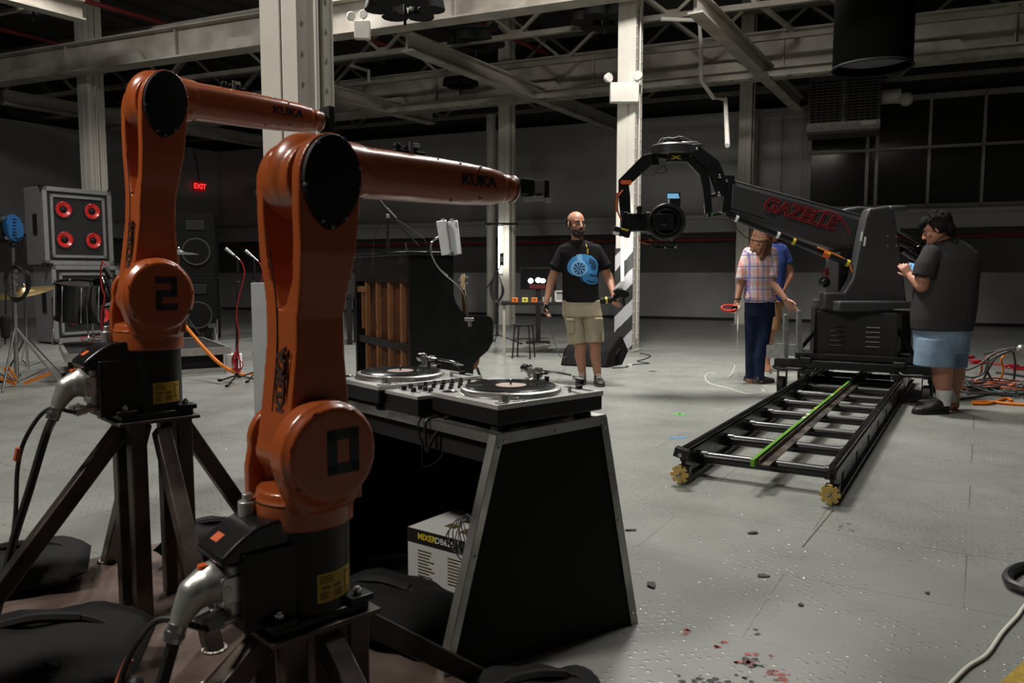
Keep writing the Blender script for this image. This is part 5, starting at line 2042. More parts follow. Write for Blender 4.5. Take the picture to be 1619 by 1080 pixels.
HY = TIP.y
rib('tip_bracket', [(1150, 279, 14), (1149, 310, 15), (1141, 338, 9)], 0, .20)
rib('hanger_plate', [(1098, 238, 18), (1128, 262, 20), (1139, 285, 17), (1138, 310, 12)], 0, .05, Y=HY - .09)
rib('hanger_plate', [(1098, 238, 18), (1128, 262, 20), (1139, 285, 17), (1138, 310, 12)], 0, .05, Y=HY + .12)
rib('lower_link', [(1090, 250, 14), (1112, 274, 14), (1117, 300, 12), (1120, 338, 11)], 0, .05, Y=HY - .07)
rib('lower_link', [(1090, 250, 14), (1112, 274, 14), (1117, 300, 12), (1120, 338, 11)], 0, .05, Y=HY + .10)
for a, b_ in (((1114, 312), (1136, 307)), ((1118, 341), (1142, 337))):
    mb = MB(); mb.cyl(s(*a, HY - .02), s(*b_, HY - .02), .022, n=12); part('cross_tube', mb, 'gloss_black', world=True)
mb = MB(); mb.cyl(s(1124, 338, HY - .045), s(1126, 337.7, HY - .045), .024, n=12); part('tube_mark', mb, 'green_tape', world=True)
for (px, py, r_) in ((1092, 236, .013), (1102, 236, .013), (1138, 279, .020), (1149, 286, .014), (1137, 307, .020), (1141, 335, .014)):
    q = s(px, py, HY - .12); mb = MB(); mb.lathe([(r_, 0), (r_ * .9, r_ * .6), (r_ * .3, r_ * .9)], q, (0, -1, 0), 14); part('joint_bolt', mb, 'chrome', world=True)
mb = MB()
for k in range(3):
    mb.tube([s(1098, 245 + k * 3, HY + .02 * k), s(1118, 262 + k * 4, HY + .02 * k), s(1126, 285, HY + .02 * k), s(1131, 300, HY)], .011, 8)
part('head_cable', mb, 'cable_black', world=True)
# pan housing on top
c = s(1063, 238, HY)
mb = MB(); mb.lathe([(.18, -.045), (.205, -.035), (.205, .035), (.19, .05), (.05, .052)], c, (0, 0, 1), 40); part('pan_housing', mb, 'crane_grey', world=True)
mb = MB(); a, b_ = s(1075, 238, HY), s(1106, 236, HY); mb.bar(a, b_, .20, .085); mb.box(s(1088, 227, HY), (.16, .16, .02)); part('housing_arm', mb, 'crane_grey', world=True, bevel=.01)
mb = MB()
rnd = random.Random(4)
for k in range(8):
    x = 1042 + k * 4
    mb.tube([s(x - 3, 229, HY - .05 + .015 * k), s(x + 6, 219 - rnd.random() * 3, HY - .03), s(x + 20, 222, HY), s(x + 34, 228, HY + .03)], .006, 6)
part('cable_bunch', mb, 'cable_grey', world=True)
mb = MB(); mb.cyl(s(1043, 252, HY), s(1043, 242, HY), .07, n=20); mb.box(s(1072, 250, HY - .02), (.19, .16, .085)); part('pan_motor', mb, 'black_plastic', world=True, bevel=.008)
mb = MB(); mb.text('X', Matrix.Translation(s(1069, 249, HY - .11)) @ Matrix.Rotation(PI / 2, 4, 'X') @ Matrix.Scale(2.4, 4, (1, 0, 0)), .045, .002, bold=.003); part('motor_mark', mb, 'yellow_tape', world=True, smooth=0)
rib('yoke_arm', [(1040, 251, 20), (1022, 254, 20), (986, 289, 18), (987, 310, 17), (989, 345, 15)], 0, .07)
mb = MB(); mb.box(s(989, 289, HY), (.10, .085, .038)); part('yoke_tape', mb, 'orange_tape', world=True)
mb = MB(); mb.tube([s(985, 300, HY - .05), s(976, 315, HY - .05), s(977, 335, HY - .05), s(984, 350, HY - .05)], .008, 8); mb.tube([s(976, 305, HY - .05), s(975, 335, HY - .05)], .013, 8, raw=True); part('red_lead', mb, 'cable_rust', world=True)
mb = MB(); mb.tube([s(1012, 273, HY - .04), s(1030, 278, HY - .04), s(1048, 262, HY - .04), s(1053, 272, HY - .04), s(1038, 274, HY - .04)], .004, 6); part('loose_lead', mb, 'cable_black', world=True)
mb = MB(); mb.box(s(1008, 352, HY), (.24, .16, .17)); mb.box(s(989, 352, HY), (.09, .12, .20)); part('tilt_motor', mb, 'crane_black', world=True, bevel=.008)
for k in range(7):
    mb = MB(); mb.sph(s(1022, 336 + k * 5, HY - .085), .006, 8, 6); part('motor_screw', mb, 'silver', world=True)
mb = MB(); mb.box(s(982, 367, HY - .06), (.17, .10, .075), Matrix.Rotation(.25, 3, 'Y')); bt = part('side_battery', mb, 'black_plastic', world=True, bevel=.006)
mb = MB(); mb.box(s(974, 369, HY - .115), (.06, .006, .03), Matrix.Rotation(.25, 3, 'Y')); obj('battery_label', mb, 'white_tape', bt, world=True, smooth=0)
mb = MB(); mb.box(s(988, 363, HY - .115), (.07, .006, .018), Matrix.Rotation(.25, 3, 'Y')); obj('battery_mark', mb, 'yellow_tape', bt, world=True, smooth=0)

# ---- the film camera hung in the head
CC = s(1050, 352, HY - .10)
fc = thing('film_camera', 'black film camera with a wide round lens hanging in the crane head', 'camera', V((CC.x, CC.y, CC.z - .2)))
def fp(name, mb, m_, parent=None, **k):
    return obj(name, mb, m_, parent or fc, world=True, **k)
mb = MB(); mb.box(CC + V((0, .10, .01)), (.26, .28, .22)); mb.box(CC + V((-.14, .08, .02)), (.08, .2, .16)); fp('body', mb, 'black_plastic', bevel=.012)
mb = MB(); mb.lathe([(.16, .05), (.175, .0), (.175, -.06), (.165, -.07), (.150, -.06), (.13, -.02)], CC + V((.005, -.06, 0)), (0, 1, 0), 40); fp('matte_ring', mb, 'black_plastic')
mb = MB(); mb.lathe([(.13, .0), (.128, -.045), (.112, -.05), (.09, -.02)], CC + V((0, -.06, 0)), (0, 1, 0), 36); fp('lens_barrel', mb, 'crane_black')
mb = MB(); mb.box(CC + V((-.03, -.115, 0)), (.20, .02, .15)); fp('filter_frame', mb, 'crane_black', bevel=.004)
mb = MB(); mb.sph(CC + V((-.02, -.09, 0)), (.08, .04, .08), 24, 14); fp('lens_glass', mb, 'lens_glass')
mb = MB(); mb.box(s(1065, 316, HY - .1), (.125, .03, .135)); mo = fp('monitor', mb, 'black_plastic', bevel=.004)
mb = MB(); mb.box(s(1064, 310, HY - .12), (.105, .006, .045)); obj('monitor_screen', mb, 'screen_blue', mo, world=True, smooth=0)
mb = MB(); mb.box(s(1057, 319, HY - .12), (.02, .006, .05)); mb.box(s(1071, 312, HY - .12), (.04, .006, .02)); obj('monitor_label', mb, 'white_tape', mo, world=True, smooth=0)
mb = MB(); mb.cyl(s(1066, 325, HY - .1), s(1062, 334, HY - .1), .018, n=10); mb.cyl(s(1071, 325, HY - .1), s(1071, 334, HY - .1), .012, n=10); fp('monitor_mount', mb, 'silver')
mb = MB(); mb.cyl(s(1011, 326, HY - .1), s(1011, 338, HY - .1), .022, n=12); mb.cyl(s(1011, 328, HY - .1), s(1011, 331, HY - .1), .03, n=14); fp('top_knob', mb, 'black_plastic')
mb = MB(); mb.ring(s(1036, 387, HY - .14), (0, 1, 0), .034, .022, .03, 20); mb.box(s(1050, 391, HY - .12), (.20, .03, .018)); mb.cyl(s(1063, 376, HY - .14), s(1068, 392, HY - .14), .013, n=8); fp('focus_gear', mb, 'black_plastic')
mb = MB(); mb.sph(s(1062, 378, HY - .16), .016, 10, 8); mb.sph(s(1068, 390, HY - .16), .014, 10, 8); mb.sph(s(1052, 391, HY - .15), .010, 8, 6); fp('bright_fittings', mb, 'silver')
mb = MB(); mb.tube([s(1010, 372, HY - .12), s(1012, 382, HY - .12), s(1025, 386, HY - .12), s(1040, 383, HY - .12)], .005, 6); mb.tube([s(1026, 378, HY - .12), s(1034, 381, HY - .12)], .008, 6); fp('red_wire', mb, 'cable_rust')
mb = MB(); mb.tube([s(1076, 333, HY - .1), s(1080, 345, HY - .1), s(1077, 356, HY - .1)], .018, 8); fp('side_grip', mb, 'black_plastic')
# ================================================================== people
def Rz(a):
    return Matrix.Rotation(a, 4, 'Z')


def head_frame(c, yaw, pitch=0.0, roll=0.0, sc_=1.0):
    """facing local -y; yaw>0 turns the face towards +x"""
    return Matrix.Translation(c) @ Rz(yaw) @ Matrix.Rotation(pitch, 4, 'X') @ Matrix.Rotation(roll, 4, 'Y') @ Matrix.Scale(sc_, 4)


def with_M(mb, M, fn):
    o = len(mb.v)
    fn(mb)
    for i in range(o, len(mb.v)):
        mb.v[i] = M @ mb.v[i]


def head(mb, M):
    def f(m):
        m.sph((0, .012, .028), (.076, .096, .088), 24, 16)
        m.sph((0, -.030, -.055), (.054, .062, .060), 20, 12)
        m.sph((0, -.062, -.092), (.026, .026, .020), 12, 8)
        m.sph((0, -.010, -.045), (.064, .070, .055), 20, 12)
        m.chain([((0, -.082, .012), .011), ((0, -.106, -.028), .013)], n=10)
        m.sph((.013, -.096, -.032), (.010, .012, .008), 8, 6); m.sph((-.013, -.096, -.032), (.010, .012, .008), 8, 6)
        m.chain([((-.042, -.069, .026), .008), ((0, -.080, .024), .009), ((.042, -.069, .026), .008)], n=10)
        for sg in (-1, 1):
            m.sph((sg * .042, -.058, -.024), (.024, .022, .020), 10, 8)
            m.sph((sg * .077, .008, -.008), (.010, .018, .030), 12, 8, Matrix.Rotation(.2 * sg, 3, 'Z'))
        m.sph((0, -.088, -.062), (.024, .012, .006), 10, 6); m.sph((0, -.086, -.071), (.021, .012, .007), 10, 6)
    with_M(mb, M, f)


def face_parts(M, parent, lips=True):
    for sg in (-1, 1):
        mb = MB(); mb.sph((sg * .031, -.0765, .000), (.011, .010, .0055), 12, 8); mb.v = [M @ v for v in mb.v]
        e = obj('eye', mb, 'eye_white', parent)
        mb = MB(); mb.sph((sg * .031, -.0840, .000), (.0055, .004, .0050), 10, 6); mb.v = [M @ v for v in mb.v]
        obj('iris', mb, 'eye_dark', e)
        mb = MB(); mb.chain([((sg * .014, -.090, .021), .005), ((sg * .032, -.086, .025), .006), ((sg * .050, -.074, .021), .004)], n=8); mb.v = [M @ v for v in mb.v]
        obj('eyebrow', mb, 'beard', parent)
    mb = MB(); mb.sph((0, -.097, -.066), (.021, .006, .006), 12, 6); mb.v = [M @ v for v in mb.v]
    obj('mouth', mb, 'lips', parent)


def hand(mb, w_, d, n, thumb, curl=.35, sc_=1.0, spread=.06):
    """w_: wrist, d: finger direction, n: palm normal, thumb: +1/-1 side along d x n"""
    d = V(d).normalized(); n = V(n); n = (n - d * n.dot(d)).normalized(); l = d.cross(n) * thumb
    w_ = V(w_)
    k = sc_
    for a in (-.027, -.009, .009, .027):
        mb.chain([(w_ + d * .010 * k + l * a * .6 * k, .015 * k), (w_ + d * .085 * k + l * a * k, .0135 * k)], n=10)
    mb.chain([(w_ + d * .02 * k + l * .02 * k + n * .008 * k, .016 * k), (w_ + d * .05 * k + l * .03 * k + n * .01 * k, .013 * k)], n=10)
    for i, (a, L_) in enumerate(((.030, .070), (.0105, .080), (-.0105, .074), (-.030, .058))):
        p = w_ + d * (.090 - .004 * abs(i - 1)) * k + l * a * k
        dr = (d + l * (a / .03) * spread).normalized()
        ang = curl * (.7 + .15 * i)
        pts = [(p, .0092 * k)]
        for q, f in enumerate((.45, .32, .23)):
            dr2 = (dr * math.cos(ang) + n * math.sin(ang)).normalized()
            p = p + dr2 * L_ * f * k
            pts.append((p, (.0085 - .0007 * q) * k))
            nn = (n * math.cos(ang) - dr * math.sin(ang))
            dr, ang = dr2, curl * .9
            n_ = nn
        mb.chain(pts, n=10)
    p = w_ + d * .028 * k + l * .030 * k
    dr = (d * .72 + l * .62 + n * .35).normalized()
    pts = [(p, .0125 * k), (p + dr * .032 * k, .0105 * k)]
    dr = (d * .85 + l * .35 + n * (.35 + curl * .4)).normalized()
    pts.append((pts[-1][0] + dr * .028 * k, .009 * k))
    pts.append((pts[-1][0] + (dr + n * .2).normalized() * .02 * k, .008 * k))
    mb.chain(pts, n=10)


def shoe(mb, heel, toe, L_=.28, w_=.10, h=.10):
    heel, toe = V(heel), V(toe)
    d = (toe - heel); d.z = 0; d.normalize()
    l = V((-d.y, d.x, 0))
    rows = ((.0, .62, h * .9), (.06, .72, h * 1.08), (.25, .78, h * 1.05), (.45, .88, h * .80), (.65, 1.0, h * .58), (.85, .92, h * .48), (.96, .62, h * .38), (1.0, .30, h * .25))
    rings = []
    for t, wf, hh in rows:
        c = heel + d * (t * L_)
        r_ = []
        for i in range(18):
            a = 2 * PI * i / 18
            ca, sa = math.cos(a), math.sin(a)
            r_.append(V((c.x, c.y, 0)) + l * (w_ / 2 * wf * math.copysign(abs(ca) ** .7, ca)) + V((0, 0, .016 + heel.z + hh / 2 + hh / 2 * math.copysign(abs(sa) ** .8, sa))))
        rings.append(r_)
    mb.loft(rings)


def sole(mb, heel, toe, L_=.28, w_=.10, th=.022):
    heel, toe = V(heel), V(toe)
    d = (toe - heel); d.z = 0; d.normalize()
    l = V((-d.y, d.x, 0))
    rows = ((-.02, .35), (0, .62), (.08, .78), (.3, .80), (.45, .86), (.65, 1.04), (.85, .96), (.97, .66), (1.02, .30))
    P = [heel + d * (t * L_) + l * (w_ / 2 * wf) for t, wf in rows] + [heel + d * (t * L_) - l * (w_ / 2 * wf) for t, wf in rows[::-1]]
    n = len(P)
    z0 = heel.z
    mb.add([V((p.x, p.y, z0)) for p in P] + [V((p.x, p.y, z0 + th)) for p in P], [tuple(range(n))[::-1], tuple(range(n, 2 * n))] + [(i, (i + 1) % n, n + (i + 1) % n, n + i) for i in range(n)])


class Fig:
    def __init__(self, label, px, py):
        self.o = g(px, py)
        self.Y = self.o.y
        self.k = self.Y / FPX
        self.t = thing('person', label, 'person', self.o)

    def j(self, px, py, dy=0.0):
        return s(px, py, self.Y + dy) - self.o

    def rings(self, mb, rows, yaw=0.0, n=28, pw=2.4):
        """rows: (px left, px right, py, half depth, dy)"""
        data = []
        for a, b_, py, ry, dy in rows:
            p, q = self.j(a, py, dy), self.j(b_, py, dy)
            c = (p + q) / 2
            data.append((c.x, c.y, c.z, (q.x - p.x) / 2, ry))
        mb.ellrings(data, n, yaw, pw)

    def part(self, name, mb, m_, parent=None, **k):
        return obj(name, mb, m_, parent or self.t, **k)


# ------------------------------------------------ bearded man
F = Fig('bearded man in black tee with blue skull print and khaki cargo shorts, walking', 932, 606)
j = F.j
HM = head_frame(j(911, 354.5), .42, .0, 0, 1.15)
body = MB()
head(body, HM)
body.chain([(j(912, 370, .02), .060), (j(914, 392, .03), .066)])
body.chain([(j(889, 401, .02), .050), (j(873, 440, .03), .046), (j(871, 447, .02), .044), (j(864, 476, -.03), .029), (j(863, 480, -.035), .027)])
body.chain([(j(944, 402, .02), .050), (j(962, 438, .04), .046), (j(964, 444, .03), .044), (j(970, 466, -.10), .029), (j(970, 470, -.12), .027)])
hand(body, j(863, 481, -.035), (-.05, -.15, -1), (.9, -.3, 0), 1, .75, 1.0)
hand(body, j(970, 470, -.125), (.05, -.5, -.8), (.7, -.5, .4), -1, .95, 1.0)
F.rings(body, ((893, 944, 400, .10, .02), (892, 946, 470, .11, .02)))
body.chain([(j(911, 535, .0), .075), (j(918, 545, -.01), .060), (j(917, 562, .01), .058), (j(921, 590, .02), .040), (j(921, 600, .02), .042)])
body.chain([(j(937, 535, .0), .075), (j(941, 545, -.02), .060), (j(941, 562, -.03), .058), (j(945, 592, -.05), .040), (j(945, 603, -.05), .042)])
F.part('body', body, 'skin_tan', remesh=.0062, sm=3)
face_parts(HM, F.t)
mb = MB()
def _bd(m):
    m.sph((0, -.034, -.072), (.056, .066, .052), 20, 12)
    m.chain([((-.064, -.010, -.030), .016), ((-.058, -.030, -.062), .018), ((-.034, -.068, -.094), .018), ((0, -.082, -.102), .02), ((.034, -.068, -.094), .018), ((.058, -.030, -.062), .018), ((.064, -.010, -.030), .016)], n=10)
    m.chain([((-.026, -.084, -.066), .008), ((0, -.099, -.050), .009), ((.026, -.084, -.066), .008)], n=10)
with_M(mb, HM, _bd)
F.part('beard', mb, 'beard', remesh=.005, sm=2)
mb = MB()
def _hr(m):
    m.sph((0, .040, .018), (.079, .078, .074), 24, 14)
    m.sph((.062, .004, .012), (.016, .034, .034), 12, 8); m.sph((-.062, .004, .012), (.016, .034, .034), 12, 8)
with_M(mb, HM, _hr)
F.part('hair', mb, 'hair_black', remesh=.006, sm=2)
# tee
tee = MB()
F.rings(tee, ((903, 926, 380, .078, .03), (894, 937, 383.5, .10, .02), (884, 947, 390, .115, .02), (881, 949, 400, .125, .02), (887, 948, 415, .130, .01), (889, 947, 432, .132, .0), (889, 946, 450, .128, .0), (889, 947, 470, .130, .0), (889, 948, 478, .132, .0)))
tee.chain([(j(891, 397, .02), .070), (j(881, 420, .02), .076), (j(878, 424, .02), .078)], flat_end=True)
tee.chain([(j(942, 396, .02), .070), (j(954, 418, .03), .076), (j(957, 423, .03), .078)], flat_end=True)
tee_o = F.part('tee_shirt', tee, 'tee_black', remesh=.007, sm=3)


def fp3(cx, cy):
    c = j(cx, cy)
    return lambda x, y: V((c.x + x, 0, c.z + y))


T3 = fp3(921, 423)
kk = F.k
SK = [(.16, -.02), (.165, .03), (.14, .08), (.09, .125), (.02, .145), (-.06, .14), (-.12, .11), (-.165, .06), (-.18, 0), (-.165, -.05), (-.12, -.085), (-.07, -.09), (-.02, -.11), (0, -.15), (.05, -.18), (.12, -.19), (.165, -.17), (.165, -.12), (.15, -.09), (.155, -.05)]
decal('skull_print', [[(x * .95, y * .95) for x, y in SK]], T3, (0, 1, 0), tee_o, 'print_blue', F.t, .003)
pr = [o for o in F.t.children if o.name.startswith('skull_print')][0]
decal('print_band', [[(-.075, .13), (-.02, .14), (-.01, .05), (-.06, .05)], circ(-.045, -.01, .085, 24)], T3, (0, 1, 0), tee_o, 'print_light', pr, .0045)
decal('print_ring', [circ(-.045, -.01, .062, 24)], T3, (0, 1, 0), tee_o, 'print_dark', pr, .006)
sp = []
for q in range(9):
    a = q * 2 * PI / 9
    sp.append([(-.045 + .008 * math.cos(a + 1.5), -.01 + .008 * math.sin(a + 1.5)), (-.045 + .060 * math.cos(a - .10), -.01 + .060 * math.sin(a - .10)), (-.045 + .060 * math.cos(a + .10), -.01 + .060 * math.sin(a + .10))])
decal('print_spokes', sp, T3, (0, 1, 0), tee_o, 'print_light', pr, .0075)
decal('print_socket', [circ(.105, .01, .032, 16, .026), [(.06, .10), (.12, .07), (.13, .03), (.05, .05)], [(.06, -.07), (.14, -.085), (.14, -.10), (.07, -.09)], [(.03, -.13), (.12, -.15), (.12, -.165), (.04, -.15)], [(-.04, -.10), (-.01, -.10), (-.02, -.16)]], T3, (0, 1, 0), tee_o, 'print_dark', pr, .0065)
mb = MB(); mb.box(j(929, 394, -.13) + V((0, 0, -.02)), (.016, .012, .055)); mb.tube([j(926, 384, -.07), j(928, 391, -.11)], .003, 6); F.part('neck_tag', mb, 'yellow_tape')
# shorts
sh = MB()
F.rings(sh, ((888, 949, 474, .125, .0), (889, 950, 488, .130, .0), (889, 953, 500, .130, .0)))
sh.chain([(j(906, 494, .0), .105), (j(910, 520, .0), .096), (j(913, 543, -.01), .100)], flat_end=True, flat_start=False)
sh.chain([(j(934, 494, .0), .105), (j(940, 520, -.01), .098), (j(941, 541, -.02), .100)], flat_end=True)
so = F.part('cargo_shorts', sh, 'khaki', remesh=.007, sm=2)
mb = MB(); mb.box(j(902, 516, -.095), (.085, .03, .15)); mb.box(j(902, 506, -.108), (.09, .03, .035)); F.part('cargo_pocket', mb, 'khaki', so, bevel=.01)
mb = MB(); mb.box(j(947, 515, -.095), (.085, .03, .15)); mb.box(j(947, 505, -.108), (.09, .03, .035)); F.part('cargo_pocket', mb, 'khaki', so, bevel=.01)
for (hx, hy, hd, tx, td) in ((922, 600, .10, 916, -.18), (944, 603, .0, 950, -.28)):
    hl = j(hx, hy, hd); hl.z = 0
    tv = j(tx, hy, td); tv.z = 0
    mb = MB(); shoe(mb, hl, tv, .29, .105, .085); sh_ = F.part('shoe', mb, 'shoe_black', remesh=.006, sm=2)
    mb = MB(); sole(mb, hl, tv, .29, .108, .024); F.part('sole', mb, 'shoe_grey', sh_)
    mb = MB(); d = (tv - hl).normalized()
    for q in range(3):
        c = hl + d * (.12 + q * .03) + V((0, 0, .105 - q * .012)); l = V((-d.y, d.x, 0))
        mb.tube([c - l * .03, c + V((0, 0, .008)), c + l * .03], .004, 6)
    F.part('laces', mb, 'sock_white', sh_)

# what he holds
h = F.o + j(973, 470, -.17)
hc = thing('handheld_camera', 'small black camera rig with yellow ring held by the bearded man', 'camera', h)
hj = lambda px, py, dy=0.0: s(px, py, F.Y - .17 + dy)
mb = MB(); mb.box(hj(983, 464), (.11, .10, .085), Matrix.Rotation(.3, 3, 'Y')); obj('body', mb, 'black_plastic', hc, world=True, bevel=.008)
mb = MB(); mb.box(hj(976, 460), (.08, .08, .05), Matrix.Rotation(-.5, 3, 'Y')); obj('hood', mb, 'black_plastic', hc, world=True, bevel=.008)
mb = MB(); mb.box(hj(990, 466), (.05, .08, .05)); obj('lens_block', mb, 'black_plastic', hc, world=True, bevel=.008)
mb = MB(); mb.cyl(hj(949, 476), hj(966, 474), .034, n=18); mb.cyl(hj(966, 474), hj(978, 468), .022, n=14); obj('handle', mb, 'black_matte', hc, world=True)
mb = MB(); mb.cyl(hj(957, 475), hj(960, 474.6), .037, n=18); obj('grip_ring', mb, 'yellow_tape', hc, world=True)
mb = MB(); mb.cyl(hj(986, 470), hj(987, 484), .010, n=10); obj('lever', mb, 'black_matte', hc, world=True)
mb = MB(); mb.cyl(hj(979, 456), hj(983, 460), .02, n=12); obj('bright_edge', mb, 'silver', hc, world=True)
q = F.o + j(864, 488, -.06)
mb = MB(); mb.cyl(q + V((-.01, -.02, -.03)), q + V((0, -.03, .045)), .021, n=14); single('plug', mb, 'black_matte', 'dark plug in the hand of the bearded man at left', 'plug')
cable([F.o + j(865, 492, -.07), F.o + j(870, 520, 0), F.o + j(878, 545, .1), F.o + j(888, 565, .35) , g(905, 561), g(930, 560), g(960, 566)], .004, 'cable_grey', 'thin grey cord hanging from the hand of the bearded man')

# ------------------------------------------------ heavy man in charcoal tee, back to us
F = Fig('dark haired man in charcoal tee and denim shorts looking down at a phone', 1485, 653)
j = F.j
HM = head_frame(j(1481, 362, .0), -1.95, .38, 0, 1.06)
HM = Matrix.Translation(j(1481, 362, .0)) @ Rz(-2.15) @ Matrix.Rotation(.42, 4, 'X') @ Matrix.Scale(1.10, 4)
body = MB()
head(body, HM)
body.chain([(j(1488, 372, .0), .062), (j(1494, 388, .03), .080)])
# his left arm (to the picture's left), bent up to the phone
body.chain([(j(1472, 405, .0), .075), (j(1460, 446, -.02), .058), (j(1458, 452, -.03), .056), (j(1445, 441, .06), .040), (j(1440, 436, .12), .032)])
hand(body, j(1440, 436, .12), (-.45, .35, .75), (.3, .9, .2), 1, .7, 1.0)
body.chain([(j(1530, 410, .15), .075), (j(1528, 440, .25), .055), (j(1452, 438, .24), .034)])
hand(body, j(1452, 438, .22), (-.8, -.1, .45), (-.2, -.6, .8), -1, .6, 1.0)
F.rings(body, ((1464, 1535, 405, .12, .05), (1456, 1535, 500, .16, .05)))
body.chain([(j(1484, 560, -.02), .105), (j(1490, 580, -.02), .082), (j(1490, 598, .0), .078), (j(1492, 625, .0), .052), (j(1492, 645, .0), .052)])
body.chain([(j(1508, 560, .14), .105), (j(1510, 580, .14), .080), (j(1510, 598, .14), .076), (j(1507, 625, .16), .052), (j(1507, 640, .16), .050)])
F.part('body', body, 'skin_red', remesh=.0062, sm=3)
face_parts(HM, F.t)
mb = MB()
def _hr2(m):
    rnd = random.Random(5)
    m.sph((0, .030, .040), (.088, .096, .086), 24, 14)
    m.sph((0, -.045, .085), (.060, .050, .035), 16, 10)
    m.sph((0, .078, -.03), (.072, .042, .075), 16, 10); m.sph((.062, .03, .01), (.03, .055, .06), 12, 8); m.sph((-.062, .03, .01), (.03, .055, .06), 12, 8); m.sph((0, -.055, .07), (.068, .05, .04), 12, 8)
    for q in range(46):
        a = rnd.random() * 2 * PI; b_ = rnd.uniform(.1, 1.35)
        m.sph((.083 * math.cos(a) * math.sin(b_), .025 + .094 * math.sin(a) * math.sin(b_), .045 + .086 * math.cos(b_)), .013, 8, 6)
with_M(mb, HM, _hr2)
F.part('hair', mb, 'hair_black', remesh=.006, sm=1)
tee = MB()
F.rings(tee, ((1480, 1512, 378, .085, .03), (1472, 1521, 383, .12, .04), (1464, 1532, 391, .155, .05), (1460, 1541, 402, .185, .05), (1459, 1544, 412, .20, .05), (1457, 1543, 425, .205, .05), (1451, 1540, 450, .215, .05), (1447, 1538, 480, .215, .05), (1445, 1535, 505, .21, .05), (1446, 1531, 522, .205, .05)), pw=2.5)
tee.chain([(j(1474, 403, -.03), .085), (j(1464, 422, -.05), .092), (j(1461, 437, -.05), .095)], flat_end=True)
tee.chain([(j(1527, 408, .10), .075), (j(1531, 425, .16), .075)], flat_end=True)
F.part('tee_shirt', tee, 'tee_charcoal', remesh=.008, sm=3)
sh = MB()
F.rings(sh, ((1448, 1530, 515, .20, .05), (1450, 1528, 530, .20, .05), (1450, 1526, 545, .20, .05), (1449, 1526, 556, .19, .05)))
F.rings(sh, ((1454, 1506, 535, .15, .0), (1450, 1507, 556, .15, -.01), (1448, 1506, 578, .15, -.02)))
F.rings(sh, ((1484, 1528, 535, .14, .14), (1486, 1527, 556, .13, .15), (1487, 1524, 580, .13, .16)))
F.part('denim_shorts', sh, 'denim_light', remesh=.007, sm=2)
for (hx, hy, hd, tx, tdy) in ((1497, 652, -.02, 1446, -.05), (1508, 646, .16, 1470, .30)):
    hl = j(hx, hy, hd); hl.z = 0
    tv = j(tx, hy, tdy); tv.z = 0
    mb = MB(); mb.ellrings([(hl.x - .03, hl.y, .07, .052, .055), (hl.x - .03, hl.y, .12, .052, .055), (hl.x - .03, hl.y, .20, .062, .062)]); F.part('sock', mb, 'sock_white')
    mb = MB(); shoe(mb, hl, tv, .30, .115, .10); sh_ = F.part('shoe', mb, 'shoe_black', remesh=.006, sm=2)
    mb = MB(); sole(mb, hl, tv, .30, .118, .03); F.part('sole', mb, 'rubber', sh_)
    mb = MB(); d = (tv - hl).normalized(); l = V((-d.y, d.x, 0))
    for q in range(4):
        c = hl + d * (.10 + q * .03) + V((0, 0, .122 - q * .012)); mb.tube([c - l * .035, c + V((0, 0, .006)), c + l * .035], .004, 6)
    F.part('laces', mb, 'shoe_grey', sh_)
mb = MB(); mb.tube([j(1474, 388, -.03), j(1488, 375, -.09), j(1504, 371, -.07), j(1514, 379, -.06)], .006, 8); mb.tube([j(1509, 371, -.08), j(1512, 377, -.09), j(1511, 382, -.10)], .005, 6); F.part('neck_cord', mb, 'beard')
q = F.o + j(1443, 424, .18)
ph = thing('phone', 'dark phone with a blue screen in the hands of the charcoal tee man', 'phone', q)
mb = MB(); mb.box((0, 0, 0), (.075, .012, .14), Matrix.Rotation(-.9, 3, 'X') @ Matrix.Rotation(.4, 3, 'Y')); obj('phone_case', mb, 'black_plastic', ph, bevel=.004)
mb = MB(); mb.box((0, -.007, .005), (.066, .003, .12), Matrix.Rotation(-.9, 3, 'X') @ Matrix.Rotation(.4, 3, 'Y')); obj('phone_screen', mb, 'screen_blue', ph)

# ------------------------------------------------ person in a plaid shirt, long hair


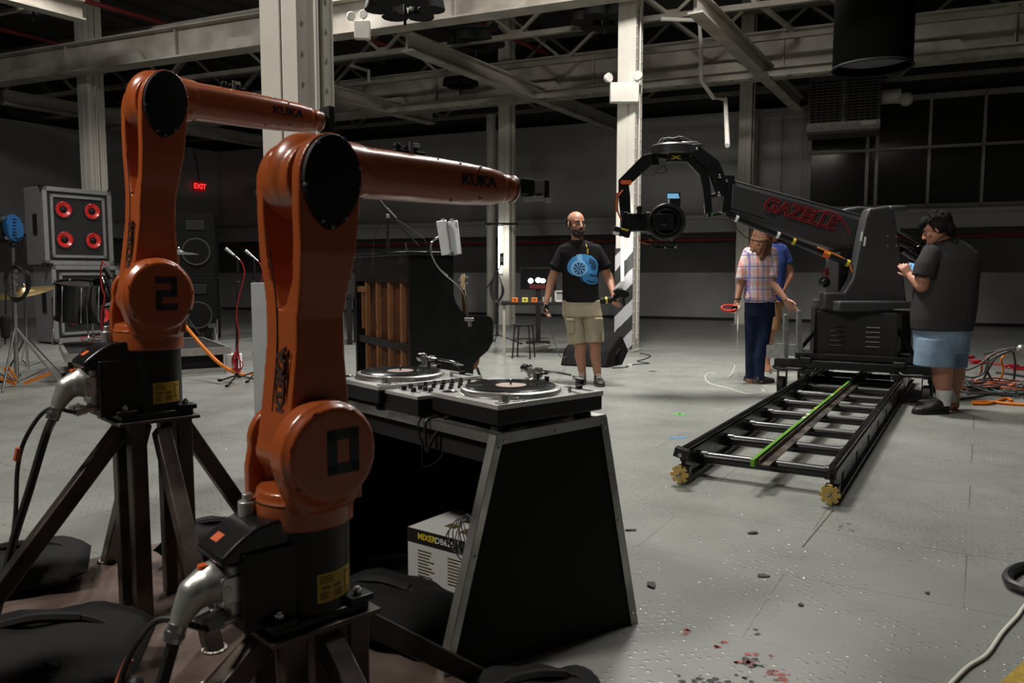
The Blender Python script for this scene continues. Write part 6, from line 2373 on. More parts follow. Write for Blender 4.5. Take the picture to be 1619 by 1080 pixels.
def plaid_mat():
    m = mat('plaid', (.62, .52, .50), .85)
    nt = m.node_tree
    N, L = nt.nodes, nt.links
    b = N['Principled BSDF']
    tc = N.new('ShaderNodeTexCoord')
    sep = N.new('ShaderNodeSeparateXYZ')
    L.new(tc.outputs['Object'], sep.inputs[0])

    def mth(op, a, b_=0.0, c=None):
        n = N.new('ShaderNodeMath'); n.operation = op
        for i, v in ((0, a), (1, b_)):
            if isinstance(v, (int, float)):
                n.inputs[i].default_value = v
            else:
                L.new(v, n.inputs[i])
        return n.outputs[0]

    def stripe(axis, per, off, width):
        f = mth('FRACT', mth('MULTIPLY', mth('ADD', axis, off + 5.0), 1 / per))
        return mth('LESS_THAN', f, width / per)
    xa = mth('ADD', sep.outputs[0], mth('MULTIPLY', sep.outputs[1], .5))
    za = sep.outputs[2]
    colr = None

    def over(f, base, c, k):
        mx = N.new('ShaderNodeMix'); mx.data_type = 'RGBA'
        L.new(mth('MULTIPLY', f, k), mx.inputs[0])
        if isinstance(base, tuple):
            mx.inputs[6].default_value = base + (1,)
        else:
            L.new(base, mx.inputs[6])
        mx.inputs[7].default_value = c + (1,)
        return mx.outputs[2]
    c = (.66, .55, .53)
    c = over(stripe(xa, .115, 0, .022), c, (.70, .20, .12), .75)
    c = over(stripe(xa, .115, .055, .012), c, (.16, .13, .40), .8)
    c = over(stripe(xa, .115, .030, .004), c, (.16, .13, .40), .6)
    c = over(stripe(za, .120, 0, .014), c, (.16, .13, .40), .75)
    c = over(stripe(za, .120, .060, .020), c, (.68, .22, .16), .45)
    c = over(stripe(za, .120, .030, .004), c, (.16, .13, .40), .6)
    L.new(c, b.inputs['Base Color'])
    return m


M_['plaid'] = plaid_mat()
F = Fig('long haired person in pink and blue plaid shirt and dark jeans, back turned', 1203, 606)
j = F.j
HM = Matrix.Translation(j(1208, 368, .0)) @ Rz(-2.5) @ Matrix.Rotation(.1, 4, 'X') @ Matrix.Scale(1.0, 4)
body = MB()
head(body, HM)
body.chain([(j(1206, 382, .0), .052), (j(1203, 394, .02), .062)])
body.chain([(j(1182, 402, .02), .055), (j(1173, 440, .0), .043), (j(1172, 446, .0), .041), (j(1166, 474, -.02), .027), (j(1165, 478, -.02), .026)])
hand(body, j(1165, 478, -.02), (-.25, -.1, -.9), (-.6, -.5, -.1), -1, .85, 1.0)
body.chain([(j(1219, 402, .02), .055), (j(1217, 438, -.05), .046), (j(1219, 445, -.06), .046), (j(1239, 470, -.14), .031), (j(1241, 473, -.15), .028)])
hand(body, j(1242, 474, -.15), (.55, -.1, -.75), (-.5, -.7, -.1), -1, .18, 1.05, .22)
F.rings(body, ((1182, 1220, 405, .09, .02), (1184, 1222, 475, .10, .02)))
body.chain([(j(1186, 596, .03), .036), (j(1186, 604, .03), .040)])
body.chain([(j(1201, 598, -.03), .036), (j(1201, 606, -.03), .040)])
F.part('body', body, 'skin_fair', remesh=.006, sm=3)
face_parts(HM, F.t)
hr = MB()
def _h3(m):
    rnd = random.Random(8)
    m.sph((0, .020, .035), (.088, .104, .092), 24, 14)
with_M(hr, HM, _h3)
rnd = random.Random(8)
for q in range(34):
    a = -1.9 + 3.5 * q / 33
    x0, y0 = .082 * math.sin(a), -.090 * math.cos(a)
    c = j(1207, 366)
    L_ = rnd.uniform(.20, .30)
    pts = [(c + V((x0 * .6, y0 * .6 + .0, .07)), .020), (c + V((x0, y0, .0)), .022), (c + V((x0 * 1.1 - .02, y0 * 1.2, -.10)), .022), (c + V((x0 * 1.25 - .045 + rnd.uniform(-.02, .02), y0 * 1.3, -L_)), .010)]
    hr.chain(pts, n=8)
F.part('hair', hr, 'hair_auburn', remesh=.007, sm=1)
sh = MB()
F.rings(sh, ((1196, 1218, 387, .060, .02), (1184, 1222, 391, .085, .02), (1175, 1227, 400, .112, .02), (1176, 1227, 415, .122, .01), (1177, 1226, 435, .118, .0), (1177, 1225, 455, .118, .0), (1175, 1226, 470, .125, .0), (1177, 1228, 478, .125, .0)), .15)
sh.chain([(j(1183, 400, .02), .062), (j(1175, 425, .0), .062), (j(1173, 442, .0), .066)], flat_end=True)
sh.chain([(j(1219, 400, .0), .066), (j(1221, 420, -.03), .066), (j(1219, 438, -.05), .070)], flat_end=True)
F.part('plaid_shirt', sh, 'plaid', remesh=.007, sm=2)
je = MB()
F.rings(je, ((1178, 1224, 470, .12, .0), (1178, 1224, 485, .125, .0), (1179, 1225, 500, .12, .0)))
je.chain([(j(1190, 495, .03), .088), (j(1188, 540, .02), .066), (j(1187, 565, .03), .058), (j(1186, 598, .03), .050)], flat_end=True)
je.chain([(j(1209, 495, -.02), .095), (j(1206, 540, -.05), .070), (j(1201, 565, -.04), .062), (j(1200, 601, -.03), .052)], flat_end=True)
F.part('jeans', je, 'denim', remesh=.007, sm=2)
for (hx, hd, tx, tdy) in ((1186, .03, 1180, .35), (1195, -.06, 1230, .12)):
    hl = j(hx, 606, hd); hl.z = 0
    tv = j(tx, 606, tdy); tv.z = 0
    mb = MB(); shoe(mb, hl, tv, .27, .095, .080); sh_ = F.part('shoe', mb, 'shoe_grey', remesh=.006, sm=2)
    mb = MB(); sole(mb, hl, tv, .27, .098, .02); F.part('sole', mb, 'shoe_grey', sh_)
mb = MB(); mb.torus(j(1167, 473, -.02), (0, .2, 1), .031, .006, 20, 6); F.part('wrist_band', mb, 'black_matte')
q = F.o + j(1152, 487, -.05)
rt = thing('red_handle', 'red looped plastic handle carried by the plaid shirt person', 'tool', q)
mb = MB()
mb.M = Matrix.Translation((0, 0, 0)) @ Matrix.Scale(1, 4)
pts = [V((.075 * math.cos(a) * 1.0, .02 * math.sin(a), .030 * math.sin(a))) for a in [2 * PI * i / 20 for i in range(21)]]
mb.tube(pts, .011, 8, raw=True); mb.box((.02, 0, -.02), (.10, .03, .02)); obj('loop', mb, 'red_plastic', rt)
mb = MB(); mb.box((.06, 0, .005), (.06, .03, .035)); obj('grip', mb, 'black_plastic', rt, bevel=.004)
cable([F.o + j(1172, 479, -.08), F.o + j(1167, 500, -.08), F.o + j(1166, 540, -.08), g(1163, 590) + V((0, 0, .12)), g(1150, 597), g(1125, 589), g(1115, 595), g(1122, 606), g(1150, 613), g(1180, 622), g(1208, 619), g(1204, 615)],
      .004, 'cable_white', 'thin white cord trailing from the hand of the plaid shirt person to the floor')

# ------------------------------------------------ man in blue tee behind
F = Fig('man in blue tee and tan shorts half hidden behind the plaid shirt person', 1214, 588)
j = F.j
HM = Matrix.Translation(j(1221, 362, .0)) @ Rz(2.4) @ Matrix.Rotation(.15, 4, 'X')
body = MB()
head(body, HM)
body.chain([(j(1221, 376, .0), .055), (j(1220, 388, .02), .066)])
body.chain([(j(1237, 400, .0), .050), (j(1248, 428, .03), .050), (j(1249, 436, .02), .048), (j(1238, 457, -.06), .034), (j(1235, 462, -.08), .030)])
hand(body, j(1235, 462, -.08), (-.6, -.2, -.7), (.3, -.8, 0), 1, .5)
body.chain([(j(1194, 396, .0), .062), (j(1190, 435, .05), .048), (j(1192, 465, .0), .030)])
hand(body, j(1192, 466, .0), (0, -.2, -1), (.8, 0, 0), 1, .4)
F.rings(body, ((1198, 1238, 400, .10, .02), (1196, 1236, 470, .11, .02)))
body.chain([(j(1217, 515, -.02), .078), (j(1216, 530, -.02), .060), (j(1215, 545, .0), .060), (j(1212, 570, .0), .040), (j(1212, 580, .0), .042)])
body.chain([(j(1195, 515, .1), .078), (j(1195, 545, .1), .058), (j(1196, 570, .12), .040), (j(1196, 578, .12), .042)])
F.part('body', body, 'skin_red', remesh=.0065, sm=3)
face_parts(HM, F.t)
mb = MB()
def _h4(m):
    m.sph((0, .028, .034), (.085, .094, .086), 24, 14)
    m.sph((0, .07, -.03), (.07, .04, .06), 16, 10)
with_M(mb, HM, _h4)
F.part('hair', mb, 'hair_auburn', remesh=.006, sm=1)
tee = MB()
F.rings(tee, ((1210, 1232, 383, .070, .02), (1200, 1240, 388, .10, .02), (1192, 1243, 396, .12, .02), (1190, 1243, 415, .13, .01), (1192, 1240, 440, .125, .0), (1192, 1240, 476, .13, .0)))
tee.chain([(j(1236, 395, .0), .068), (j(1243, 411, .02), .072), (j(1244, 416, .02), .074)], flat_end=True)
tee.chain([(j(1197, 395, .0), .068), (j(1192, 416, .02), .074)], flat_end=True)
F.part('tee_shirt', tee, 'tee_blue', remesh=.007, sm=3)
sh = MB()
F.rings(sh, ((1190, 1238, 470, .125, .0), (1190, 1238, 485, .13, .0)))
sh.chain([(j(1222, 484, -.02), .105), (j(1221, 505, -.02), .104), (j(1219, 521, -.02), .108)], flat_end=True)
sh.chain([(j(1198, 484, .08), .105), (j(1196, 500, .08), .104), (j(1194, 517, .08), .108)], flat_end=True)
F.part('tan_shorts', sh, 'khaki_brown', remesh=.008, sm=2)
for (hx, hd, tx, tdy) in ((1213, .08, 1213, -.3), (1196, .16, 1188, -.2)):
    hl = j(hx, 588, hd); hl.z = 0
    tv = j(tx, 588, tdy); tv.z = 0
    mb = MB(); shoe(mb, hl, tv, .29, .105, .09); sh_ = F.part('shoe', mb, 'shoe_brown', remesh=.006, sm=2)
    mb = MB(); sole(mb, hl, tv, .29, .108, .026); F.part('sole', mb, 'sole_white', sh_)
# ================================================================== upright piano seen from behind
PA = R(30.6)
pA = V((-.915, 7.02, 0))
pn = thing('upright_piano', 'black upright piano with an open slatted wooden back', 'piano', pA, PA)
LB_, LD, HT = 1.46, .44, 1.335
prof = [(0, 0), (0, HT), (LD, HT), (LD, .98), (.465, .90), (.52, .83), (.60, .785), (.80, .775), (.845, .75), (.858, .70), (.858, .53), (.80, .44), (.70, .37), (.645, .31), (.63, 0), (.50, 0), (.50, .12), (.30, .12), (.30, 0)]
for y, nm in ((.0, 'end_panel'), (LB_ - .045, 'end_panel')):
    mb = MB(); mb.prism(prof, (0, y + .045, 0), (1, 0, 0), (0, 0, 1), .045); obj(nm, mb, 'piano_black', pn, smooth=0, bevel=.006)
mb = MB(); mb.box((LD / 2 - .01, LB_ / 2, HT + .018), (LD + .07, LB_ + .07, .036)); obj('top_lid', mb, 'piano_black', pn, bevel=.008)
mb = MB(); mb.box((.012, LB_ / 2, HT - .12), (.024, LB_ - .06, .24)); obj('back_rail', mb, 'piano_black', pn, smooth=0)
mb = MB(); mb.box((LD - .015, LB_ / 2, .70), (.03, LB_ - .06, 1.2)); obj('front_panel', mb, 'piano_black', pn, smooth=0)
mb = MB(); mb.box((.65, LB_ / 2, .60), (.40, LB_ - .08, .09)); obj('key_bed', mb, 'piano_black', pn, bevel=.006)
mb = MB(); mb.box((.72, LB_ / 2, .66), (.14, LB_ - .14, .02)); kb = obj('keyboard', mb, 'ivory', pn, smooth=0)
mb = MB(); mb.box((.62, LB_ / 2, .735), (.35, LB_ - .1, .02)); obj('key_lid', mb, 'piano_black', pn, bevel=.005)
mb = MB(); mb.box((.10, LB_ / 2, .58), (.02, LB_ - .06, 1.05)); obj('sound_board', mb, 'wood_dark', pn, smooth=0)
for k in range(4):
    y = .26 + k * .31
    mb = MB(); mb.box((.045, y, .57), (.05, .036, 1.06)); obj('back_post', mb, 'wood_slat', pn, bevel=.004)
mb = MB(); mb.box((.03, LB_ / 2, .50), (.03, LB_ - .04, .075)); obj('cross_rail', mb, 'piano_black', pn, smooth=0)
mb = MB(); mb.box((.03, LB_ / 2, .08), (.05, LB_ - .04, .12)); obj('cross_rail', mb, 'piano_black', pn, smooth=0)
mb = MB(); mb.box((.04, LB_ - .14, 1.01), (.05, .20, .06)); mb.box((.05, LB_ - .12, .80), (.03, .03, .40)); obj('corner_block', mb, 'wood_slat', pn, bevel=.004)

# small boom stand with a microphone on the piano
ps = s(613, 391, 7.45)
ms = thing('boom_microphone', 'black microphone on a short boom stand on top of the piano', 'microphone', V((ps.x, ps.y, HT + .036)))
zt = HT + .036
def q7(px, py, Y=7.45):
    return s(px, py, Y)
mb = MB(); mb.cyl((ps.x, ps.y, zt), (ps.x, ps.y, zt + .012), .10, n=28); obj('base_disc', mb, 'black_plastic', ms, world=True)
mb = MB(); mb.cyl((ps.x, ps.y, zt), q7(613, 345), .010, n=10); mb.cyl((ps.x, ps.y, zt + .02), q7(613, 366), .015, n=10); obj('pole', mb, 'black_plastic', ms, world=True)
mb = MB(); mb.cyl(q7(622, 345), q7(662, 389), .008, n=8); obj('boom', mb, 'black_plastic', ms, world=True)
mb = MB(); mb.sph(q7(614, 341), .026, 12, 8); obj('clutch', mb, 'silver', ms, world=True)
mb = MB(); mb.cyl(q7(599, 316), q7(611, 331), .014, n=12); mb.cyl(q7(610, 330), q7(625, 346), .022, n=12); obj('microphone', mb, 'black_plastic', ms, world=True)
mb = MB(); mb.cyl(q7(597.5, 314.5), q7(599.5, 316.5), .013, n=12); obj('microphone_tip', mb, 'silver', ms, world=True)
mb = MB(); mb.tube([q7(612, 343), q7(598, 360), q7(591, 382), s(590, 395, 7.5), s(589, 440, 7.42), s(591, 500, 7.42), s(596, 520, 7.42)], .004, 6)
mb.tube([q7(625, 346), q7(650, 362), q7(670, 378), q7(674, 388)], .004, 6); obj('cable', mb, 'cable_black', ms, world=True)
p = s(643, 391, 7.2)
mb = MB(); mb.cyl((p.x, p.y, zt), (p.x - .01, p.y, zt + .085), .006, n=8); mb.cyl((p.x, p.y, zt), (p.x, p.y, zt + .01), .03, n=12); single('metal_peg', mb, 'silver', 'small upright metal peg on the near corner of the piano', 'peg')

# clamp lamp with two pale plates on a gooseneck
LY = 7.15
cl_ = thing('clamp_lamp', 'two pale plates on a silver gooseneck clamped to the piano keyboard end', 'lamp', s(742, 512, LY))
def q8(px, py, dy=0.0):
    return s(px, py, LY + dy)
for (x0, x1, dy) in ((702, 0, -.05), (719, 0, .06)):
    mb = MB(); c = q8(x0, 376, dy)
    mb.M = Matrix.Translation(c) @ Matrix.Rotation(.45 if dy < 0 else -.35, 4, 'Z') @ Matrix.Rotation(-.16 if dy < 0 else -.13, 4, 'Y')
    mb.box((0, 0, 0), (.10, .016, .31)); obj('plate', mb, 'acrylic', cl_, world=True, bevel=.008)
mb = MB()
for px in (700, 714):
    mb.cyl(q8(px, 345, -.03), q8(px + 1, 350, -.03), .016, n=10); mb.cyl(q8(px - 3, 348, -.05), q8(px + 3, 348, -.05), .009, n=8)
mb.bar(q8(706, 352, -.05), q8(713, 402, -.05), .012, .012); mb.cyl(q8(713, 400, -.05), q8(713, 404, -.05), .018, n=10)
obj('hinge', mb, 'silver', cl_, world=True)
mb = MB(); mb.tube([q8(709, 371, -.03), q8(692, 376, -.05), q8(682, 384, -.06), q8(681, 398, -.06), q8(690, 418, -.05), q8(706, 436, -.03), q8(723, 450), q8(734, 466), q8(738, 485), q8(739, 504)], .010, 10, sub=8); obj('gooseneck', mb, 'chrome', cl_, world=True)
mb = MB(); mb.box(q8(742, 505), (.085, .06, .03)); mb.cyl(q8(742, 508), q8(742, 516), .022, n=12); obj('clamp', mb, 'silver', cl_, world=True, bevel=.003)

# bass guitar standing behind the piano's keyboard
GY = 8.25
gt = thing('bass_guitar', 'bass guitar with pale headstock standing behind the piano', 'guitar', g(739, 606) + V((0, 0, .0)))
gy = lambda px, py, dy=0.0: s(px, py, GY + dy)
mb = MB()
pol = [(730, 434), (735, 433), (736, 438), (734, 444), (736, 452), (735, 458), (729, 458), (727, 452), (729, 445), (727, 439)]
P = [gy(a, b_) for a, b_ in pol]
mb.prism([(p.x, p.z) for p in P], (0, GY, 0), (1, 0, 0), (0, 0, 1), (-.01, .01)); obj('headstock', mb, 'maple', gt, world=True, bevel=.002)
for q in range(4):
    mb = MB(); c = gy(728 if q % 2 else 737, 438 + q * 5); mb.cyl(c, c + V((-.02 if q % 2 else .02, 0, 0)), .008, n=8); obj('tuning_peg', mb, 'silver', gt, world=True)
mb = MB(); mb.bar(gy(732, 457), gy(737, 520), .045, .024, (0, -1, 0), .060, .026); nk = obj('neck', mb, 'maple', gt, world=True, bevel=.003)
mb = MB(); mb.bar(gy(732, 458, -.015), gy(737, 520, -.015), .040, .006, (0, -1, 0), .054, .006); fb = obj('fingerboard', mb, 'wood_dark', nk, world=True)
mb = MB()
for q in range(12):
    c = gy(732, 459, -.02).lerp(gy(737, 520, -.02), q / 12); mb.box(c, (.042, .003, .003))
obj('frets', mb, 'silver', nk, world=True, smooth=0)
mb = MB(); c = gy(739, 552); mb.prism([(.16 * math.cos(a) * (1 - .16 * math.cos(2 * a)), .24 * math.sin(a)) for a in [2 * PI * k / 28 for k in range(28)]], (c.x, GY, c.z), (1, 0, 0), (0, 0, 1), (-.02, .02)); obj('body', mb, 'wood_slat', gt, world=True, bevel=.006)
mb = MB(); mb.bar((c.x - .1, GY + .02, c.z - .2), (c.x - .15, GY + .18, .0), .02, .02); mb.bar((c.x + .1, GY + .02, c.z - .2), (c.x + .15, GY + .18, .0), .02, .02); mb.bar((c.x, GY - .02, c.z - .2), (c.x, GY - .12, .0), .02, .02); obj('stand_legs', mb, 'black_matte', gt, world=True)

# ================================================================== work table and what is on it
TY = 11.25
ta_ = g(797, 562)
tb = thing('work_table', 'dark topped narrow table with paint splashed steel legs behind the bearded man', 'table', V((ta_.x, ta_.y, 0)), 0)
tz = .765
mb = MB(); mb.box((.66, .30, tz - .02), (1.42, .72, .04)); obj('table_top', mb, 'black_matte', tb, bevel=.004)
for x in (.0, 1.30):
    for y in (.0, .58):
        mb = MB(); mb.box((x, y, (tz - .04) / 2), (.04, .04, tz - .04)); obj('leg', mb, 'girder_paint', tb, bevel=.003)
tw = lambda x, y, z=0: V((ta_.x + x, ta_.y + y, tz + z))
for k, (px, m_) in enumerate(((814, 'toy_orange'), (830, 'toy_yellow'), (845, 'toy_orange'))):
    x = (s(px, 470, ta_.y).x - ta_.x)
    c = tw(x, .02)
    t = thing('toy_block', ('orange toy block on the work table, leftmost of three', 'yellow toy block between two orange ones on the work table', 'orange toy block on the work table, nearest the bearded man')[k], 'toy', c, 0, 'toy blocks on the work table')
    mb = MB(); mb.box((0, 0, .018), (.085, .06, .036)); mb.box((0, 0, .052), (.085, .06, .028)); obj('block', mb, m_, t, bevel=.003)
    mb = MB(); mb.box((0, -.031, .036), (.02, .006, .02)); mb.box((0, 0, .037), (.087, .05, .005)); obj('dark_band', mb, 'black_matte', t)
mb = MB(); mb.bar(tw(.08, .02, .025), tw(.16, .02, .025), .02, .015); single('small_tool', mb, 'silver', 'small pale tool lying left of the toy blocks', 'tool')
mb = MB(); mb.box(tw(.62, .12, .035), (.13, .08, .07)); single('small_box', mb, 'guard_grey', 'small grey box on the work table right of the toy blocks', 'box', bevel=.004)
c = tw((s(886, 467, ta_.y).x - ta_.x) + .03, .15)
t = thing('framed_screen', 'small white framed screen at the right end of the work table', 'screen', c)
mb = MB()
for a in ((-.09, .08, .02, .16), (.11, .08, .02, .16)):
    mb.box((a[0], 0, a[1]), (a[2], .03, a[3]))
mb.box((.01, 0, .008), (.22, .03, .016)); mb.box((.01, 0, .152), (.22, .03, .016)); obj('frame', mb, 'ivory', t, bevel=.003)
mb = MB(); mb.box((.01, .008, .08), (.19, .008, .14)); obj('panel', mb, 'guard_grey', t)
# television standing behind the table
VY = 13.2
a, b_ = s(828, 458, VY), s(874, 423, VY)
t = thing('television', 'black television showing two bright headlights behind the work table', 'television', V(((a.x + b_.x) / 2, VY, 0)))
w_, h_ = b_.x - a.x + .12, b_.z - a.z
mb = MB(); mb.box(((0, 0, (a.z + b_.z) / 2)), (w_, .06, h_)); obj('case', mb, 'black_plastic', t, bevel=.006)
mb = MB(); mb.box(((0, -.032, (a.z + b_.z) / 2)), (w_ - .04, .006, h_ - .04)); sc_ = obj('screen', mb, 'tv_screen', t, smooth=0)
for k, (px, rx, rz_) in enumerate(((839, .045, .045), (851, .05, .045), (858, .05, .04))):
    c = s(px, 444 if k != 1 else 443, VY) - V(((a.x + b_.x) / 2, VY, 0))
    mb = MB(); mb.sph((c.x, -.036, c.z), (rx, .004, rz_), 14, 8); obj('headlight_glow', mb, 'tv_glow', sc_)
c = s(852, 453, VY) - V(((a.x + b_.x) / 2, VY, 0))
mb = MB(); mb.box((c.x, -.036, c.z), (.32, .004, .07)); obj('red_glow', mb, 'tv_red', sc_, smooth=0)
mb = MB(); mb.box((0, .02, a.z / 2 + .1), (.08, .05, a.z + .2)); mb.box((0, .05, .015), (.4, .3, .03)); obj('floor_stand', mb, 'black_matte', t)

# stool
sg_ = g(828, 566)
st = thing('stool', 'small black four legged stool in front of the work table', 'stool', sg_)
mb = MB(); mb.cyl((0, 0, .455), (0, 0, .475), .155, n=28); obj('seat', mb, 'black_plastic', st, bevel=.004)
for k in range(4):
    a = k * PI / 2 + .5
    mb = MB(); mb.tube([(.02 * math.cos(a), .02 * math.sin(a), .448), (.12 * math.cos(a), .12 * math.sin(a), .448), (.145 * math.cos(a), .145 * math.sin(a), .42), (.18 * math.cos(a), .18 * math.sin(a), .0)], .011, 8, sub=4); obj('leg', mb, 'black_plastic', st)
mb = MB(); mb.torus((0, 0, .25), (0, 0, 1), .155, .006, 24, 6); obj('ring_stretcher', mb, 'black_plastic', st)
# white cable coil
c = g(850, 554)
mb = MB()
rnd = random.Random(3)
for k in range(9):
    mb.torus(c + V((rnd.uniform(-.05, .05), rnd.uniform(-.03, .03), .012 + .012 * k * .7)), (rnd.uniform(-.12, .12), rnd.uniform(-.1, .1), 1), .13 + rnd.uniform(-.02, .06), .0095, 26, 6)
single('cable_coil', mb, 'cable_white', 'white cable coil on the floor beside the stool', 'cable coil')

# floor wedge speaker behind the bearded man
wp = [(984, 532), (966, 557), (960, 582), (984, 578), (994, 555)]
WY = 9.75
P = [s(a, b_, WY) for a, b_ in wp]
zmin = min(p.z for p in P)
t = thing('wedge_speaker', 'black scuffed floor wedge speaker at the foot of the striped column', 'speaker', V((P[0].x, WY, 0)))
mb = MB()
d = V((-.93, .36, 0)) * .62
r0 = [V((p.x, p.y, max(0, p.z - zmin))) for p in P]
mb.loft([r0, [p + d for p in r0]]); obj('cabinet', mb, 'speaker_charcoal', t, world=True, smooth=0, bevel=.01)
mb = MB()
a, b_, c2 = r0[0], r0[1], r0[2]
n_ = (b_ - a).cross(d).normalized()
if n_.y > 0: n_ = -n_
mb.add([a + d * .04 + n_ * .004, a + d * .96 + n_ * .004, b_ + d * .96 + n_ * .004, b_ + d * .04 + n_ * .004], [(0, 1, 2, 3)])
mb.add([b_ + d * .04 + V((-.0, -.006, 0)), b_ + d * .96 + V((0, -.006, 0)), c2 + d * .96 + V((0, -.006, .02)), c2 + d * .04 + V((0, -.006, .02))], [(0, 1, 2, 3)])
obj('grille', mb, 'black_matte', t, world=True, smooth=0)
mb = MB(); mb.bar(s(974, 560, WY - .02), s(979, 551, WY - .02), .05, .02); obj('handle_recess', mb, 'decal_black', t, world=True)
cable([g(990, 580), g(1003, 577), g(1026, 575), g(1008, 572), g(1020, 568), g(1028, 563), g(1012, 559)], .012, 'cable_black', 'thin black cable wriggling on the floor by the striped column')
cable([g(968, 583), g(985, 582), g(994, 580)], .010, 'cable_black', 'short black lead on the floor in front of the wedge speaker')
mb = MB(); mb.box(g(996, 580) + V((0, 0, .015)), (.05, .03, .03)); single('white_plug', mb, 'white_tape', 'small white plug on the floor by the wedge speaker', 'plug')

# stand with a shotgun mic in front of the distant column
def tripod_stand(name, label, cat, base, top, col_='black_plastic', spread=.30, h0=.28, r_=.011, nleg=3, a0=.4):
    t = thing(name, label, cat, base)
    B = V(base)
    mb = MB(); mb.cyl((B.x, B.y, .12), top, r_, n=10); mb.cyl((B.x, B.y, .12), V((B.x, B.y, .12)).lerp(V(top), .55), r_ * 1.45, n=10); obj('pole', mb, col_, t, world=True)
    for k in range(nleg):
        a = a0 + k * 2 * PI / nleg
        mb = MB(); e = B + V((spread * math.cos(a), spread * math.sin(a), .012))
        mb.tube([B + V((0, 0, h0 * .55)), e], r_ * .8, 8, raw=True); lg = obj('leg', mb, col_, t, world=True)
        mb = MB(); mb.cyl(e, e + V((math.cos(a), math.sin(a), 0)) * .04, r_ * 1.5, n=8); obj('rubber_foot', mb, 'rubber', lg, world=True)
    mb = MB(); mb.cyl(B + V((0, 0, h0 * .45)), B + V((0, 0, h0 * .7)), r_ * 2, n=10); obj('hub', mb, col_, t, world=True)
    return t


B = g(786, 543)
Y_ = B.y
t = tripod_stand('microphone_stand', 'tall black boom microphone stand with coiled cable near the distant column', 'microphone stand', B, s(786, 430, Y_), a0=-.4, spread=.42)
mb = MB(); mb.cyl(s(770, 455, Y_), s(792, 420, Y_), .010, n=8); obj('boom', mb, 'black_plastic', t, world=True)
mb = MB(); mb.sph(s(786, 431, Y_ - .02), .035, 10, 8); obj('clutch', mb, 'black_plastic', t, world=True)
mb = MB(); mb.cyl(s(793, 420, Y_), s(793, 400, Y_), .032, n=14); obj('microphone', mb, 'black_plastic', t, world=True)
mb = MB(); mb.cyl(s(793, 414, Y_ - .01), s(793, 406, Y_ - .01), .0335, n=14); obj('microphone_band', mb, 'silver', t, world=True)
mb = MB()
for k in range(5):
    mb.tube([s(787, 432, Y_ - .04), s(779 - k, 448, Y_ - .05), s(781 - k, 468 + k, Y_ - .05), s(788, 474 + k, Y_ - .05), s(793 + k, 462, Y_ - .05), s(792, 445, Y_ - .05), s(787, 434, Y_ - .04)], .006, 6)
mb.tube([s(790, 470, Y_ - .05), s(789, 485, Y_ - .05)], .008, 6); obj('coiled_cable', mb, 'cable_black', t, world=True)

# dark table half hidden between the front robot and the piano
B = g(553, 545)
t = thing('side_table', 'plain dark table seen between the front robot arm and the piano', 'table', B)
mb = MB(); mb.box((-.55, .3, 1.17 - 34 / FPX * B.y - .02), (1.4, .7, .04)); obj('table_top', mb, 'black_matte', t)
for x in (0, -1.1):
    for y in (0, .55):
        mb = MB(); mb.box((x, y, .42), (.07, .07, .84)); obj('leg', mb, 'black_matte', t)

# ================================================================== speakers at the back left
def prop_cabinet(label, loc, rz, W_=1.15, H_=1.28, D_=.58, woof=((-.24, .28), (.24, .28), (-.24, -.22), (.24, -.22))):
    t = thing('speaker_cabinet', label, 'speaker', loc, rz, 'grey prop speaker cabinets')
    mb = MB(); mb.box((W_ / 2, D_ / 2, H_ / 2), (W_, D_, H_)); obj('cabinet', mb, 'speaker_grey', t, bevel=.012)
    mb = MB()
    for (x0, x1, z0, z1, y) in ((.0, W_, 0, .07, -.03), (.0, W_, H_ - .07, H_, -.03), (0, .07, 0, H_, -.03), (W_ - .07, W_, 0, H_, -.03)):
        mb.box(((x0 + x1) / 2, y + .015, (z0 + z1) / 2), (x1 - x0, .04, z1 - z0))
    obj('outer_frame', mb, 'speaker_frame', t, smooth=0)
    mb = MB(); mb.box((W_ / 2, -.004, H_ / 2), (W_ - .14, .012, H_ - .14)); obj('baffle', mb, 'speaker_baffle', t, smooth=0)
    mb = MB()
    e = .12
    for (x0, x1, z0, z1) in ((e, W_ - e, e, e + .045), (e, W_ - e, H_ - e - .045, H_ - e), (e, e + .045, e, H_ - e), (W_ - e - .045, W_ - e, e, H_ - e)):
        mb.box(((x0 + x1) / 2, -.02, (z0 + z1) / 2), (x1 - x0, .03, z1 - z0))
    obj('inner_frame', mb, 'speaker_frame', t, smooth=0)
    for (x, z) in woof:
        c = V((W_ / 2 + x * 1.0, -.012, H_ / 2 + z))
        mb = MB(); mb.lathe([(.155, .0), (.15, -.022), (.135, -.022), (.132, .0)], c, (0, 1, 0), 32); wf = obj('woofer', mb, 'speaker_baffle', t)
        mb = MB(); mb.lathe([(.134, -.014), (.120, -.020), (.045, .006), (.04, .006)], c + V((0, .0, 0)), (0, 1, 0), 32, cap=False); obj('cone', mb, 'woofer_red', wf)
        mb = MB(); mb.sph(c + V((0, .0, 0)), (.046, .022, .046), 18, 10); obj('dust_cap', mb, 'black_plastic', wf)
    mb = MB(); mb.box((-.004, D_ * .42, H_ * .52), (.012, .13, .34)); obj('side_port', mb, 'decal_black', t, smooth=0)
    for (x, z) in ((.0, .0), (W_, .0), (0, H_), (W_, H_)):
        mb = MB(); mb.box((x, -.005, z), (.07, .06, .07)); obj('corner_cap', mb, 'black_matte', t, bevel=.008)
    return t


SPR = R(56.5)
SP0 = V((-7.68, 12.95, 0))
prop_cabinet('grey speaker cabinet with four red cones, on top of its stack', SP0 + V((0, 0, 1.32)), SPR)
prop_cabinet('grey speaker cabinet behind the drums, carrying the one with four visible red cones', SP0 + V((.09, 0, .03)), SPR)


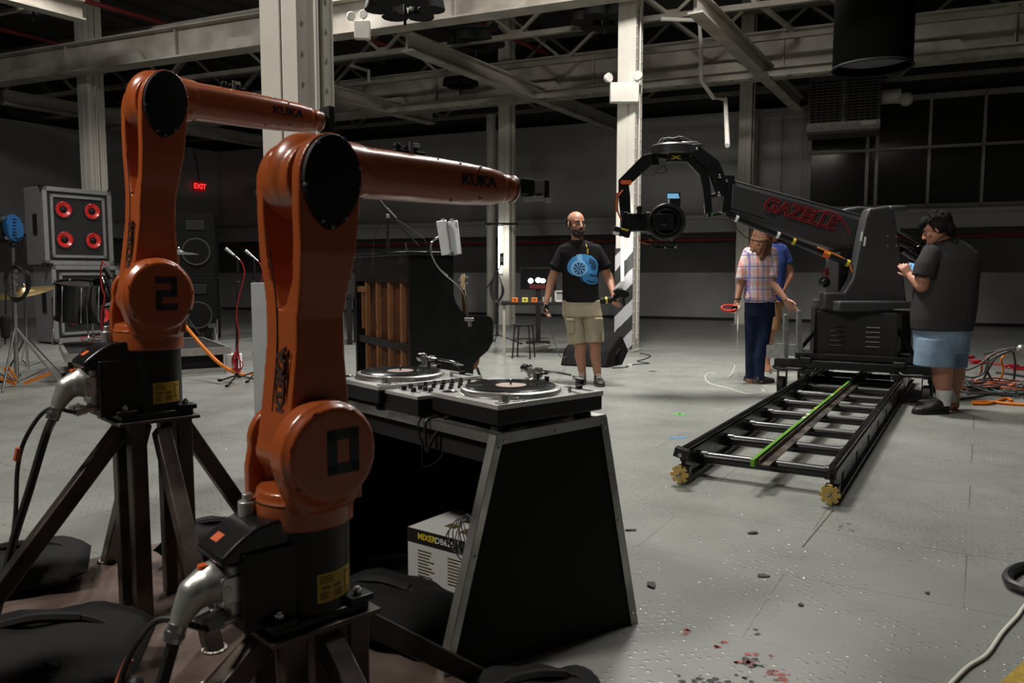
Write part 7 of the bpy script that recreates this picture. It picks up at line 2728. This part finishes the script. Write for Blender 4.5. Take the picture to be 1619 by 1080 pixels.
def black_cab(label, loc, rz, W_=.62, H_=1.08, D_=.5):
    t = thing('speaker_cabinet', label, 'speaker', loc, rz, 'black speaker cabinets')
    mb = MB(); mb.box((W_ / 2, D_ / 2, H_ / 2), (W_, D_, H_)); obj('cabinet', mb, 'speaker_charcoal', t, bevel=.012)
    c = V((W_ / 2, -.004, H_ * .40))
    mb = MB(); mb.lathe([(.24, .0), (.235, -.02), (.215, -.02), (.20, .0)], c, (0, 1, 0), 32); wf = obj('woofer', mb, 'grille_grey', t)
    mb = MB(); mb.lathe([(.205, -.004), (.08, .05), (.01, .05)], c + V((0, -.012, 0)), (0, 1, 0), 32); obj('cone', mb, 'speaker_charcoal', wf)
    mb = MB(); mb.box((W_ / 2, -.006, H_ * .82), (W_ * .5, .02, H_ * .16)); obj('horn', mb, 'black_matte', t, bevel=.01)
    mb = MB(); mb.box((-.004, D_ * .3, H_ * .85), (.01, .12, .16)); obj('jack_plate', mb, 'silver', t, smooth=0)
    return t


bs = s(281, 433, 13.6)
black_cab('black speaker cabinet behind the left robot, on top of its stack', V((bs.x, 13.6, 1.12)), R(14))
black_cab('black speaker cabinet behind the left robot, standing on the floor', V((bs.x, 13.6, .02)), R(14))

# drum riser
A_, B_ = g(107, 561, .30), g(361, 549, .30)
d = (B_ - A_); d.z = 0
L_ = d.length
rzr = math.atan2(d.y, d.x)
rs = thing('stage_riser', 'low black stage riser with silver edges carrying the drums', 'stage riser', V((A_.x, A_.y, 0)), rzr)
DP = 1.7
mb = MB(); mb.box((L_ / 2, DP / 2, .26), (L_, DP, .06)); obj('deck', mb, 'black_matte', rs, smooth=0)
mb = MB()
for (c, sz) in (((L_ / 2, -.01, .262), (L_ + .04, .04, .085)), ((L_ / 2, DP + .01, .262), (L_ + .04, .04, .085)), ((-.01, DP / 2, .262), (.04, DP, .085)), ((L_ + .01, DP / 2, .262), (.04, DP, .085)),
                ((L_ / 2 + .25, .04, .03), (L_ - .5, .04, .06)), ((L_ - .02, DP / 2, .03), (.04, DP, .06))):
    mb.box(c, sz)
obj('edge_rail', mb, 'aluminium', rs, smooth=0)
mb = MB(); mb.box((L_ / 2 + .2, .10, .14), (L_ - .5, .02, .18)); mb.box((L_ - .06, DP / 2, .14), (.02, DP - .1, .18)); obj('skirt', mb, 'black_matte', rs, smooth=0)
for x in (.10, L_ * .5, L_ - .1):
    for y in (.12, DP - .12):
        mb = MB(); mb.box((x, y, .115), (.09, .05, .23)); obj('leg', mb, 'wood_box', rs)
RZ_ = .30


def drum(label, c, r_, h_, ax, n_lug=8, legs=True):
    t = thing('drum', label, 'drum', V((c.x, c.y, RZ_)), 0, 'black drums on the riser')
    ax = V(ax).normalized()
    lc = V((0, 0, c.z - RZ_))
    mb = MB(); mb.lathe([(r_, -h_ / 2), (r_, h_ / 2)], lc, ax, 36); obj('shell', mb, 'drum_black', t)
    for sg in (-1, 1):
        mb = MB(); mb.ring(lc + ax * (sg * h_ / 2), ax, r_ + .012, r_ - .012, .03, 36); hp = obj('hoop', mb, 'drum_black', t)
        mb = MB(); mb.lathe([(r_ - .012, 0), (.01, .002)], lc + ax * (sg * (h_ / 2 - .005)), ax, 30); obj('drum_head', mb, 'drum_head', t)
    d_, x_, y_ = mb.frame((0, 0, 0), ax)
    for k in range(n_lug):
        a = 2 * PI * k / n_lug + .2
        o_ = lc + x_ * math.cos(a) * (r_ + .018) + y_ * math.sin(a) * (r_ + .018)
        mb = MB(); mb.cyl(o_ - ax * h_ * .46, o_ + ax * h_ * .46, .0045, n=6)
        mb.cyl(o_ + ax * h_ * .38, o_ + ax * h_ * .50, .009, n=6); mb.cyl(o_ - ax * h_ * .50, o_ - ax * h_ * .38, .009, n=6)
        obj('tension_rod', mb, 'chrome', t)
    if legs:
        for a in (PI * 1.15, PI * 1.75, PI * .5):
            e = V((math.cos(a) * (r_ + .03), math.sin(a) * (r_ + .03), 0))
            mb = MB(); mb.tube([e + V((0, 0, lc.z + .05)), e + V((0, 0, .14)), e * 1.08 + V((0, 0, .08)), e * 1.05], .008, 8, sub=4); obj('leg', mb, 'chrome', t)
    return t


c = s(125, 476, 9.75)
drum('larger black floor tom in front of the grey speakers, on chrome legs', c, .26, .44, (.12, -.12, 1))
c = s(172, 462, 9.95)
drum('smaller black tom partly behind the left robot', c, .17, .30, (-.35, .1, 1), 6, True)
B = V((s(160, 540, 9.6).x, 9.6, RZ_))
t = thing('microphone_stand', 'short black microphone stand beside the floor tom with red cable', 'microphone stand', B)
mb = MB(); mb.cyl(B, s(167, 440, 9.6), .012, n=8); obj('pole', mb, 'black_plastic', t, world=True)
mb = MB(); mb.cyl(B, B + V((0, 0, .02)), .11, n=20); obj('base_disc', mb, 'black_plastic', t, world=True)
mb = MB(); mb.cyl(s(166, 424, 9.6), s(176, 440, 9.6), .035, n=14); obj('microphone', mb, 'black_plastic', t, world=True)
mb = MB(); mb.tube([s(168, 420, 9.58), s(162, 414, 9.58), s(159, 430, 9.58), s(161, 455, 9.58), s(165, 470, 9.58), s(160, 500, 9.58), s(162, 525, 9.58)], .009, 8); obj('red_cable', mb, 'cable_red', t, world=True)
cable([g(163, 541, .31), g(145, 543, .31), g(128, 536, .31), g(140, 532, .31), g(160, 534, .31)], .008, 'cable_red', 'thin red cable lying on the drum riser')
c = s(340, 520, 10.2)
mb = MB()
mb.cyl((c.x, 10.2, RZ_), (c.x, 10.2, RZ_ + .10), .035, n=14); mb.cyl((c.x, 10.2, RZ_ + .10), (c.x, 10.2, RZ_ + .20), .018, n=12); mb.box((c.x - .03, 10.2, RZ_ + .20), (.10, .04, .06)); mb.cyl((c.x + .03, 10.2, RZ_ + .1), (c.x + .03, 10.2, RZ_ + .28), .01, n=8)
single('drum_clamp', mb, 'chrome', 'chrome drum hardware standing at the right end of the riser', 'drum hardware')


def cymbal(label, c, r_, rot, base, legs=.35, m_='cymbal'):
    t = thing('cymbal', label, 'cymbal', V(base))
    base = V(base)
    mb = MB(); mb.lathe([(r_, 0), (r_ * .7, .018), (r_ * .30, .030), (r_ * .22, .045), (r_ * .10, .060), (.006, .062)], (0, 0, 0), (0, 0, 1), 44)
    mb.lathe([(r_, -.002), (r_ * .3, .027), (.006, .058)], (0, 0, 0), (0, 0, 1), 44, cap=False)
    mb.v = [V(c) + rot @ v for v in mb.v]
    obj('plate', mb, m_, t, world=True)
    mb = MB(); mb.cyl(base + V((0, 0, .3)), c, .009, n=8); mb.cyl(base + V((0, 0, .12)), base.lerp(V(c), .6), .013, n=10); mb.sph(V(c) + V((0, 0, .08)), .02, 8, 6); obj('pole', mb, 'chrome', t, world=True)
    for k in range(3):
        a = .3 + 2 * PI * k / 3
        e = base + V((legs * math.cos(a), legs * math.sin(a), .015))
        mb = MB(); mb.tube([base + V((0, 0, .48)), e], .009, 8, raw=True); mb.tube([base + V((0, 0, .15)), base.lerp(e, .5) + V((0, 0, .20))], .006, 6, raw=True); lg = obj('leg', mb, 'chrome', t, world=True)
        mb = MB(); mb.cyl(e, e + V((0, 0, .05)), .022, n=10); obj('rubber_foot', mb, 'rubber', lg, world=True)
    return t


b0 = g(45, 601)
cymbal('gold cymbal on a chrome stand by the left edge of the riser', s(38, 463, b0.y), .30, Matrix.Rotation(-.10, 3, 'Y') @ Matrix.Rotation(.22, 3, 'X'), b0)
c = s(283, 402, 10.6)
cymbal('thin cymbal peeking out right of the left robot', c, .25, Matrix.Rotation(.04, 3, 'X') @ Matrix.Rotation(.02, 3, 'Y'), V((c.x - .05, 10.6, RZ_)), .3, 'silver')

# film lamp on a steel stand at the left edge
B = g(27, 611)
Y_ = B.y
ls = thing('film_lamp', 'blue fronted film lamp on a steel stand at the left edge', 'lamp', B)
ll = lambda px, py, dy=0.0: s(px, py, Y_ + dy)
mb = MB(); mb.cyl(B + V((0, 0, .03)), ll(23, 480), .022, n=12); mb.cyl(ll(23, 480), ll(20, 385), .016, n=12)
for py in (430, 440, 452, 468, 478):
    mb.cyl(ll(23, py), ll(23, py - 4), .030, n=12)
obj('column', mb, 'silver', ls, world=True)
for (px, py, dy) in ((95, 590, .1), (4, 622, -.45), (-40, 600, .3)):
    e = ll(px, py, dy); e.z = .01
    mb = MB(); mb.tube([ll(24, 517), e], .013, 8, raw=True); mb.tube([ll(26, 605), ll(24, 517).lerp(e, .72)], .008, 6, raw=True); obj('leg', mb, 'silver', ls, world=True)
mb = MB(); e = ll(95, 590, .1); e.z = .01; mb.bar(ll(38, 606, -.02), ll(24, 517, -.02).lerp(e, .80), .012, .035)
e = ll(4, 622, -.45); e.z = .01; mb.bar(ll(26, 608, -.02), ll(0, 598, -.1), .012, .035); mb.bar(ll(24, 606, -.05), ll(6, 581, -.2), .012, .025); mb.bar(ll(26, 600, -.02), ll(14, 580, -.16), .012, .02)
obj('orange_strap', mb, 'orange_strap', ls, world=True)
mb = MB(); mb.sph(ll(20, 387), .035, 10, 8); mb.bar(ll(20, 388), ll(4, 362, -.1), .05, .02); mb.bar(ll(6, 375, -.12), ll(2, 352, -.12), .02, .03); obj('yoke', mb, 'black_plastic', ls, world=True)
mb = MB(); mb.cyl(ll(-18, 366), ll(20, 361), .115, .125, n=28); obj('lamp_housing', mb, 'silver', ls, world=True)
mb = MB()
for k in range(6):
    mb.ring(ll(-10 + k * 4, 365 - k * .5), ll(20, 361) - ll(-18, 366), .132, .12, .008, 24)
obj('cooling_rings', mb, 'black_matte', ls, world=True)
mb = MB(); dd = (ll(20, 361) - ll(-18, 366)).normalized(); mb.cyl(ll(18, 361), ll(24, 360.5), .135, .14, n=28); mb.cyl(ll(24, 366), ll(25, 376), .04, n=10)
obj('blue_front', mb, 'lamp_blue', ls, world=True)
mb = MB()
for k in range(6):
    mb.box(ll(23, 347 + k * 5, -.12), (.03, .02, .012))
obj('front_slots', mb, 'decal_black', ls, world=True)
mb = MB()
for k in range(6):
    mb.tube([ll(14 - k, 430, -.05), ll(24, 420 + k, -.07), ll(38 + k * 1.4, 432, -.07), ll(42 + k, 455, -.07), ll(34, 470 + k, -.07), ll(18, 468 + k, -.06), ll(12 - k, 445, -.05), ll(14 - k, 430, -.05)], .009, 6)
mb.tube([ll(24, 385), ll(38, 375), ll(35, 400), ll(18, 425), ll(10, 445), ll(9, 520), ll(8, 545)], .008, 6); obj('coiled_cable', mb, 'cable_black', ls, world=True)
mb = MB(); mb.chain([(ll(8, 505, -.05), .05), (ll(9, 530, -.05), .04)], n=12); obj('hanging_bag', mb, 'black_matte', ls, world=True)


# two microphone stands with red cables
def mic_stand(label, base, px, mic, ytop, seed, full=True):
    B = g(*base)
    Y_ = B.y
    top_ = s(px, ytop, Y_)
    t = tripod_stand('microphone_stand', label, 'microphone stand', B, top_, a0=.5, spread=.26, h0=.16)
    (x0, y0), (x1, y1) = mic
    mb = MB(); a, b_ = s(x0, y0, Y_), s(x1, y1, Y_)
    mb.cyl(a, a.lerp(b_, .35), .020, .017, n=14); mb.cyl(a.lerp(b_, .35), b_, .015, .008, n=12); obj('microphone', mb, 'silver', t, world=True)
    mb = MB(); mb.cyl(a.lerp(b_, .6), top_, .014, n=8); mb.sph(s(px, 447, Y_), .022, 8, 6); obj('clip', mb, 'black_plastic', t, world=True)
    mb = MB()
    mb.tube([b_, s(x1 + 5, y1 + 8, Y_), s(x1 + 7, y1 + 25, Y_ - .03), s(px, y1 + 65, Y_ - .03), s(px - 2, y1 + 90, Y_ - .03), s(px + 2, y1 + 120, Y_ - .03), s(px - 2, y1 + 150, Y_ - .03), s(px + 8, y1 + 165, Y_ - .03), s(px + 2, y1 + 178, Y_ - .03)], .006, 8)
    if full:
        for k in range(5):
            mb.tube([s(px - 1, 552, Y_ - .02), s(px - 9 + k, 566, Y_ - .04), s(px - 7 + k * 2, 584, Y_ - .03), s(px + 4, 582 + k, Y_ - .03), s(px + 1, 555, Y_ - .02)], .005, 6)
    obj('red_cable', mb, 'cable_red', t, world=True)
    return t


mic_stand('black microphone stand with silver microphone and coiled red cable, left of the grey guard', (375, 606), 376, ((357, 393), (379, 411)), 410, 1)
mic_stand('microphone stand with silver microphone partly behind the grey guard', (405, 600), 402, ((388, 396), (408, 413)), 413, 2, False)
cable([V((s(288, 514, 9.0).x, 9.0, .62)), s(305, 530, 8.9), s(325, 553, 8.7), s(345, 573, 8.5), s(365, 586, 8.3), g(385, 593), g(405, 594), g(430, 594)], .020, 'cable_orange', 'thick orange cable sloping from behind the left robot to the floor', sub=8)
mb = MB(); mb.box(g(366, 585) + V((0, .1, .10)), (.16, .14, .18)); single('white_tub', mb, 'white_tape', 'small white tub on the floor behind the microphone stand', 'tub', bevel=.01)

# ================================================================== cables heap, cords and marks at the right
rnd = random.Random(21)
cc = g(1585, 622)
cols = ['cable_grey', 'cable_black', 'cable_grey', 'cable_rust', 'cable_black', 'cable_grey', 'cable_green', 'cable_black', 'cable_grey', 'cable_rust']
for k, m_ in enumerate(cols):
    mb = MB()
    for q in range(5):
        c = cc + V((rnd.uniform(-.18, .25), rnd.uniform(-.18, .25), .012 + .006 * k + .012 * q * .5))
        Rr = rnd.uniform(.12, .30)
        pts = []
        a0 = rnd.random() * 6
        sq = rnd.uniform(.45, .9)
        for i in range(15):
            a = a0 + i * 2 * PI / 13
            pts.append(c + V((Rr * math.cos(a), Rr * sq * math.sin(a), .012 * math.sin(3 * a + k))))
        mb.tube(pts, .0085, 6, sub=3)
    single('cable', mb, m_, {'cable_grey': 'grey cable tangled in the heap on the floor at right', 'cable_black': 'black cable tangled in the heap on the floor at right', 'cable_rust': 'rust orange cable tangled in the heap on the floor at right', 'cable_green': 'green cable tangled in the heap on the floor at right'}[m_], 'cable', 'tangled cables in the heap at right')
HYc = g(1540, 615).y


def hc_(px, py, dy=0.0):
    return s(px, py, HYc + dy)


arcs = [([(1512, 585), (1532, 584), (1552, 574), (1570, 560), (1590, 553), (1601, 556)], 'cable_grey', 'grey cable arching from the dolly to the raised bundle at right'),
        ([(1512, 590), (1535, 597), (1555, 590), (1565, 570), (1590, 557), (1600, 556)], 'cable_green', 'dark green cable arching over the heap at right'),
        ([(1512, 600), (1530, 607), (1552, 602), (1562, 585), (1575, 566), (1598, 555)], 'cable_grey', 'lower grey cable arching over the heap at right'),
        ([(1516, 596), (1530, 602), (1550, 590), (1553, 575), (1565, 563), (1590, 560)], 'cable_rust', 'rust orange cable curling beside the heap at right'),
        ([(1563, 565), (1561, 585), (1568, 600), (1580, 608), (1598, 613)], 'cable_black', 'black cable bowing down into the heap at right'),
        ([(1592, 560), (1583, 568), (1586, 585), (1580, 600), (1562, 624)], 'cable_orange', 'bright orange cable dropping through the heap at right'),
        ([(1602, 556), (1605, 575), (1603, 600), (1600, 613)], 'cable_black', 'thin dark cable hanging from the raised bundle at right'),
        ([(1555, 560), (1575, 555), (1600, 551), (1612, 553), (1625, 549)], 'cable_grey', 'thick grey cable leaving the raised bundle to the right')]
for k, (pp, m_, lab) in enumerate(arcs):
    pts = []
    for i, (a, b_) in enumerate(pp):
        q = hc_(a, b_, .03 * k)
        q.z = max(q.z, .012)
        pts.append(q)
    cable(pts, .011, m_, lab)
mb = MB()
q = hc_(1614, 551, .1); mb.chain([(q, .04), (q + V((.08, 0, -.02)), .045)], n=10); mb.box(q + V((.1, .0, -.22)), (.05, .05, .44)); single('plug_box', mb, 'cast_silver', 'bright metal connector box at the right edge above the cables', 'connector')
mb = MB(); q = hc_(1524, 584, -.03); q.z = .07; mb.sph(q, (.06, .05, .05), 10, 8); mb.box(q + V((.06, 0, .0)), (.06, .06, .06)); mb.box(q + V((0, 0, -.035)), (.06, .06, .07)); single('connector', mb, 'cast_silver', 'bright metal connector on the floor just behind the charcoal tee man', 'connector')
for pp, m_, lab in (([(1515, 562), (1540, 564), (1525, 568), (1550, 571), (1535, 574), (1560, 574), (1590, 577), (1610, 578), (1590, 581), (1622, 581), (1600, 583), (1625, 584)], 'cable_red', 'bright red cable zigzagging on the floor behind the heap'),
                    ([(1537, 636), (1560, 635), (1590, 638), (1622, 640)], 'cable_orange', 'orange cable end in front of the heap at right'),
                    ([(1537, 638), (1565, 638), (1590, 630), (1600, 634)], 'cable_orange', 'second orange cable end crossing in front of the heap at right'),
                    ([(1575, 589), (1600, 592), (1622, 596)], 'cable_black', 'black cable lying flat behind the heap at the right edge')):
    cable([g(a, b_, .014) for a, b_ in pp], .014, m_, lab, sub=4)
cable([g(1440, 636, .01), g(1470, 628, .01), g(1500, 632, .01), g(1540, 628, .01), g(1570, 622, .01)], .008, 'cable_black', 'thin black cable on the floor behind the feet of the charcoal tee man')
# near right: hose and white cord
cable([g(1640, 893, .02), g(1612, 897, .02), g(1594, 908, .02), g(1597, 922, .02), g(1618, 932, .02), g(1640, 936, .02)], .019, 'cable_black', 'thick black hose curving in at the right edge of the floor', 'hose', 'hose')
cable([g(1640, 935, .007), g(1617, 962, .007), g(1608, 975, .007), g(1585, 1000, .007), g(1560, 1035, .007), g(1530, 1055, .007), g(1500, 1085, .007), g(1480, 1110, .007)], .0065, 'cable_white', 'thin white cord on the floor in the lower right corner')
mb = MB(); P = [g(1578, 1085), g(1625, 1042), g(1700, 1042), g(1700, 1110), g(1578, 1110)]
mb.add([p + V((0, 0, .001)) for p in P] + [p + V((0, 0, .006)) for p in P], [(4, 3, 2, 1, 0), (5, 6, 7, 8, 9)] + [(i, (i + 1) % 5, 5 + (i + 1) % 5, 5 + i) for i in range(5)])
single('yellow_mat', mb, 'yellow_mat', 'corner of a rough yellow mat in the lower right corner', 'mat', smooth=0)

# paint flakes lying about
rnd = random.Random(14)
for (px, py, w_, h_, lab) in ((1030, 925, .040, .028, 'dark paint flake on the floor right of the desk foot'), (1190, 842, .05, .016, 'dark paint flake on the floor nearest the dolly track'),
                              (1207, 910, .055, .014, 'long dark paint flake in the middle of the near floor'), (997, 838, .06, .008, 'thin dark sliver on the floor just right of the desk'),
                              (1266, 956, .020, .012, 'small dark flake below the long flake'), (1466, 937, .018, .009, 'tiny dark flake on the right side of the near floor'),
                              (920, 576, .10, .03, 'dark flake on the floor behind the bearded man'), (1032, 587, .12, .02, 'dark sliver on the floor between the bearded man and the crane')):
    c = g(px, py, .004)
    n = 9
    mb = MB()
    top_ = []
    for k in range(n):
        a = 2 * PI * k / n
        rr = rnd.uniform(.7, 1.15)
        top_.append(c + V((w_ / 2 * rr * math.cos(a), h_ * rr * math.sin(a), rnd.uniform(.0, .006))))
    mb.add([p - V((0, 0, .003)) for p in top_] + top_, [tuple(range(n))[::-1], tuple(range(n, 2 * n))] + [(i, (i + 1) % n, n + (i + 1) % n, n + i) for i in range(n)])
    single('paint_flake', mb, 'debris', lab, 'paint flake', 'paint flakes on the floor', smooth=0)


def worn(px, py, w_, h_, n, m_, seed, z):
    rnd = random.Random(seed)
    mb = MB()
    for q in range(n):
        c = g(px + rnd.gauss(0, w_ / 2.5), py + rnd.gauss(0, h_ / 2.5), z)
        k = 8
        rr = rnd.uniform(.003, .013)
        mb.add([c + V((rr * rnd.uniform(.5, 1.3) * math.cos(2 * PI * i / k), rr * rnd.uniform(.5, 1.3) * math.sin(2 * PI * i / k), 0)) for i in range(k)], [tuple(range(k))])
    return mb


fl = bpy.data.objects['floor']
for i, a in enumerate(((1185, 1045, 36, 14, 13, 'debris', 1, .0008), (1185, 1045, 36, 12, 16, 'paint_chip_red', 2, .0012), (1110, 1074, 80, 10, 18, 'debris', 3, .0008), (1130, 1020, 20, 8, 7, 'paint_chip_red', 4, .0010),
                      (1230, 1070, 30, 10, 12, 'paint_chip_red', 5, .001), (1083, 998, 10, 6, 5, 'paint_chip_red', 6, .001), (1200, 1000, 16, 8, 5, 'debris', 7, .0008), (1335, 832, 40, 8, 10, 'debris', 8, .0008))):
    struct('worn_patch', worn(*a[:5], a[5], a[6], a[7]), a[5], parent=fl, smooth=0)
mb = MB()
for (pa, pb) in (((1318, 806), (1268, 866)),):
    a, b_ = g(*pa, .0008), g(*pb, .0008); n_ = V((.004, 0, 0)); mb.add([a - n_, a + n_, b_ + n_, b_ - n_], [(0, 1, 2, 3)])
struct('floor_crack', mb, 'debris', parent=fl, smooth=0)
for (px, py, w_, m_, lab) in ((1075, 655, .11, 'green_tape', 'small green tape mark on the floor beyond the track end'), (1072, 692, .12, 'blue_tape', 'blue tape mark on the floor left of the track end'),
                              (1385, 644, .12, 'blue_tape', 'blue tape mark inside the track, the farther one'), (1362, 682, .10, 'blue_tape', 'blue tape mark inside the track, the nearer one')):
    c = g(px, py, .0012)
    mb = MB(); mb.box(c, (w_, .035, .0012), Matrix.Rotation(.1, 3, 'Z'))
    if m_ == 'green_tape':
        mb.box(c, (.02, .12, .0012), Matrix.Rotation(.3, 3, 'Z'))
    single('tape_mark', mb, m_, lab, 'tape', smooth=0)
